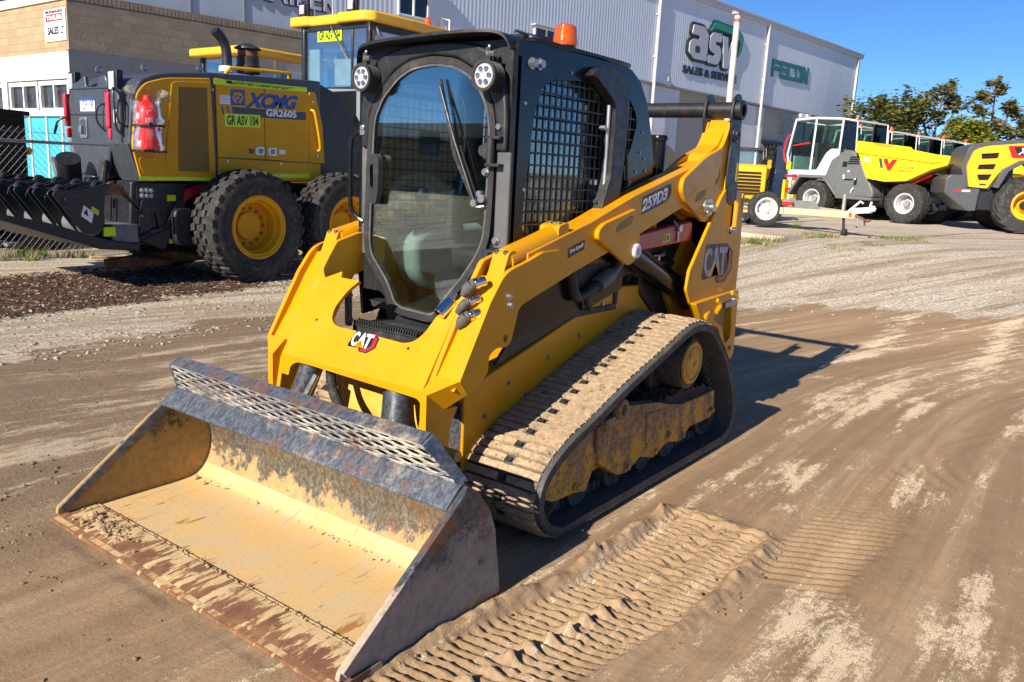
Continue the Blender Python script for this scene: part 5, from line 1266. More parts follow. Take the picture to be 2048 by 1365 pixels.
for u in (14.25, 23.25): 
    m = MB(); m.tube([shw.P(u, 9.2, .08), shw.P(u, .6, .08)], .075, 12)
    for z in (1.5, 4.2, 6.5, 8.2): shw.box(m, u-.11, u+.11, z, z+.05, 0.0, .10)
    m.build("downpipe", "pipe_pale", shed)
m = MB(); shw.box(m, LEN-.42, LEN-.30, .6, 9.08, .01, .12); m.build("corner_trim", "pipe_pale", shed)
for (a, b_, z0, z1) in ((.90, 2.12, 6.10, 7.3), (6.95, 8.18, 6.15, 6.66)):
    m = MB()
    for (u0, u1, y0, y1) in ((a, a+.06, z0, z1), (b_-.06, b_, z0, z1), (a+.06, b_-.06, z0, z0+.05), (a+.06, b_-.06, z1-.05, z1), ((a+b_)/2-.03, (a+b_)/2+.03, z0+.05, z1-.05)): shw.box(m, u0, u1, y0, y1, .005, .07)
    w = m.build("window", "white_frame", shed, smooth=0)
    m = MB(); shw.box(m, a+.06, b_-.06, z0+.05, z1-.05, .004, .03); m.build("pane", "dark_glass", w, smooth=0)
    m = MB(); shw.box(m, a-.15, b_+.15, z1+.01, z1+.05, .0, .25); m.build("window_hood", "flash_grey", w, smooth=0)
m = MB(); shw.box(m, 15.2, 15.32, 5.62, 5.80, .01, .15); m.build("wall_lamp", "lead_grey", shed)
# dealer signs on the cladding
SG = [(16.9, 8.24), (17.95, 8.27)]
m = MB(); s_ = lambda P, w0, w1, mi: m.prism(P, 'z', w0, w1, mi=mi, fn=lambda q: shw.P(q[0], q[1], q[2]))
A_ = rnd([(16.72, 8.22), (17.55, 8.22), (17.92, 7.95), (17.92, 6.78), (16.92, 6.78), (16.52, 7.0), (16.52, 7.45), (16.80, 7.62), (17.25, 7.62), (17.25, 7.80), (16.66, 7.80)], .10, 4)
A_h = rnd([(16.95, 7.06), (17.30, 7.06), (17.30, 7.34), (16.95, 7.34)], .05, 3)
S_ = rnd([(18.35, 8.12), (19.02, 8.12), (19.02, 7.74), (18.55, 7.74), (18.55, 7.60), (18.90, 7.56), (19.05, 7.36), (19.05, 7.0), (18.82, 6.74), (18.02, 6.74), (18.02, 7.08), (18.58, 7.08), (18.58, 7.20), (18.22, 7.26), (18.08, 7.46), (18.08, 7.88)], .10, 4)
V_ = rnd([(19.12, 8.05), (19.52, 8.05), (19.66, 7.35), (20.02, 8.15), (20.45, 8.15), (19.72, 6.66), (19.35, 6.66)], .05, 3)
for P in (A_, S_, V_): s_(grow(P, .12), .02, .10, 0)
for P in (A_, S_, V_): s_(P, .105, .16, 1)
s_(A_h, .162, .168, 0)
gr_ = rnd([(18.05, 8.10), (18.45, 8.60), (20.4, 8.52), (20.95, 8.22), (20.86, 7.70), (20.55, 7.30), (20.62, 8.0), (20.30, 8.24), (18.50, 8.30)], .10, 4)
s_(grow(gr_, .07), .02, .08, 0); s_(gr_, .085, .12, 2)
tag(m.build("dealer_sign", ["black_print", "letter_grey", "green_print"], None, smooth=0), "big raised grey and black logo letters with green swoosh on the shed wall", "sign")
m = MB(); shw.text(m, "SALES & SERVICE", 16.30, 20.75, 6.10, 6.48, .01, .05, .035, 0, 0, 1.0)
tag(m.build("service_sign", "black_print", None, smooth=0), "black raised lettering Sales and Service beneath the big grey logo", "sign")
m = MB()
def blocky(mb, u0, u1, z0, z1, word, w0, w1, mi, g):
    n = len(word); cw = (u1-u0)/n; t = .21
    for k, c in enumerate(word):
        a, b_ = u0+cw*k+.03, u0+cw*(k+1)-.05
        R_ = {"F": [(a, a+t, z0, z1), (a, b_, z1-t, z1), (a, b_-.05, (z0+z1)/2-t/2, (z0+z1)/2+t/2)], "E": [(a, a+t, z0, z1), (a, b_, z1-t, z1), (a, b_, (z0+z1)/2-t/2, (z0+z1)/2+t/2), (a, b_, z0, z0+t)],
             "C": [(a, a+t, z0, z1), (a, b_, z1-t, z1), (a, b_, z0, z0+t)], "O": [(a, a+t, z0, z1), (b_-t, b_, z0, z1), (a, b_, z1-t, z1), (a, b_, z0, z0+t)], "N": [(a, a+t, z0, z1), (b_-t, b_, z0, z1), (a, b_, z1-t, z1)]}[c]
        if c == "N":
            R_ = [(a, a+t, z0, z1), (b_-t, b_, z0, z1)]; mb.prism([(a, z1+g), (a+t+.06, z1+g), (b_, z0-g), (b_-t-.06, z0-g)], 'z', w0+.001, w1+.001, mi=mi, fn=lambda q: shw.P(q[0], q[1], q[2]))
        for i, (p, q_, r, s) in enumerate(R_): shw.box(mb, p-g, q_+g, r-g, s+g, w0, w1+.0015*i, mi)
blocky(m, 23.95, 27.90, 6.80, 7.66, "FECON", .01, .06, 0, .0)
tag(m.build("brand_sign", "teal_print", None, smooth=0), "dark teal raised lettering near the far end of the shed wall", "sign")

# tall pipe standing in the yard
t = thing("pole", "tall rusty white steel pole rising behind the loader's rear link", "pole", (-11.8, -3.78, gz(-11.8, -3.78)))
m = MB(); m.tube([(0, 0, 0), (0, 0, 3.86)], [.062, .055], 16); m.build("shaft", "pole_white", t)
m = MB(); m.lathe([(0, .06), (.02, .072), (.05, .06), (.05, 0)], (0, 0, 3.86), 'z', 16); m.box(-.06, .08, -.08, .0, 3.88, 3.93); m.build("cap", "steel", t)
m = MB(); m.lathe([(0, .0565), (.002, .058), (.06, .058), (.062, .055)], (0, 0, 3.74), 'z', 16); m.build("painted_band", "rust_red", t)
m = MB(); m.lathe([(0, .15), (.02, .15), (.02, .05)], (0, 0, 0), 'z', 16); m.build("base_flange", "steel", t)

# concrete apron in front of the shed
m = MB(); cz = .655
ed = [(-10.55, -2.05), (-12.2, -1.58), (-12.9, -1.05), (-15.0, -.55), (-17.5, -.25), (-24, 1.5), (-40, 6), (-60, 4), (-47, -10), (-30, -13.5), (-15, -15.5), (-11.5, -9)]
vs = [(x, y, gz(x, y)+.022) for x, y in ed]
m.prism(ed, 'z', .45, .672); 
ap = m.build("concrete_apron", "concrete", None, smooth=0); tag(ap, kind="structure")
# weeds along its edge
def weeds():
    rng = random.Random(8); mb = MB(); spots = []
    for i in range(26): k = rng.random(); spots.append((-9.6-2.2*k+rng.gauss(0, .1), -2.55+.75*k+rng.gauss(0, .12), 5, .10))
    for i in range(14): spots.append((-12.8+rng.gauss(0, .5), -.9+rng.gauss(0, .15), 5, .05))
    for i in range(10): spots.append((-13.3+rng.gauss(0, .6), -.55+rng.gauss(0, .12), 5, .05))
    for i in range(26): spots.append((-1.9+rng.gauss(0, .9), -9.6+rng.gauss(0, .25), 4, .16))
    for i in range(14): spots.append((-10.8+rng.gauss(0, .4), -1.0+rng.gauss(0, .2), 4, .04))
    for (x, y, n, h) in spots:
        for k in range(n*5):
            a = rng.uniform(0, 6.3); px, py = x+rng.gauss(0, .07), y+rng.gauss(0, .07); z = max(gz(px, py), 0); hh = h*rng.uniform(.4, 1.2); dx, dy = math.cos(a)*hh*.7, math.sin(a)*hh*.7; w = .008
            mb.add([(px-w*math.sin(a), py+w*math.cos(a), z), (px+w*math.sin(a), py-w*math.cos(a), z), (px+dx, py+dy, z+hh)], [(0, 1, 2)], rng.choice((0, 0, 1)))
    tag(mb.build("weeds", ["weed_green", "weed_straw"], smooth=0), kind="stuff")
weeds()

# ------------------------------------------------------------------ chain-link fence on the left
fo = Vector((-1.632, -9.964, 0)); fd = Vector((math.cos(R(-166)), math.sin(R(-166)), 0))
fence = thing("chain_link_fence", "galvanised chain-link fence with a pipe rail and twisted wire top behind the ripper", "fence", tuple(fo))
m = MB(); L0, L1 = -2.2, 7.0
F = lambda u, z: (fd.x*u, fd.y*u, z)
m.tube([F(L0, 1.60), F(L1, 1.60)], .024, 10); m.build("top_rail", "galv", fence)
for u in (-1.7, 1.62, 4.6):
    m = MB(); m.tube([F(u, 0), F(u, 1.68)], .03, 10); m.build("post", "galv", fence)
m = MB(); p = .105; H = 1.80; w = .0030
u = L0-H
while u < L1:
    for sgn in (1, -1):
        a, b_ = (u, u+H) if sgn > 0 else (u+H, u)
        za, zb = 0.02, H
        # clip to the run
        pts = []
        for k in range(2):
            pass
        ua, ub = a, b_
        def clip(ua, za, ub, zb):
            lo, hi = L0, L1
            t0, t1 = 0, 1; d = ub-ua
            ta, tb = (lo-ua)/d, (hi-ua)/d
            if ta > tb: ta, tb = tb, ta
            t0, t1 = max(t0, ta), min(t1, tb)
            return None if t0 >= t1 else (ua+d*t0, za+(zb-za)*t0, ua+d*t1, za+(zb-za)*t1)
        c = clip(ua, za, ub, zb)
        if c: m.tube([F(c[0], c[1]), F(c[2], c[3])], w, 3, caps=False)
    u += p
m.build("wire_mesh", "galv_wire", fence, smooth=0)
m = MB(); m.tube([F(L0, 1.73), F(L1, 1.73)], .003, 4); m.build("tension_wire", "galv_wire", fence)

# ------------------------------------------------------------------ trees beyond the yard
def tree(label, x, y, z0, h, crown, seed, cols, n, leaf, gap=.0, group="trees beyond the yard", bare=False):
    rng = random.Random(seed); t = thing("tree", label, "tree", (x, y, z0), 0, group)
    m = MB(); limbs = []
    th = h*(.30 if not bare else .5)
    lean = rng.uniform(-.06, .06)*h
    m.tube([(0, 0, 0), (lean*.3, 0, th*.5), (lean, 0, th)], [h*.032, h*.026, h*.020], 8)
    for (cx, cy, cz, rx, ry, rz) in crown:
        p0 = (lean, 0, th*rng.uniform(.8, 1)); p2 = (cx, cy, cz-.2*rz); pm = ((p0[0]+p2[0])/2+rng.uniform(-.1, .1)*h*.3, (p0[1]+p2[1])/2, (p0[2]+p2[2])/2+.04*h)
        m.tube(arc_pts([p0, pm, p2], 4), [h*.014-(h*.010)*k/8 for k in range(9)], 6)
        for k in range(3):
            q = (cx+rng.uniform(-.7, .7)*rx, cy+rng.uniform(-.7, .7)*ry, cz+rng.uniform(-.3, .7)*rz); m.tube([p2, q], [h*.005, h*.0015], 5)
    m.build("trunk", "bark", t)
    m = MB(); tot = sum(c[3]*c[5] for c in crown)
    for (cx, cy, cz, rx, ry, rz) in crown:
        k = int(n*rx*rz/tot); clumps = [(rng.gauss(0, 1), rng.gauss(0, 1), rng.gauss(0, 1)) for _ in range(max(8, k//45))]
        cl = []
        for c in clumps:
            L_ = math.sqrt(sum(v*v for v in c)) or 1; r = rng.uniform(.35, 1.0); cl.append((c[0]/L_*r, c[1]/L_*r, c[2]/L_*r))
        for i in range(k):
            c = rng.choice(cl); s = .20+gap*.0
            px, py, pz = cx+rx*(c[0]+rng.gauss(0, s)), cy+ry*(c[1]+rng.gauss(0, s)), cz+rz*(c[2]+rng.gauss(0, s*.8))
            if pz < cz-rz*.95: continue
            l = leaf*rng.uniform(.6, 1.4); M = Matrix.Translation((px, py, pz)) @ Matrix.Rotation(rng.uniform(0, 6.3), 4, 'Z') @ Matrix.Rotation(rng.uniform(-1.2, 1.2), 4, 'X')
            m.add([M @ Vector(v) for v in ((-l*.5, 0, 0), (0, -l*.28, 0), (l*.5, 0, -l*.1), (0, l*.28, 0))], [(0, 1, 2, 3)], rng.choices((0, 1, 2), (5, 3, 1.2))[0])
    if n: m.build("crown", cols, t, smooth=0)
    return t
def leaf_mat(name, col):
    b = NB(name); b.col(col); b.set(Roughness=.6); b.b.inputs["Specular IOR Level"].default_value = .25
    tr = b.n("BsdfTranslucent"); tr.inputs[0].default_value = (*[min(1, x*1.3) for x in col], 1); mx = b.n("MixShader"); mx.inputs[0].default_value = .25
    b.link(b.b.outputs[0], mx.inputs[1]); b.link(tr.outputs[0], mx.inputs[2]); b.link(mx.outputs[0], b.out.inputs[0])
for n_, c_ in (("leaf_dark", (.075, .095, .022)), ("leaf_mid", (.125, .135, .033)), ("leaf_olive", (.20, .165, .055)), ("leaf_lime", (.22, .24, .018)), ("leaf_yellow", (.33, .27, .02)), ("leaf_green", (.12, .17, .022)), ("leaf_rust", (.20, .12, .055)), ("leaf_grey", (.10, .12, .06))): leaf_mat(n_, c_)
tree_c = [(0, 0, 3.6, 2.2, 1.8, 1.7)]
dv = Vector((-.6, .8, 0))
def crown(*L): return [(dv.x*a, dv.y*a, z, rx, rx*.8, rz) for a, z, rx, rz in L]
tree("dense dark olive tree just right of the shed corner", -52, -10.6, .65, 6.6, crown((-1.6, 4.4, 1.5, 1.8), (.1, 5.2, 1.7, 1.7), (1.7, 4.9, 1.6, 1.8), (-2.0, 3.0, 1.4, 1.4), (.3, 3.2, 2.2, 1.6), (2.2, 3.2, 1.5, 1.5)), 1, ["leaf_mid", "leaf_dark", "leaf_olive"], 9500, .30)
tree("tallest open-crowned tree with sky between its rusty olive clumps", -55.5, -8.3, .65, 8.5, crown((-.9, 5.9, 1.0, .9), (.3, 7.0, .9, .8), (1.3, 6.4, .8, .9), (1.5, 5.2, .8, .7), (-1.5, 4.9, .7, .6), (.2, 5.5, .8, .6)), 2, ["leaf_mid", "leaf_olive", "leaf_rust"], 3000, .27)
tree("thin-crowned tree with upright rusty top behind the lime green tree", -57, -5.3, .65, 8.6, crown((-.7, 6.2, .9, 1.0), (-.1, 7.3, .7, .7), (1.1, 6.4, .7, .8), (1.9, 5.0, .9, 1.0), (.6, 4.8, 1.2, 1.0), (2.8, 6.0, .6, .8), (3.0, 4.2, .8, .9)), 3, ["leaf_mid", "leaf_olive", "leaf_rust"], 3800, .27)
tree("low bright lime green tree above the last dumper cabs", -53.5, -6.3, .65, 5.8, crown((-1.2, 3.2, 1.1, 1.0), (0, 4.2, 1.3, 1.3), (1.0, 3.8, 1.2, 1.3), (.2, 2.6, 1.6, 1.0), (1.8, 2.7, 1.1, 1.0)), 4, ["leaf_lime", "leaf_mid", "leaf_yellow"], 6500, .27)
tree("bare grey twiggy tree between the dark tree and the lime tree", -54.5, -7.9, .65, 4.8, crown((0, 3.8, .8, .9), (.5, 3.0, .7, .6), (-.6, 3.2, .6, .6)), 5, ["leaf_rust", "leaf_grey", "leaf_olive"], 260, .2, bare=True)
tree("short round green tree showing above the wheel loader's hood", -55, -2.6, .65, 5.0, crown((-1.0, 2.9, 1.0, 1.0), (.3, 3.3, 1.2, 1.1), (1.6, 3.4, 1.2, 1.3)), 6, ["leaf_mid", "leaf_olive", "leaf_dark"], 3000, .27)
for z, dz in ((8.75, 1.35), (8.2, 1.2)):
    m = MB(); a = Vector((-61, -16.5, z)); e = Vector((-72, 0, z+dz)); m.tube([tuple(a.lerp(e, k/8)-Vector((0, 0, .5*(1-(k/4-1)**2)))) for k in range(9)], .012, 4)
    tag(m.build("power_line", "lead_grey", None), "upper thin power line crossing the sky over the trees" if z > 8.5 else "lower thin power line crossing the sky over the trees", "power line", "power lines over the trees")
# far scrub that closes the view under the crowns
def scrub():
    rng = random.Random(31); mb = MB()
    for i in range(5200):
        u = rng.uniform(-9, 22); d = rng.uniform(0, 6); x, y = -58+dv.x*u-d*.79, -8+dv.y*u-d*.58; z = .6+abs(rng.gauss(0, .9)); l = rng.uniform(.2, .4)
        M = Matrix.Translation((x, y, z)) @ Matrix.Rotation(rng.uniform(0, 6.3), 4, 'Z') @ Matrix.Rotation(rng.uniform(-1.2, 1.2), 4, 'X')
        mb.add([M @ Vector(v) for v in ((-l*.5, 0, 0), (0, -l*.3, 0), (l*.5, 0, 0), (0, l*.3, 0))], [(0, 1, 2, 3)], rng.choice((0, 1, 1)))
    tag(mb.build("far_scrub", ["leaf_mid", "leaf_dark"], smooth=0), kind="stuff")
scrub()
# slim shrub beside the small loader
t = thing("shrub", "slim pale green bottlebrush shrub between the small skid steer and the white dumper cab", "shrub", (-16.6, -4.6, .65))
m = MB(); rng = random.Random(2)
for k in range(9):
    a = rng.uniform(0, 6.3); m.tube(arc_pts([(0, 0, 0), (.08*math.cos(a), .08*math.sin(a), .5), (.22*math.cos(a), .22*math.sin(a), rng.uniform(.9, 1.75))], 4), [.016]*5+[.012]*3+[.006], 5)
m.build("stem", "bark_pale_grey", t)
m = MB()
for i in range(950):
    a = rng.uniform(0, 6.3); z = rng.uniform(.25, 1.75); r = abs(rng.gauss(0, .15))*(1.3-.5*z/1.8); l = rng.uniform(.05, .11)
    M = Matrix.Translation((r*math.cos(a), r*math.sin(a), z)) @ Matrix.Rotation(a, 4, 'Z') @ Matrix.Rotation(rng.uniform(-1.1, .2), 4, 'Y')
    m.add([M @ Vector(v) for v in ((0, -.008, 0), (0, .008, 0), (l, 0, 0))], [(0, 1, 2)], rng.choice((0, 0, 1)))
m.build("foliage", ["leaf_grey", "leaf_olive"], t, smooth=0)

# ------------------------------------------------------------------ wheels shared by the machines
def wheel(parent, c, r, rt, w, axis, rimcol, tread=True, nl=20, hub="black_print", block=False, rubber="tyre_rubber", bolts=10, dish=.30, boltmat="bolt_steel", sgn=1):
    """tyre of radius r on a rim of radius rt, width w; the outer face looks along +axis*sgn"""
    ax = Vector(axis).normalized()*sgn; up = Vector((0, 0, 1)); fw = up.cross(ax).normalized(); c = Vector(c)
    T = Matrix(((fw.x, ax.x, up.x, c.x), (fw.y, ax.y, up.y, c.y), (fw.z, ax.z, up.z, c.z), (0, 0, 0, 1)))
    m = MB(); h = w/2
    m.lathe([(h*.74, rt*1.0), (h*.88, rt*1.02), (h*.90, rt*.97), (h*.82, rt*.92), (h*.80, rt*.86), (h*.45, rt*.82), (h*.40, rt*.78), (-h*.18, rt*.75), (-h*.25, rt*.70), (-h*.25, rt*.46), (-h*.05, rt*.44), (-h*.03, rt*.40), (h*(dish-.2), rt*.28), (h*(dish-.2), 0)], (0, 0, 0), 'y', 40, caps=False)
    m.lathe([(-h*.8, rt*.85), (-h*.86, rt), (-h*.1, rt*.86)], (0, 0, 0), 'y', 40, caps=False)
    wd = m.build("wheel", rimcol, parent, M=T)
    if bolts:
        m = MB()
        for k in range(bolts): a = 2*math.pi*k/bolts; m.bolt((rt*.58*math.cos(a), -h*.25, rt*.58*math.sin(a)), 'y', rt*.042, rt*.05)
        m.build("wheel_nut", boltmat, wd, M=T)
    if hub:
        m = MB(); m.lathe([(-h*.1, rt*.33), (h*dish, rt*.33), (h*(dish+.06), rt*.27), (h*(dish+.06), 0)], (0, 0, 0), 'y', 24); m.build("hub", hub, wd, M=T)
    m = MB(); tr = .955 if tread else 1
    m.lathe([(h*.78, rt*.97), (h*.90, rt*1.03), (h*1.0, rt+(r-rt)*.35), (h*.99, rt+(r-rt)*.65), (h*.90, r*.93), (h*.72, r*tr), (0, r*tr*1.004), (-h*.72, r*tr), (-h*.90, r*.93), (-h, rt+(r-rt)*.5), (-h*.9, rt*1.03), (-h*.78, rt*.97)], (0, 0, 0), 'y', 56, caps=False)
    if tread:
        for k in range(nl):
            for s in (1, -1):
                a0 = 2*math.pi*(k+(.5 if s < 0 else 0))/nl
                if block:
                    rows = ((.02, .36, 0), (.42, .97, .10)); 
                    for (p, q, sk) in rows:
                        vs = []; da = .62*math.pi/nl
                        for (rr, shr) in ((tr*r*.98, 1), (r, .82)):
                            for (f_, t_) in ((p, -1), (q, -1), (q, 1), (p, 1)):
                                ang = a0+sk+t_*da*shr+(.10 if t_ and f_ > .5 else 0)*.5; rad = rr if f_ < .9 else rr*.965
                                vs.append((rad*math.cos(ang), s*h*f_, rad*math.sin(ang)))
                        m.add(vs, [(4, 5, 6, 7), (0, 1, 5, 4), (1, 2, 6, 5), (2, 3, 7, 6), (3, 0, 4, 7)])
                else:
                    vs = []; n = 6
                    for i in range(n+1):
                        f_ = i/n; ang = a0+f_*2.1*math.pi/nl*1.3; wv = .30*math.pi/nl*(1.25-.35*f_)
                        rad1 = r*(1 if f_ < .75 else 1-.055*(f_-.75)/.25); rad0 = r*(.945 if f_ < .75 else .945-.03*(f_-.75)/.25); y = s*h*(.0+1.0*f_)
                        for (rad, t_) in ((rad0, -1.4), (rad1, -1), (rad1, 1), (rad0, 1.4)): vs.append((rad*math.cos(ang+t_*wv), y, rad*math.sin(ang+t_*wv)))
                    fs = [[i*4+c, i*4+c+1, i*4+c+5, i*4+c+4] for i in range(n) for c in range(3)]+[[0, 1, 2, 3], [n*4+3, n*4+2, n*4+1, n*4]]
                    m.add(vs, fs)
    m.build("tyre", rubber, wd, M=T, smooth=40)
    return wd

# ------------------------------------------------------------------ motor grader
gl_ = Vector((-2.9, -7.2, 0)); ORG[0] = gl_
gd_ = thing("motor_grader", "large gold and slate motor grader with rear ripper standing behind the track loader", "motor grader", tuple(gl_))
for (x, y, s) in ((-3.06, -6.24, 1), (-4.56, -6.24, 1), (-3.06, -8.10, -1), (-4.56, -8.10, -1), (-9.3, -6.4, 1), (-9.3, -8.0, -1)):
    z0 = max(0, gz(x, y)) if x < -8 else 0
    wheel(gd_, (x, y, z0+.69), .70, .385, .46, (0, 1, 0), "grader_yellow", nl=26, block=True, hub=None, bolts=14, dish=.1, boltmat="nut_orange", sgn=s)
HS = -6.50      # plane of the visible hood side
m = MB()
hood_side = rnd([(-1.80, 1.22), (-1.69, 1.60), (-1.74, 2.12), (-1.86, 2.33), (-2.10, 2.42), (-2.75, 2.50), (-4.30, 2.58), (-4.40, 2.58), (-4.40, 1.25), (-2.8, 1.22)], [.02, .05, .05, .08, .1, .1, .02, .02, .02, .02], 4)
m.prism(hood_side, 'y', -7.83, HS); hd = m.build("rear_hood", "grader_grey", gd_, bevel=.03, seg=3)
def side_panel(name, poly, mat, d0, d1, parent=hd, bevel=.0, smooth=30):
    m = MB(); m.prism(poly, 'y', HS+d0, HS+d1); return m.build(name, mat, parent, bevel=bevel, smooth=smooth)
side_panel("side_panel", rnd([(-1.80, 1.21), (-1.71, 1.60), (-1.79, 2.17), (-1.90, 2.29), (-2.14, 2.37), (-2.715, 2.43), (-2.765, 1.23)], [.02, .06, .08, .06, .1, .02, .02], 4), "grader_yellow", .0, .022, bevel=.008)
side_panel("engine_door", rnd([(-2.785, 2.44), (-3.475, 2.42), (-3.475, 1.515), (-2.80, 1.515)], .012), "grader_yellow", .0, .022, bevel=.006)
side_panel("engine_door", rnd([(-3.485, 2.42), (-4.10, 2.44), (-4.20, 2.38), (-4.18, 1.50), (-3.485, 1.515)], .012), "grader_yellow", .0, .022, bevel=.006)
side_panel("lower_panel", rnd([(-2.80, 1.505), (-4.38, 1.49), (-4.40, 1.27), (-2.79, 1.22)], .01), "grader_yellow", .0, .022, bevel=.006)
side_panel("rear_strip", rnd([(-4.20, 2.42), (-4.30, 2.42), (-4.42, 2.02), (-4.46, 1.50), (-4.40, 1.50), (-4.19, 1.50)], .01), "grader_yellow", .0, .018, bevel=.004)
side_panel("cooling_door", rnd([(-2.21, 2.315), (-2.27, 2.345), (-2.69, 2.375), (-2.715, 2.36), (-2.705, 1.31), (-2.19, 1.295), (-2.10, 1.45), (-2.15, 1.8)], .02), "grader_yellow", .022, .030, bevel=.003)
g = side_panel("vent_mesh", rnd([(-2.285, 2.285), (-2.66, 2.315), (-2.665, 1.335), (-2.26, 1.33)], .01), "mesh_brown", .030, .034)
side_panel("fuel_door", rnd([(-1.78, 1.47), (-2.02, 1.48), (-2.055, 1.40), (-2.03, 1.285), (-1.86, 1.275), (-1.80, 1.34)], .04), "grader_yellow", .022, .027, bevel=.003)
for P in ([(-1.785, 1.215), (-2.765, 1.228), (-2.767, 1.272), (-1.782, 1.258)], [(-2.80, 1.262), (-4.19, 1.30), (-4.19, 1.352), (-2.80, 1.318)]): side_panel("reflective_stripe", P, "hivis", .0225, .0245, smooth=0)
side_panel("reflective_stripe", [(-2.755, 2.43), (-4.15, 2.475), (-4.16, 2.415), (-2.76, 2.365)], "hivis", .0225, .0245, smooth=0)
m = MB(); y = HS+.0245
Ux = lambda u: Vector((-u, 0, 0))
lettering(m, "RENTALS 0490 900 457", (-3.02, y, 2.392), (-.87, 0, .018), (0, 0, .040), .0005, .001, .02, .15)
decal(m, (-2.93, y, 2.392), (-.08, 0, .002), (0, 0, .038), rnd([(0, 0), (1, 0), (1, 1), (0, 1)], .2), .0005, .001)
m.build("hire_lettering", "black_print", hd, smooth=0)
m = MB(); y = HS+.0225   # maker's emblem and name
decal(m, (-2.985, y, 2.145), (-.205, 0, .012), (0, 0, .185), rnd([(0, 0), (1, 0), (1, 1), (0, 1)], .06), .0004, .001, 0)
decal(m, (-2.985, y, 2.145), (-.205, 0, .012), (0, 0, .185), [(.10, .50), (.28, .85), (.72, .85), (.90, .50), (.72, .15), (.28, .15)], .0016, .0005, 1)
decal(m, (-2.985, y, 2.145), (-.205, 0, .012), (0, 0, .185), [(.2, .62), (.8, .62), (.5, .1)], .0022, .0005, 0); decal(m, (-2.985, y, 2.145), (-.205, 0, .012), (0, 0, .185), [(.36, .56), (.64, .56), (.5, .30)], .003, .0005, 1)
lettering(m, "XCMG", (-3.225, y, 2.135), (-.755, 0, .035), (0, 0, .185), .0004, .001, .055, .10, 0, .95)
decal(m, (-2.985, y, 2.02), (-1.15, 0, .03), (0, 0, .105), [(0.02, 0), (1, 0), (1, 1), (.02, 1)], .0004, .0005, 2)
for k in range(3): decal(m, (-2.835-.075*k, y, 2.03), (-.06, 0, .001), (0, 0, .10), [(.2, 1), (.6, 1), (.75, .6), (1, 0), (.55, .0), (.4, .5)], .001, .0005, 0)
lettering(m, "GR2605", (-3.50, y, 2.055), (-.48, 0, .014), (0, 0, .090), .0012, .001, .035, 0, 3)
decal(m, (-2.835, y, 2.15), (-.145, 0, .003), (0, 0, .10), [(0, 0), (1, 0), (1, 1), (0, 1)], .0004, .0005, 3)
for k in range(5): decal(m, (-2.845, y, 2.165+.017*k), (-.125, 0, .003), (0, 0, .006), [(0, 0), (1, 0), (1, 1), (0, 1)], .0012, .0004, 4)
m.build("maker_lettering", ["blue_print", "grader_yellow", "slate_print", "white_print", "grey_print"], hd, smooth=0)
def plate_sign(name, O, U, V, txt, parent, bg="hivis", fg="black_print", bold=.03, pad=.12):
    m = MB(); decal(m, O, U, V, rnd([(0, 0), (1, 0), (1, 1), (0, 1)], .02), .001, .003, 0); O, U, V = Vector(O), Vector(U), Vector(V)
    lettering(m, txt, O+U*.06+V*pad, U*.88, V*(1-2*pad), .0042, .001, bold, 0, 1); return m.build(name, [bg, fg], parent, smooth=0)
plate_sign("fleet_number", (-2.895, HS+.0225, 1.885), (-.515, 0, .02), (0, 0, .155), "GR ASV 104", hd)
for x in (-3.33, -3.515):
    m = MB(); m.prism(rnd([(x, 1.56), (x-.14, 1.565), (x-.14, 1.675), (x, 1.67)], .02), 'y', HS+.022, HS+.030); m.prism(rnd([(x-.03, 1.585), (x-.11, 1.587), (x-.11, 1.65), (x-.03, 1.648)], .01), 'y', HS+.030, HS+.040, mi=1); m.build("door_latch", ["steel", "lead_grey"], hd, bevel=.004)
m = MB(); decal(m, (-3.23, HS+.0225, 1.58), (-.08, 0, 0), (0, 0, .06), [(0, 0), (1, 0), (1, 1), (0, 1)], .0004, .001, 0); decal(m, (-3.70, HS+.0225, 1.59), (-.09, 0, 0), (0, 0, .06), [(0, 0), (1, 0), (1, 1), (0, 1)], .0004, .001, 1); decal(m, (-2.115, HS+.0225, 1.62), (-.06, 0, 0), (0, 0, .07), [(0, 0), (1, 0), (1, 1), (0, 1)], .0004, .001, 2); decal(m, (-2.135, HS+.0235, 1.63), (-.02, 0, 0), (0, 0, .05), [(0, 0), (1, 0), (1, 1), (0, 1)], .0004, .001, 1); m.build("small_label", ["slate_print", "white_print", "red_bright"], hd, smooth=0)
m = MB()
for (x, z) in ((-2.05, 2.20), (-2.74, 2.30), (-2.79, 1.35), (-2.92, 1.47), (-3.72, 1.47), (-1.96, 1.455), (-3.70, 1.32), (-1.75, 1.55), (-4.25, 2.3), (-4.28, 1.9), (-4.33, 1.6)): m.bolt((x, HS+.022, z), 'y', .012, .008)
m.build("panel_bolt", "steel", hd)
m = MB(); m.tube(arc_pts([(-3.02, -6.62, 2.52), (-3.05, -6.58, 2.58), (-3.12, -6.56, 2.595), (-3.88, -6.56, 2.63), (-3.95, -6.58, 2.61), (-3.97, -6.62, 2.56)], 5), .022, 10); m.build("hood_rail", "grader_yellow", gd_)
m = MB(); m.tube(arc_pts([(-4.22, HS+.02, 2.19), (-4.235, HS+.07, 2.17), (-4.27, HS+.075, 2.05), (-4.34, HS+.07, 1.72), (-4.33, HS+.03, 1.66)], 5), .018, 10); m.build("grab_handle", "grader_yellow", gd_)
m = MB()     # cab-side shroud that bends over behind the hood
m.prism(rnd([(-4.32, 2.60), (-4.75, 2.46), (-5.05, 2.16), (-5.16, 1.85), (-5.10, 1.45), (-4.95, 1.25), (-4.42, 1.26), (-4.47, 2.0)], [.05, .1, .1, .1, .05, .02, .02, .05], 4), 'y', -7.7, -6.58); m.build("shroud", "grader_black", gd_, bevel=.03, seg=3)
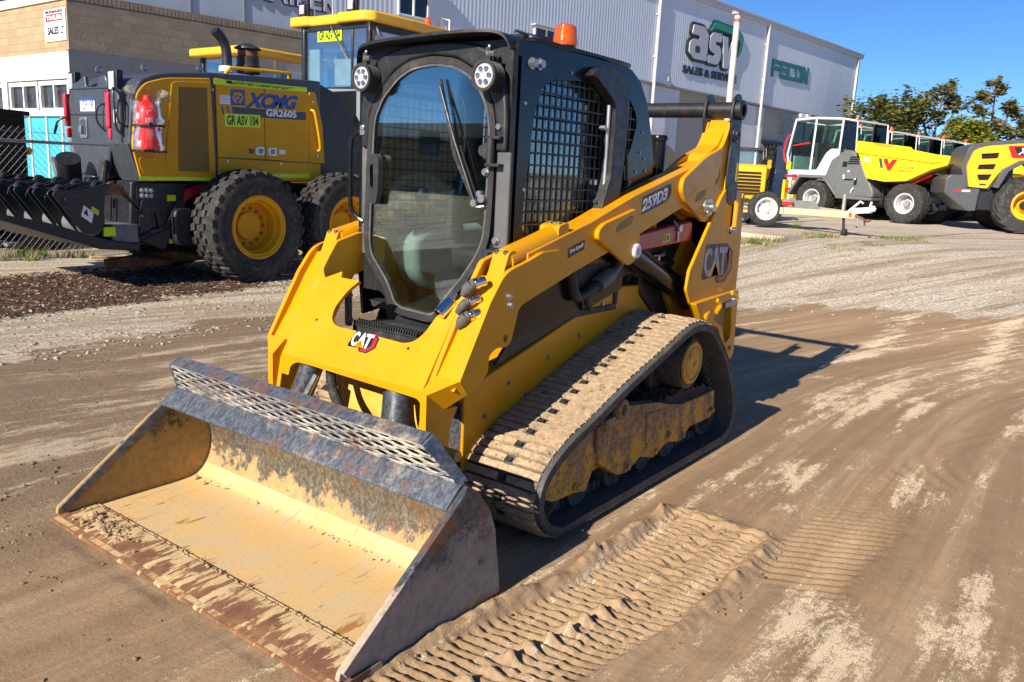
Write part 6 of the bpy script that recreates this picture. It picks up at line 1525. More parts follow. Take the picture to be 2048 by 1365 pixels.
m = MB(); m.prism(rnd([(-4.50, 1.25), (-5.6, 1.25), (-5.6, 2.6), (-4.9, 2.5)], .02), 'y', -8.05, -6.85); m.build("cab_base", "grader_black", gd_, bevel=.02)
m = MB(); m.prism([(-8.06, 2.62), (-6.60, 2.58), (-6.66, 2.02), (-6.80, 2.15), (-7.0, 2.40), (-7.36, 2.55)], 'x', -5.43, -5.37); m.build("cab_skirt", "skirt_grey", gd_, smooth=0)
# rear face of the hood
m = MB(); m.prism(rnd([(-7.80, 1.55), (-7.84, 2.10), (-7.72, 2.28), (-7.58, 2.31), (-7.42, 2.37), (-7.40, 2.24), (-7.12, 2.24), (-7.10, 2.35), (-6.96, 2.37), (-6.92, 2.30), (-6.90, 1.60), (-7.02, 1.20), (-7.70, 1.25)], .03), 'x', -1.735, -1.690); rp = m.build("rear_door", "grader_grey", gd_, bevel=.015, seg=2)
m = MB()
for z in (1.58, 1.92, 2.21): m.box(-1.689, -1.685, -7.80, -6.92, z, z+.012)
m.build("door_seam", "black_print", rp, smooth=0)
plate_sign("number_plate", (-1.6885, -7.545, 1.965), (0, .34, 0), (0, 0, .145), "1IDP 198", rp, "white_print", "blue_print", .01, .14)
m = MB(); m.box(-1.684, -1.682, -7.545, -7.205, 2.085, 2.11); m.build("plate_header", "blue_print", rp, smooth=0)
m = MB(); m.prism(rnd([(-7.57, 1.66), (-7.40, 1.66), (-7.40, 1.90), (-7.57, 1.90)], .03), 'x', -1.690, -1.675, mi=0); m.prism(rnd([(-7.54, 1.70), (-7.43, 1.70), (-7.43, 1.87), (-7.54, 1.87)], .02), 'x', -1.675, -1.67, mi=1); m.box(-1.67, -1.64, -7.53, -7.47, 1.72, 1.80, 0); m.build("door_lock", ["steel", "slate_print"], rp, bevel=.004)
for (y0, y1) in ((-7.92, -7.84), (-6.93, -6.83)):
    m = MB(); m.box(-1.73, -1.655, y0+.01, y1-.01, 1.79, 2.17); m.box(-1.73, -1.665, y0+.03, y1-.01, 1.66, 1.775); tl = m.build("tail_light", "tail_red", gd_, bevel=.012)
m = MB(); m.box(-1.80, -1.66, -6.82, -6.62, 1.58, 2.20); lb = m.build("lamp_housing", "grader_grey", gd_, bevel=.03, seg=3)
m = MB(); m.box(-1.66, -1.655, -6.74, -6.67, 1.84, 1.98); m.build("white_label", "white_print", lb, smooth=0)
m = MB(); m.tube(arc_pts([(-1.66, -6.70, 2.20), (-1.60, -6.62, 2.18), (-1.60, -6.60, 1.95), (-1.62, -6.62, 1.78), (-1.68, -6.60, 1.70)], 5), .012, 8); m.tube(arc_pts([(-1.70, -6.60, 2.08), (-1.62, -6.55, 2.06), (-1.60, -6.54, 1.86), (-1.70, -6.55, 1.80)], 5), .012, 8); m.tube(arc_pts([(-1.69, -6.98, 2.05), (-1.62, -7.02, 2.0), (-1.62, -7.04, 1.85), (-1.69, -6.99, 1.74)], 5), .012, 8); m.tube(arc_pts([(-1.66, -7.84, 1.90), (-1.58, -7.90, 1.84), (-1.58, -8.0, 1.70), (-1.62, -8.0, 1.80)], 4), .012, 8); m.build("guard_rail", "grader_black", gd_)
for (y0, y1) in ((-7.86, -7.74), (-6.92, -6.78)):
    m = MB(); m.box(-1.80, -1.72, y0-.02, y1+.02, 2.16, 2.42, 0); m.box(-1.72, -1.70, y0+.01, y1-.01, 2.20, 2.40, 1); m.build("work_lamp", ["grader_black", "light_lens"], gd_, bevel=.008)
m = MB(); m.prism([(-1.80, 1.20), (-1.66, 1.62), (-1.72, 1.62), (-2.0, 1.20)], 'y', -6.90, HS+.004); m.build("corner_fairing", "grader_grey", gd_, bevel=.01)
m = MB()
for (x, y, z) in ((-1.78, -7.25, 2.40), (-2.05, -6.75, 2.44), (-2.72, -6.70, 2.51)): m.tube([(x+.035*math.cos(k*math.pi/6), y, z+.035+.035*math.sin(k*math.pi/6)) for k in range(12)], .010, 6, closed=True)
m.build("lifting_eye", "steel", gd_)
# exhaust and air cleaner
m = MB(); m.lathe([(0, .10), (.06, .10), (.07, .085)], (-3.27, -6.95, 2.58), 'z', 20, mi=1); m.tube(arc_pts([(-3.27, -6.95, 2.62), (-3.26, -6.95, 2.85), (-3.20, -6.95, 2.97), (-3.10, -6.95, 3.06)], 5), .062, 16); m.build("exhaust_pipe", ["grader_black", "white_frame"], gd_)
m = MB(); m.lathe([(0, .15), (.02, .155), (.10, .15), (.11, .14), (.20, .145), (.21, .12)], (-3.60, -6.98, 2.60), 'z', 24); m.lathe([(0, .13), (.03, .125), (.04, .17), (.06, .165), (.11, .06), (.12, 0)], (-3.60, -6.98, 2.86), 'z', 24); ac = m.build("air_cleaner", "black_plastic", gd_)
m = MB(); m.lathe([(0, .13), (.06, .13)], (-3.60, -6.98, 2.81), 'z', 24); m.build("dust_bowl", "rust", ac)
# cab
m = MB()
for (x, y) in ((-5.40, -6.62), (-5.40, -8.06), (-6.95, -6.62), (-6.95, -8.06)): m.box(x-.035, x+.035, y-.035, y+.035, 2.55, 3.52)
m.box(-5.415, -5.385, -7.00, -6.965, 2.58, 3.48); m.box(-6.95, -5.4, -6.645, -6.60, 2.54, 2.62); m.box(-6.95, -5.4, -8.08, -8.03, 2.54, 2.62); m.box(-5.42, -5.38, -8.06, -6.62, 2.56, 2.63); m.box(-5.42, -5.38, -8.06, -6.62, 3.44, 3.52); m.box(-6.95, -5.4, -6.645, -6.60, 3.42, 3.52)
gc = m.build("cab_frame", "grader_black", gd_, bevel=.01)
m = MB(); m.box(-5.405, -5.398, -8.03, -6.66, 2.63, 3.44); m.box(-6.92, -5.44, -6.628, -6.622, 2.62, 3.42); m.box(-6.92, -5.44, -8.07, -8.065, 2.62, 3.45); m.box(-6.955, -6.948, -8.03, -6.66, 2.62, 3.42); m.build("cab_windows", "cab_glass", gd_, smooth=0)
m = MB(); rf = rnd([(-5.30, -8.30), (-5.30, -7.92), (-5.36, -7.86), (-5.36, -7.26), (-5.28, -7.18), (-5.28, -6.66), (-5.40, -6.52), (-6.2, -6.50), (-7.18, -6.58), (-7.26, -6.8), (-7.26, -8.2), (-7.0, -8.32)], .05)
m.prism(rf, 'z', 3.52, 3.665); m.build("cab_roof", "roof_yellow", gd_, bevel=.03, seg=3)
m = MB(); m.prism(rnd([(-5.8, -8.0), (-5.8, -6.8), (-6.9, -6.8), (-6.9, -8.0)], .1), 'z', 3.66, 3.74); m.build("roof_hump", "roof_yellow", gd_, bevel=.03)
plate_sign("fleet_number", (-5.394, -7.74, 3.29), (0, .535, 0), (0, 0, .175), "GR ASV 104", gc)
m = MB(); m.tube([(-5.37, -7.42, 3.50), (-5.36, -7.22, 3.24), (-5.37, -7.06, 3.02)], [.012, .016, .010], 6); m.build("rear_wiper", "grader_black", gc)
for (x, y) in ((-5.38, -8.08), (-5.40, -7.02)):
    m = MB(); m.box(x-.10, x+.01, y-.07, y+.07, 3.69, 3.86, 0); m.box(x+.01, x+.02, y-.055, y+.055, 3.71, 3.84, 1); m.tube([(x-.02, y-.10, 3.66), (x-.02, y-.10, 3.88), (x-.02, y+.08, 3.90), (x-.02, y+.10, 3.66)], .012, 6); m.build("roof_lamp", ["grader_black", "light_lens"], gd_, bevel=.006)
m = MB(); m.lathe([(0, .06), (.03, .07), (.04, .06), (.13, .05), (.15, 0)], (-6.75, -6.75, 3.67), 'z', 18); m.build("roof_beacon", "amber_lens", gd_)
m = MB(); m.tube([(-7.05, -6.75, 3.62), (-7.05, -6.72, 3.84), (-7.12, -6.62, 3.82), (-7.12, -6.62, 3.6)], .014, 6); m.tube([(-7.0, -6.9, 3.62), (-7.02, -6.75, 3.78)], .02, 6); m.build("lamp_bracket", "steel", gd_)
m = MB(); m.tube([(-5.34, -7.75, 3.66), (-5.34, -7.75, 3.80)], .01, 6); m.tube([(-5.5, -6.95, 3.7), (-5.5, -6.95, 3.9)], .01, 6); m.tube([(-6.0, -6.6, 3.66), (-6.0, -6.6, 3.74)], .012, 6); m.build("antenna", "steel", gd_)
m = MB(); m.prism(rnd([(-7.82, 2.66), (-6.98, 2.64), (-7.02, 3.12), (-7.30, 3.22), (-7.60, 3.22), (-7.82, 3.14)], .10), 'x', -5.95, -5.75); m.build("operator_seat", "console_grey", gd_, bevel=.05)
m = MB(); m.box(-5.50, -5.46, -8.02, -7.78, 2.62, 3.2); m.build("side_console", "console_grey", gd_)
m = MB(); m.tube([(-5.55, -6.62, 3.42), (-5.55, -6.54, 3.32), (-5.6, -6.54, 3.25)], .03, 8); m.tube(arc_pts([(-5.5, -6.58, 3.45), (-5.46, -6.52, 3.40), (-5.5, -6.5, 3.3), (-5.54, -6.52, 3.28)], 4), .02, 8); m.build("camera_bracket", "steel", gd_)
m = MB(); m.prism([(-5.6, 1.0), (-9.6, 1.35), (-9.8, 1.6), (-9.2, 1.9), (-7.2, 2.0), (-5.6, 1.9)], 'y', -7.4, -7.0); m.box(-9.6, -9.0, -8.3, -6.2, .6, .8); m.build("front_frame", "grader_yellow", gd_, bevel=.03)
m = MB(); m.prism(rnd([(-5.7, .35), (-7.4, .35), (-7.4, 1.0), (-5.7, 1.0)], .05), 'y', -8.4, -8.2); m.build("blade", "grader_black", gd_)
# frame, tandem and things under the hood
m = MB(); m.box(-4.4, -1.80, -7.75, -6.62, .78, 1.20); m.prism(rnd([(-1.75, 1.20), (-1.70, .55), (-1.95, .45), (-2.4, .50), (-2.45, 1.2)], .03), 'y', -7.7, -6.60); m.prism(rnd([(-2.2, .45), (-5.2, .45), (-5.2, .9), (-2.2, .9)], .1), 'y', -6.75, -6.48); m.build("rear_frame", "grader_black", gd_, bevel=.02)
m = MB(); m.prism(rnd([(-1.85, 1.0), (-1.98, 1.0), (-2.20, .55), (-2.10, .40), (-1.80, .55)], .04), 'y', -6.60, -6.57, holes=[rnd([(-1.93, .85), (-2.02, .84), (-2.05, .65), (-1.95, .62)], .02)]); m.prism(rnd([(-2.30, 1.0), (-2.40, .95), (-2.15, .5), (-2.05, .55)], .02), 'y', -6.59, -6.565); m.build("frame_bracket", "grader_black", gd_, bevel=.006)
m = MB()
for i in range(3):
    for j in range(2): m.lathe([(0, .024), (.012, .028), (.02, .0)], (-1.86-.055*i, -6.585, 1.04+.06*j), 'y', 12, mi=1)
m.box(-2.02, -1.80, -6.62, -6.585, .99, 1.15, 0); m.build("lamp_cluster", ["grader_black", "light_lens"], gd_)
m = MB(); m.box(-2.27, -2.17, -6.60, -6.565, .98, 1.05); m.box(-2.27, -2.17, -6.60, -6.565, .48, .53); m.build("yellow_label", "caution_yellow", gd_)
m = MB(); m.prism([(-2.36, .96), (-2.75, 1.18), (-2.65, 1.2), (-2.40, 1.12)], 'y', -6.60, -6.56); m.build("battery_switch", "red_paint", gd_)
m = MB(); m.tube([(-1.70, -6.55, .52), (-2.2, -6.6, .70), (-2.5, -6.65, .80)], .04, 10); m.build("hose", "grader_black", gd_)
m = MB(); m.cyl((-1.52, -7.55, 1.10), (-1.42, -7.35, 1.42), .13, 20); m.cyl((-1.50, -7.70, 1.0), (-1.40, -7.66, 1.42), .035, 10, mi=1); m.box(-1.7, -1.3, -7.9, -7.2, .95, 1.08); m.build("ripper_cylinder", ["grader_black", "steel"], gd_)
m = MB(); m.tube([(-1.66, -6.98, 1.42), (-1.60, -6.95, 1.15)], [.03, .05], 10); m.build("rubber_boot", "rubber", gd_)
# ripper: plates along a cross tube with shanks
m = MB(); m.cyl((-1.20, -8.85, .73), (-1.20, -6.44, .73), .115, 24); m.box(-1.75, -1.45, -8.3, -6.5, .52, .72); rpr = m.build("ripper_beam", "ripper_grey", gd_)
pl_ = rnd([(-0.80, 1.06), (-0.88, 1.12), (-0.97, 1.08), (-1.15, 1.11), (-1.36, 1.18), (-1.44, 1.17), (-1.36, 1.08), (-1.33, 0.87), (-1.34, 0.74), (-1.24, 0.63), (-1.10, 0.64)], [.04, .04, .05, .1, .05, .03, .06, .1, .08, .06, .08], 4)
for k in range(6):
    y = -6.42-.46*k
    m = MB(); m.prism(pl_, 'y', y-.03, y); m.prism(pl_, 'y', y-.16, y-.13); m.cyl((-.95, y-.2, 1.0), (-.95, y+.02, 1.0), .03, 12); 
    for dx, dz in ((-.90, 1.10), (-1.30, 1.15)): m.tube(arc_pts([(dx+.04, y-.08, dz-.02), (dx, y-.08, dz+.03), (dx-.05, y-.08, dz+.02), (dx-.07, y-.08, dz-.03)], 4), .03, 6)
    m.build("ripper_bracket", "grader_black", gd_, bevel=.006)
m = MB(); y = -6.50; m.prism(rnd([(-1.33, 1.12), (-1.45, 1.19), (-1.58, 1.15), (-1.68, 1.0), (-1.82, .80), (-1.74, .92), (-1.60, 1.04), (-1.50, 1.06), (-1.40, 1.04)], .02), 'y', y-.03, y+.03); m.build("ripper_shank", "rust", gd_, bevel=.008)
m = MB(); decal(m, (-1.085, -6.4195, .83), (-.105, 0, -.08), (-.03, 0, .115), [(0, 0), (1, 0), (1, 1), (0, 1)], .0004, .001, 0); decal(m, (-1.085, -6.4195, .83), (-.105, 0, -.08), (-.03, 0, .115), [(.1, .35), (.6, .35), (.35, .9)], .0014, .0005, 1); decal(m, (-1.19, -6.4195, .88), (-.075, 0, -.05), (-.015, 0, .055), [(0, 0), (1, 0), (1, 1), (0, 1)], .0004, .001, 2); m.build("ripper_label", ["white_print", "black_print", "caution_yellow"], gd_, smooth=0)
m = MB(); m.box(-1.47, -1.34, -6.50, -6.46, .60, .70); m.build("hazard_tag", "hivis", gd_, smooth=0)
m = MB(); m.prism(rnd([(-.30, .86), (-.70, .78), (-1.40, .56), (-1.75, .50), (-1.75, .42), (-1.3, .46), (-.6, .70), (-.30, .80)], .02), 'y', -8.6, -6.46); m.build("ripper_frame", "grader_black", gd_, bevel=.01)
m = MB()
for (x, z) in ((-2.05, .22), (-2.5, .26)): m.tube([(x+.3, -7.3, z-.04), (x, -7.1, z), (x-.35, -6.9, z-.02)], [.06, .09, .03], 8)
m.build("shank_tip", "rust", gd_)
ORG[0] = Vector((0, 0, 0))
# bagged extinguisher strapped to the grader
el = Vector((-1.86, -6.38, 1.56)); 
ex = thing("fire_extinguisher", "red fire extinguisher in a clear plastic bag strapped to the gold machine's side", "fire extinguisher", tuple(el))
m = MB(); m.lathe([(0, .0), (.0, .12), (.03, .135), (.40, .135), (.48, .11), (.53, .05), (.58, .045), (.60, 0)], (0, 0, 0), 'z', 24); ebody = m.build("cylinder", "red_bright", ex)
m = MB(); lettering(m, "FIRE", (.075, .118, .38), (-.10, .008, 0), (0, 0, .045), .0, .003, .03); lettering(m, "EXTINGUISHER", (.10, .112, .29), (-.19, .012, 0), (0, 0, .05), .012, .003, .03); m.build("lettering", "white_print", ebody, smooth=0)
m = MB(); vs = []; fs = []; rng = random.Random(6); H_ = 15; N_ = 22
for i in range(H_):
    z = -.01+.66*i/(H_-1); w = .155+.01*math.sin(i*2.1)+(.07*((i-10)/4)**2 if i > 10 else 0)
    for k in range(N_): a = 2*math.pi*k/N_; q = w+rng.uniform(-.008, .012)+(.012*math.sin(3*a+i)); vs.append((q*math.cos(a)*(1.0 if i < 12 else 1.15), q*math.sin(a)*.92, z+(.03*math.sin(2*a) if i > 12 else 0)))
for i in range(H_-1):
    for k in range(N_): k2 = (k+1) % N_; fs.append([i*N_+k, i*N_+k2, (i+1)*N_+k2, (i+1)*N_+k])
m.add(vs, fs); m.build("plastic_bag", "clear_bag", ex, smooth=60)
m = MB(); m.tube([(.165*math.cos(2*math.pi*k/20), .16*math.sin(2*math.pi*k/20), .26) for k in range(20)], .012, 6, closed=True); m.box(.05, .09, .15, .175, .24, .29); m.build("strap", "black_plastic", ex)
m = MB(); m.box(-.14, .14, -.12, .13, -.03, -.005); m.build("bracket", "grader_black", ex)
# loose timber and a root lying under the grader
m = MB(); m.box(-.22, .22, -.05, .05, 0, .035); pk = m.build("timber_plank", "wood", None, bevel=.004); pk.location = (-2.62, -8.95, .03); pk.rotation_euler = (0, .03, 2.9); tag(pk, "short pale timber plank lying on the ground under the ripper", "plank")
# ------------------------------------------------------------------ row of site dumpers
DB = Vector((-20.796, -4.837, .66))
def make_dumper():
    t = thing("site_dumper", "site dumper with red W emblem on its yellow skip and its whole grey side showing", "dumper", tuple(DB), R(74.155), "yellow skip dumpers parked in a row")
    for (x, y, r, s) in ((0, .24, .515, -1), (2.72, .22, .53, -1), (0, 1.62, .515, 1), (2.72, 1.64, .53, 1)):
        wheel(t, (x, y, r), r, .265, .46, (0, 1, 0), "wheel_silver", nl=17, hub="lead_grey", bolts=0, dish=.35, sgn=s)
    m = MB(); m.box(-.75, 1.9, .45, 1.4, .45, .95); m.box(1.7, 3.1, .55, 1.3, .45, .75); m.box(-.5, 3.3, .7, 1.15, .38, .55); m.build("chassis", "grader_black", t, bevel=.02)
    m = MB(); m.prism(rnd([(.72, 1.76), (.88, 1.88), (1.09, 1.86), (1.35, 1.65), (1.5, 1.32), (1.83, .80), (1.83, .62), (.80, .62), (.33, 1.12), (.48, 1.60)], .06), 'y', .04, 1.8); ec = m.build("engine_cover", "dumper_grey", t, bevel=.04, seg=3)
    m = MB()
    for k in range(4): m.box(1.0+.02*k, 1.33-.0*k, .02, .045, 1.50+.055*k, 1.53+.055*k)
    m.box(.85, .98, .03, .045, 1.42, 1.56); m.box(.95, 1.2, .03, .045, 1.06, 1.10); m.box(1.25, 1.33, .02, .045, .95, 1.12); m.build("cover_vent", "vent_black", ec, smooth=0)
    m = MB()
    for (x, z) in ((.92, 1.18), (.93, 1.12), (1.28, 1.10), (1.05, 1.30)): m.bolt((x, .04, z), (0, -1, 0), .022, .02)
    m.tube(arc_pts([(1.2, .02, .72), (1.24, -.02, .80), (1.27, .0, .86)], 4), .018, 6); m.build("cover_fastener", "white_frame", ec)
    m = MB(); m.prism([(-.76, .62), (-.44, 1.17), (.36, 1.17), (.86, .62), (.78, .60), (.32, 1.09), (-.40, 1.09), (-.70, .58)], 'y', -.04, .5); m.prism([(.78, .66), (1.85, .62), (1.85, .55), (.78, .56)], 'y', -.04, .5); m.build("fender", "dumper_grey", t, bevel=.015)
    # cab
    m = MB(); f = lambda a, b, y0, y1, w=.035: m.tube([(a[0], y0, a[1]), (b[0], y1, b[1])], w, 4)
    for y in (.12, 1.72):
        pts = [(-.88, 1.22), (-1.0, 1.73), (-.83, 2.70), (-.17, 2.74), (.66, 2.70)]
        for i in range(len(pts)-1): f(pts[i], pts[i+1], y, y)
        f((-.20, 1.24), (-.17, 2.74), y, y); f((.66, 2.70), (.64, 1.85), y, y)
        m.prism(rnd([(-.90, 1.17), (-.90, 1.30), (-.22, 1.30), (.02, 1.32), (.26, 1.78), (.40, 1.90), (.68, 1.90), (.66, 1.62), (.36, 1.17)], .03), 'y', y-.03, y+.03)
    m.box(-.83, -.78, .12, 1.72, 2.68, 2.74); m.box(.62, .68, .12, 1.72, 2.67, 2.73); m.box(-.92, -.85, .12, 1.72, 1.18, 1.26)
    cb_ = m.build("cab_frame", "dumper_white", t, bevel=.008)
    m = MB(); m.prism(rnd([(-.84, 2.735), (-.17, 2.775), (.67, 2.735), (1.08, 2.66), (1.08, 2.62), (.67, 2.69), (-.17, 2.73), (-.84, 2.69)], .01), 'y', .10, 1.74); m.build("cab_roof", "dumper_white", t, bevel=.01)
    m = MB(); m.prism([(-.82, 2.66), (-.96, 1.75), (-.86, 1.30), (-.22, 1.30), (-.19, 2.70)], 'y', .115, .120); m.prism([(-.14, 2.70), (-.18, 1.32), (.02, 1.34), (.26, 1.80), (.40, 1.92), (.62, 1.92), (.62, 2.66)], 'y', .115, .120)
    m.prism([(-.82, 2.66), (-.96, 1.75), (-.86, 1.30), (-.22, 1.30), (.02, 1.34), (.26, 1.80), (.40, 1.92), (.62, 1.92), (.62, 2.66)], 'y', 1.715, 1.720); m.box(-.90, -.895, .16, 1.68, 1.3, 2.66); m.build("cab_windows", "teal_glass", t, smooth=0)
    m = MB(); m.prism([(.68, 2.66), (1.06, 2.60), (1.12, 1.88), (.68, 1.90)], 'y', .13, .135); m.prism([(.68, 2.66), (1.06, 2.60), (1.12, 1.88), (.68, 1.90)], 'y', 1.70, 1.705); m.build("dark_screen", "smoke_glass", t, smooth=0)
    m = MB(); m.tube([(1.08, .13, 2.64), (1.13, .13, 1.86)], .018, 6); m.tube([(1.08, 1.70, 2.64), (1.13, 1.70, 1.86)], .018, 6); m.build("screen_post", "dumper_white", cb_)
    m = MB(); m.prism(rnd([(-.45, 1.3), (.05, 1.3), (.05, 1.45), (-.3, 1.5), (-.42, 2.1), (-.52, 2.1)], .05), 'y', .7, 1.2); m.tube([(.35, .95, 1.5), (.22, .95, 1.85)], .03, 8); m.build("operator_seat", "seat_vinyl", t)
    m = MB(); m.tube([(.20+.05*math.sin(a), .95+.18*math.cos(a), 1.88+.17*math.sin(a)) for a in [k*math.pi/8 for k in range(16)]], .016, 6, closed=True); m.build("steering_wheel", "pale_teal", t)
    m = MB(); m.prism(rnd([(.25, 2.12), (.5, 2.16), (.5, 2.42), (.25, 2.40)], .08), 'y', 1.0, 1.3); m.box(-.84, -.80, .2, 1.6, 1.3, 1.7); m.build("interior_trim", "pale_teal", t)
    m = MB(); m.tube([(-.82, .10, 1.98), (-.30, .10, 2.06)], .018, 6); m.tube(arc_pts([(-.96, .05, 1.5), (-1.05, .02, 1.7), (-1.02, .02, 2.1), (-.92, .05, 2.30)], 5), .024, 8); m.box(-.95, -.60, .05, .10, 1.08, 1.15); m.box(-1.0, -.72, .04, .12, .70, .78); m.build("red_handrail", "red_bright", t)
    m = MB(); m.box(-.94, -.84, .05, .14, 1.30, 1.52); m.box(-.98, -.90, .02, .2, .45, 1.0); m.build("yellow_step_post", "caution_gold", t)
    m = MB(); m.tube([(-.85, .1, 2.66), (-1.0, -.1, 2.72), (-1.15, -.12, 2.6)], .015, 6); m.prism(rnd([(-1.22, 2.30), (-1.10, 2.30), (-1.10, 2.60), (-1.22, 2.60)], .04), 'y', -.16, -.10); m.build("mirror", "black_plastic", t, bevel=.02)
    for y in (.3, .6): 
        m = MB(); m.box(-.90, -.80, y, y+.18, 2.78, 2.90); m.build("roof_lamp", "light_lens", t, bevel=.01)
    m = MB(); m.lathe([(0, .05), (.12, .045), (.15, 0)], (.95, .3, 2.68), 'z', 12); m.build("beacon", "amber_lens", t)
    # skip
    prof = [(1.22, 2.11), (1.76, 2.02), (2.49, 1.86), (3.45, 1.80), (3.75, 1.52), (3.38, 1.41), (2.76, 1.10), (2.19, 1.06), (1.68, 1.13), (1.36, 1.77)]
    m = MB(); P_ = [(1.22, 2.11), (1.74, 2.05), (1.81, 1.98), (2.49, 1.86), (3.57, 1.76), (3.75, 1.52), (3.38, 1.41), (2.76, 1.10), (2.19, 1.06), (1.68, 1.13), (1.36, 1.77)]
    m.prism(P_, 'y', -.12, -.06); m.prism(P_, 'y', 1.84, 1.90)
    shell = [(1.22, 2.11), (1.36, 1.77), (1.68, 1.13), (2.19, 1.06), (2.76, 1.10), (3.38, 1.41), (3.75, 1.52)]
    vs = []; fs = []
    for (x, z) in shell: vs += [(x, -.07, z), (x, 1.85, z)]
    sh2 = [(x+(.04 if i < 3 else 0), z+(.04 if i > 1 else 0)) for i, (x, z) in enumerate(shell)]
    for (x, z) in sh2: vs += [(x, -.07, z), (x, 1.85, z)]
    n = len(shell)
    for i in range(n-1): fs += [[2*i, 2*i+1, 2*i+3, 2*i+2], [2*n+2*i, 2*n+2*i+2, 2*n+2*i+3, 2*n+2*i+1]]
    m.add(vs, fs); m.prism([(1.30, 1.80), (1.80, 1.74), (3.40, 1.56), (3.60, 1.60), (3.60, 1.66), (1.85, 1.86), (1.26, 1.88)], 'y', -.16, -.12); m.prism([(1.70, 1.70), (1.76, 1.70), (1.90, 1.10), (1.84, 1.10)], 'y', -.14, -.12)
    sk = m.build("skip", "dumper_yellow", t, bevel=.012)
    m = MB(); O = (1.95, -.1215, 1.34); U = (.52, 0, 0); V = (0, 0, .32)
    decal(m, O, U, V, [(0, 1), (.16, 1), (.30, .22), (.16, .22)], .0004, .002, 0); decal(m, O, U, V, [(.26, .95), (.46, 1), (.58, .55), (.74, .92), (1, .92), (.68, .02), (.54, .02), (.44, .38), (.34, .62)], .0004, .002, 1)
    lettering(m, "WACKER", (2.53, -.1215, 1.40), (.40, 0, 0), (0, 0, .06), .0004, .002, .02, 0, 2); lettering(m, "NEUSON", (2.53, -.1215, 1.32), (.40, 0, 0), (0, 0, .06), .0004, .002, .02, 0, 2)
    decal(m, (1.52, -.1215, 1.58), (.20, 0, -.01), (0, 0, .10), [(0, 0), (1, 0), (1, 1), (0, 1)], .0004, .002, 3)
    m.build("emblem", ["slate_print", "red_bright", "brown_print", "white_print"], sk, smooth=0)
    m = MB(); m.prism([(2.55, 1.0), (3.3, 1.34), (3.3, 1.26), (2.75, .98)], 'y', .1, .5); m.cyl((1.75, .9, .9), (2.5, .9, 1.1), .06, 10); m.build("tipping_frame", "red_paint", t)
    return t
dump0 = make_dumper()
for k, txt in enumerate(("site dumper whose cab shows right behind the cab of the one with the red W", "site dumper whose cab shows above the emblem skip's rear corner, third in its row", "site dumper whose cab stands above the red W emblem, fourth in its row",
                         "site dumper with small cab in front of the bare twiggy tree, fifth in its row", "site dumper with small cab beneath the lime green tree, sixth in its row", "site dumper with the smallest cab, beside the wheel loader's hood, last in its row")):
    o = Vector((-23.2-2.09*k, -5.35+.40*k, .66)); dup(dump0, tuple(o), R(74.155), txt, "yellow skip dumpers parked in a row")

# ------------------------------------------------------------------ wheel loader cut by the right edge
wl_ = thing("wheel_loader", "yellow and charcoal wheel loader with three slanted vents and a red and black badge", "wheel loader", (-19.18, .62, .655), R(112))
for (x, y, s) in ((0, .32, -1), (0, 2.0, 1), (2.9, .32, -1), (2.9, 2.0, 1)): wheel(wl_, (x, y, .66), .665, .33, .52, (0, 1, 0), "loader_yellow", nl=18, hub="black_print", bolts=0, dish=.45, sgn=s, block=False)
m = MB(); m.prism(rnd([(-1.42, 1.45), (-1.30, 1.02), (-.76, .98), (-.50, 1.44), (-.20, 1.62), (.35, 1.66), (.9, 1.5), (.9, 2.22), (-.30, 2.16), (-1.0, 2.08), (-1.32, 1.98)], [.05, .03, .03, .12, .1, .05, .02, .05, .05, .1, .12], 4), 'y', .42, 1.88); m.build("hood_shell", "loader_grey", wl_, bevel=.03, seg=3)
m = MB(); v1 = rnd([(-1.06, 1.80), (-.68, 1.84), (-.69, 1.71), (-1.03, 1.68)], .02); v2 = rnd([(-1.07, 1.55), (-.71, 1.58), (-.74, 1.45), (-1.09, 1.44)], .02); v3 = rnd([(-1.08, 1.32), (-.76, 1.34), (-.82, 1.20), (-1.03, 1.19)], .02)
m.prism(rnd([(-1.33, 1.50), (-1.22, 1.03), (-.82, 1.01), (-.58, 1.46), (-.24, 1.68), (.35, 1.70), (.8, 1.6), (.8, 2.12), (-.30, 2.06), (-.98, 1.98), (-1.22, 1.88)], [.08, .03, .03, .12, .1, .05, .02, .05, .05, .12, .1], 4), 'y', .36, .42, holes=[v1, v2, v3]); hs = m.build("hood_side", "loader_yellow", wl_, smooth=30)
m = MB()
for v_ in (v1, v2, v3): m.prism(v_, 'y', .405, .415)
m.box(-1.0, -.86, .352, .358, 1.08, 1.11); m.build("hood_vent", "vent_black", hs, smooth=0)
m = MB(); m.prism(rnd([(-.52, 2.0), (.5, 2.06), (.5, 1.75), (-.40, 1.73)], .03), 'y', .352, .358, mi=1); m.prism(rnd([(-.49, 1.975), (.48, 2.03), (.48, 1.80), (-.37, 1.79)], .02), 'y', .348, .354, mi=0); lettering(m, "XC948", (-.27, .348, 1.81), (.6, 0, .02), (0, 0, .15), .0005, .003, .04, .1, 2); m.prism([(-.49, 1.975), (-.40, 1.975), (-.30, 1.80), (-.37, 1.79)], 'y', .345, .349, mi=1); m.build("model_badge", ["black_print", "red_bright", "white_print"], hs, smooth=0)
m = MB(); m.prism(rnd([(-1.62, 1.30), (-1.72, 1.20), (-1.72, .86), (-1.17, .46), (-.98, .47), (-.95, 1.0), (-1.25, 1.0), (-1.30, 1.30)], .03), 'y', .40, 1.9); m.build("counterweight", "loader_grey", wl_, bevel=.03, seg=3)
m = MB(); m.prism([(-1.50, .90), (-1.34, .905), (-1.34, .95), (-1.50, .945)], 'y', .394, .399, mi=0); m.prism([(-1.34, .905), (-1.16, .91), (-1.16, .955), (-1.34, .95)], 'y', .394, .399, mi=1); m.build("reflector", ["red_bright", "white_print"], wl_, smooth=0)
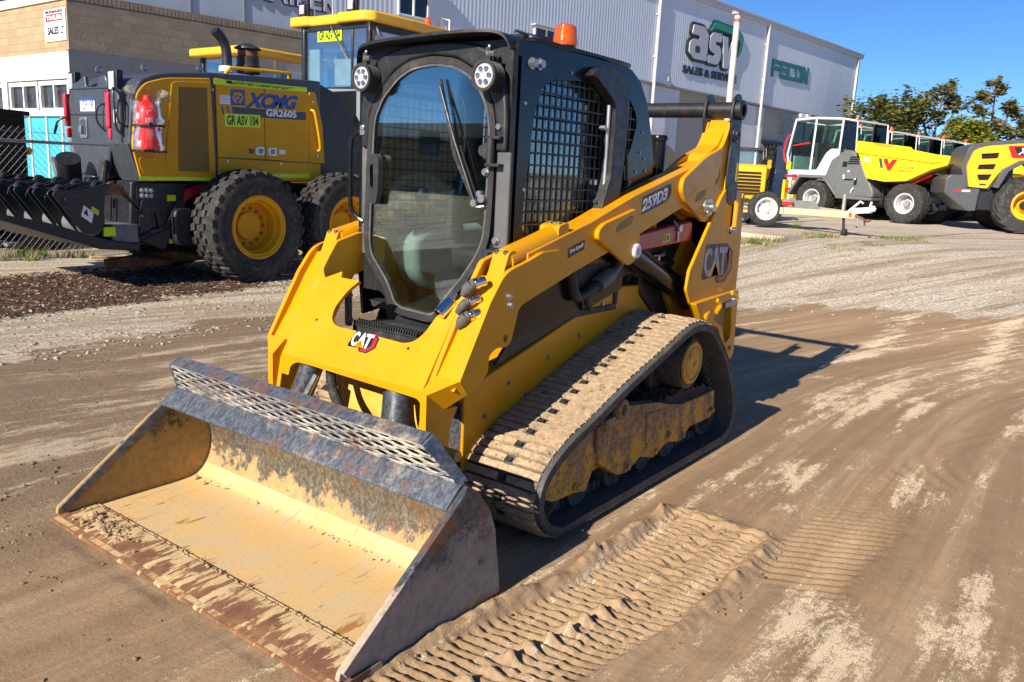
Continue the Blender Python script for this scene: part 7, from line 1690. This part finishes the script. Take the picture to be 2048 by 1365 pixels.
m = MB(); m.box(-.95, .9, .5, 1.8, .5, 1.0); m.box(.8, 4.0, .8, 1.5, .6, 1.3); m.prism([(-.55, .62), (-.50, 1.42), (-.30, 1.56), (-.30, .9)], 'y', .44, .6); m.build("chassis", "grader_black", wl_, bevel=.02)
m = MB(); m.prism(rnd([(-.62, 1.02), (-.46, 1.42), (-.18, 1.60), (.35, 1.64), (.35, 1.70), (-.24, 1.68), (-.58, 1.46), (-.74, 1.04)], .03), 'y', .20, .44); m.build("fender", "loader_grey", wl_, bevel=.01)
m = MB(); m.box(.9, 2.2, .45, 1.85, 1.6, 3.1); m.build("cab_glazing", "smoke_glass", wl_, bevel=.05)
m = MB()
for (x, y) in ((.9, .45), (2.2, .45), (.9, 1.85), (2.2, 1.85)): m.box(x-.05, x+.05, y-.05, y+.05, 1.6, 3.1)
m.box(.8, 2.3, .38, 1.92, 3.1, 3.25); m.build("cab_frame", "loader_grey", wl_, bevel=.02)
m = MB(); m.prism([(2.6, 1.6), (3.2, 1.6), (4.6, .6), (4.4, .4), (3.0, 1.2)], 'y', .9, 1.4); m.build("boom", "loader_yellow", wl_, bevel=.02)
m = MB(); m.prism([(4.4, .0), (5.3, .0), (5.3, .04), (4.7, .1), (4.5, .5), (4.8, 1.0), (4.7, 1.0), (4.35, .5)], 'y', -.1, 2.4); m.build("bucket", "loader_grey", wl_)

# ------------------------------------------------------------------ trailer with a spare wheel
tr_ = thing("trailer", "weathered cream flatbed trailer drawbar with white-rimmed spare wheel and jockey leg", "trailer", (-12.8, -3.2, .655)); ORG[0] = Vector((-12.8, -3.2, .655))
a43 = R(43); dx_ = Vector((math.cos(a43), math.sin(a43), 0)); px_ = Vector((-dx_.y, dx_.x, 0))
wheel(tr_, (-12.775, -3.223, 1.04), .335, .215, .17, (.80, .60, 0), "white_paint", tread=False, hub=None, bolts=7, dish=.6, boltmat="vent_black")
m = MB()
def beam(p, q, w, h, mi=0):
    p, q = Vector(p), Vector(q); d = (q-p).normalized(); n = d.cross(Vector((0, 0, 1))).normalized(); u = n.cross(d)
    vs = [b_+n*i*w/2+u*j*h/2 for b_ in (p, q) for i, j in ((-1, -1), (1, -1), (1, 1), (-1, 1))]; m.add(vs, [(0, 1, 2, 3), (7, 6, 5, 4), (0, 4, 5, 1), (1, 5, 6, 2), (2, 6, 7, 3), (3, 7, 4, 0)], mi)
beam((-13.0, -3.0, 1.02), (-12.16, -1.36, 1.05), .07, .125); beam((-13.9, -2.6, 1.06), (-12.2, -1.40, 1.06), .07, .11); beam((-14.3, -3.6, 1.02), (-12.9, -3.3, 1.02), .08, .13); beam((-14.3, -4.4, 1.0), (-12.95, -3.75, 1.0), .08, .13); beam((-12.95, -3.75, 1.0), (-12.9, -2.9, 1.02), .08, .13); m.build("drawbar", "trailer_cream", tr_, bevel=.006)
m = MB(); beam((-14.6, -4.6, 1.11), (-12.98, -3.1, 1.11), 1.0, .03); beam((-13.6, -2.96, 1.11), (-13.3, -2.6, 1.11), .5, .02); m.build("deck", "galv", tr_)
m = MB(); m.tube([(-12.41, -1.655, 1.40), (-12.40, -1.65, 1.10)], .032, 10); m.tube([(-12.36, -1.62, 1.0), (-12.30, -1.565, .72)], .025, 8, mi=1); m.lathe([(-.04, .0), (-.04, .07), (.04, .07), (.04, 0)], (-12.295, -1.56, .725), 'y', 16, mi=1); m.tube([(-12.95, -1.52, 1.02), (-12.95, -1.51, .80)], .025, 8); m.build("jockey_wheel", ["galv", "rubber"], tr_)
m = MB(); beam((-12.20, -1.42, 1.12), (-12.10, -1.10, 1.16), .10, .10); m.tube([(-12.22, -1.5, 1.12), (-12.14, -1.30, 1.30), (-12.15, -1.26, 1.26)], .022, 8); m.tube([(-12.12, -1.14, 1.16), (-12.14, -1.12, 1.30)], .02, 8); m.lathe([(0, .05), (.05, .06), (.09, .03), (.10, 0)], (-12.11, -1.08, 1.14), 'z', 12); m.build("tow_coupling", "white_paint", tr_, bevel=.006)
m = MB(); m.tube(arc_pts([(-12.16, -1.38, 1.05), (-12.10, -1.22, 1.0), (-12.06, -1.15, .96), (-12.05, -1.08, .98)], 4), .02, 6); m.tube([(-12.10, -1.2, 1.0), (-12.12, -1.18, .88)], .015, 6); m.build("safety_chain", "rust", tr_)
m = MB(); beam((-13.35, -2.70, 1.22), (-13.05, -2.45, 1.03), .5, .02); m.build("tread_ramp", "galv", tr_)
m = MB(); m.box(-12.95, -12.90, -2.88, -2.86, .98, 1.06); m.box(-12.20, -12.155, -1.48, -1.42, 1.02, 1.09); m.box(-12.93, -12.88, -3.72, -3.62, 1.0, 1.04); m.build("marker_lamp", "orange_amber", tr_)
m = MB(); m.box(-13.0, -12.9, -3.15, -2.75, 1.13, 1.20); m.build("tail_lamp", "red_bright", tr_)
for c_ in ((-13.75, -4.05, .92),): wheel(tr_, c_, .28, .17, .17, (.5, .86, 0), "white_paint", tread=False, hub=None, bolts=0, dish=.6)
for c_ in ((-14.5, -4.9, .92),): wheel(tr_, c_, .28, .17, .17, (.5, .86, 0), "white_paint", tread=False, hub=None, bolts=0, dish=.6)
ORG[0] = Vector((0, 0, 0))
m = MB(); rng = random.Random(12)
for i in range(60):
    a = rng.uniform(0, 6.3); h = rng.uniform(.05, .16); x, y = rng.gauss(0, .12), rng.gauss(0, .05); m.add([(x-.012, y, 0), (x+.012, y, 0), (x+.06*math.cos(a), y+.06*math.sin(a), h)], [(0, 1, 2)])
pt = m.build("grass_tuft", "weed_bright", None, smooth=0); pt.location = (-13.3, -2.75, .675); tag(pt, "bright green grass tuft under the trailer drawbar", "grass tuft")

# ------------------------------------------------------------------ small skid steer beside the trailer
sk_ = thing("skid_steer", "small yellow skid steer with black roofed cab half hidden behind the loader's tower", "skid steer", (-15.3, -4.9, .655), R(-155))
# local +x points away from the camera here, the tail grille is at -x
m = MB(); m.prism(rnd([(-.62, .55), (-.66, 1.22), (-.50, 1.28), (.2, 1.25), (.6, .9), (.6, .4), (-.5, .4)], .04), 'y', -.62, .62); bd = m.build("body", "dumper_gold", sk_, bevel=.03)
m = MB()
for k in range(7): m.box(-.675, -.655, -.50, .18, .62+.075*k, .66+.075*k)
m.build("tail_grille", "vent_black", bd, smooth=0)
m = MB(); m.prism(rnd([(-.35, 1.24), (-.40, 1.55), (-.42, 1.60), (.7, 1.60), (.75, 1.2), (.6, .9)], .03), 'y', -.50, -.46); m.prism(rnd([(-.35, 1.24), (-.40, 1.60), (.7, 1.60), (.75, 1.2)], .03), 'y', .46, .50); m.prism(rnd([(-.52, 1.58), (.8, 1.58), (.8, 1.65), (-.50, 1.64)], .02), 'y', -.56, .56); m.box(-.40, -.36, -.5, -.42, 1.24, 1.6); m.box(-.40, -.36, .42, .5, 1.24, 1.6); m.build("cab", "grader_black", sk_, bevel=.01)
m = MB(); m.box(-.385, -.38, -.42, .42, 1.27, 1.57); m.build("rear_window", "teal_glass", sk_, smooth=0)
m = MB(); m.tube([(-.55, .66, 1.24), (-.2, .70, 1.36), (.6, .72, 1.0)], .05, 8); m.build("lift_arm", "dumper_gold", sk_); m = MB(); m.tube([(-.55, -.66, 1.24), (-.2, -.70, 1.36), (.6, -.72, 1.0)], .05, 8); m.build("lift_arm", "dumper_gold", sk_)
m = MB(); m.lathe([(0, .045), (.06, .05), (.10, .03), (.11, 0)], (-.45, .60, 1.26), 'z', 14); m.build("red_cap", "red_bright", sk_)
for (x, y, s) in ((-.38, .60, 1), (.45, .60, 1), (-.38, -.60, -1), (.45, -.60, -1)): wheel(sk_, (x, y, .36), .36, .2, .24, (0, 1, 0), "dumper_gold", tread=False, hub=None, bolts=0, sgn=s)

# ------------------------------------------------------------------ second grader cab behind the first, and the dark machine behind the fence
g2 = thing("road_roller", "second yellow machine with flat yellow roof, seen between the grader's air cleaner and its cab", "road roller", (-7.1, -11.2, .3), R(180))
m = MB(); m.prism(rnd([(-1.2, -.85), (1.1, -.85), (1.1, .85), (-1.2, .85)], .1), 'z', 3.02, 3.16); rf_ = m.build("cab_roof", "roof_yellow", g2, bevel=.03)
for k in range(5):
    m = MB(); m.box(-1.1+.5*k, -1.0+.5*k, .86, .90, 3.04, 3.10); m.build("roof_lamp", "black_plastic", rf_, bevel=.01)
m = MB()
for (x, y) in ((-.95, -.72), (.9, -.72), (-.95, .72), (.9, .72)): m.box(x-.05, x+.05, y-.05, y+.05, 1.9, 3.03)
m.box(-.95, .9, -.76, .76, 1.75, 2.2); m.build("cab_frame", "grader_black", g2, bevel=.02)
m = MB(); m.box(-.92, .87, .72, .73, 2.2, 3.0); m.box(-.92, .87, -.73, -.72, 2.2, 3.0); m.box(-.97, -.96, -.7, .7, 2.2, 3.0); m.build("cab_windows", "cab_glass", g2, smooth=0)
m = MB(); m.prism([(-.9, .75), (.85, .75), (.85, .80), (-.9, .80)], 'z', 2.86, 2.98); m.build("sun_visor", "skirt_grey", g2)
m = MB(); m.prism(rnd([(-2.6, .8), (-2.6, 1.6), (-1.0, 1.8), (1.2, 1.8), (1.6, 1.2), (1.6, .8)], .1), 'y', -.8, .8); m.build("body", "grader_yellow", g2, bevel=.04)
for x in (-1.7, 1.4):
    m = MB(); m.lathe([(-.95, 0), (-.95, .68), (.95, .68), (.95, 0)], (x, 0, .68), 'y', 32); m.build("drum", "dirty_steel", g2)
m = MB(); m.tube(arc_pts([(.3, .80, 2.3), (.35, .85, 2.6), (.3, .82, 2.9)], 4), .015, 6); m.build("wiper", "black_plastic", g2)
lm = thing("compact_loader", "dark compact loader with black canopy and gold boom behind the chain-link fence", "compact loader", (-2.61, -14.75, .1), R(-60))
m = MB(); m.box(-1.3, .95, -.72, .72, 1.98, 2.06); m.prism(rnd([(.70, 2.0), (.95, 1.98), (.60, .9), (.40, .9)], .03), 'y', .55, .70); m.prism(rnd([(.70, 2.0), (.95, 1.98), (.60, .9), (.40, .9)], .03), 'y', -.70, -.55); m.box(-1.2, -1.05, -.7, .7, .6, 2.0); m.box(-1.2, .5, -.7, .7, .5, 1.1); m.box(-1.1, .3, .5, .7, 1.1, 2.0); m.build("cab", "vent_black", lm, bevel=.02)
m = MB(); m.box(-.6, -.1, -.35, .35, 1.0, 1.7); m.build("seat", "seat_vinyl", lm, bevel=.08)
m = MB(); m.tube([(.60, -.62, 1.5), (.75, -.66, 1.2), (.72, -.66, .9)], .02, 8); m.tube([(.80, .62, 1.9), (.90, .66, 1.4), (.86, .66, .9)], .02, 8); m.build("handrail", "grader_black", lm)
for y in (-.80, .80):
    m = MB(); m.tube(arc_pts([(-1.2, y, 1.35), (.2, y, 1.25), (1.1, y, .85), (1.3, y, .4)], 6), .07, 4); m.build("boom_arm", "grader_yellow", lm)
for (x, y, s) in ((-.8, .7, 1), (.6, .7, 1), (-.8, -.7, -1), (.6, -.7, -1)): wheel(lm, (x, y, .42), .42, .22, .28, (0, 1, 0), "grader_black", tread=False, hub=None, bolts=0, sgn=s)

# black buckets added to fill the dark, shaded area behind the fence, and a low store opposite the yard, seen in the glass
for k, (x, y, rz, txt) in enumerate(((-2.35, -11.3, .3, "black bucket added for the dark area right behind the fence near the ripper's end"), (-1.65, -11.9, -.4, "black bucket added for the dark area behind the fence below the gold boom"))):
    o = thing("dark_fill_bucket", txt, "bucket", (x, y, 0), rz, "buckets added behind the fence")
    m = MB(); sh = arc_pts([(-.5, .62), (-.62, .35), (-.5, .10), (-.2, .02), (.25, .05), (.5, .12)], 5); m.prism(sh+[(p[0]*.93, p[1]*.93+.03) for p in sh[::-1]], 'y', -.75, .75); m.build("shell", "grader_black", o)
    for yy in (-.75, .73):
        m = MB(); m.prism(sh+[(-.1, .55)], 'y', yy, yy+.02); m.build("cheek", "grader_black", o)
    for q in range(5):
        m = MB(); m.box(.45, .66, -.7+.33*q, -.62+.33*q, .09, .14); m.build("tooth", "ripper_grey", o)
st = thing("storage_shed", "long low dark store across the yard that shows only in the glass reflections", "building", (44, -30, 0), R(90))
m = MB(); m.box(-34, 34, -4, 4, 0, 3.5); m.build("wall", "store_dark", st)
m = MB(); m.prism([(-4.4, 3.5), (0, 4.7), (4.4, 3.5), (4.4, 3.35), (-4.4, 3.35)], 'x', -34.5, 34.5); m.build("roof", "store_dark", st)
for q in range(9):
    m = MB(); m.box(-30+7*q, -26+7*q, 4.0, 4.05, 0, 3.0); m.build("roller_door", "slate_print", st)
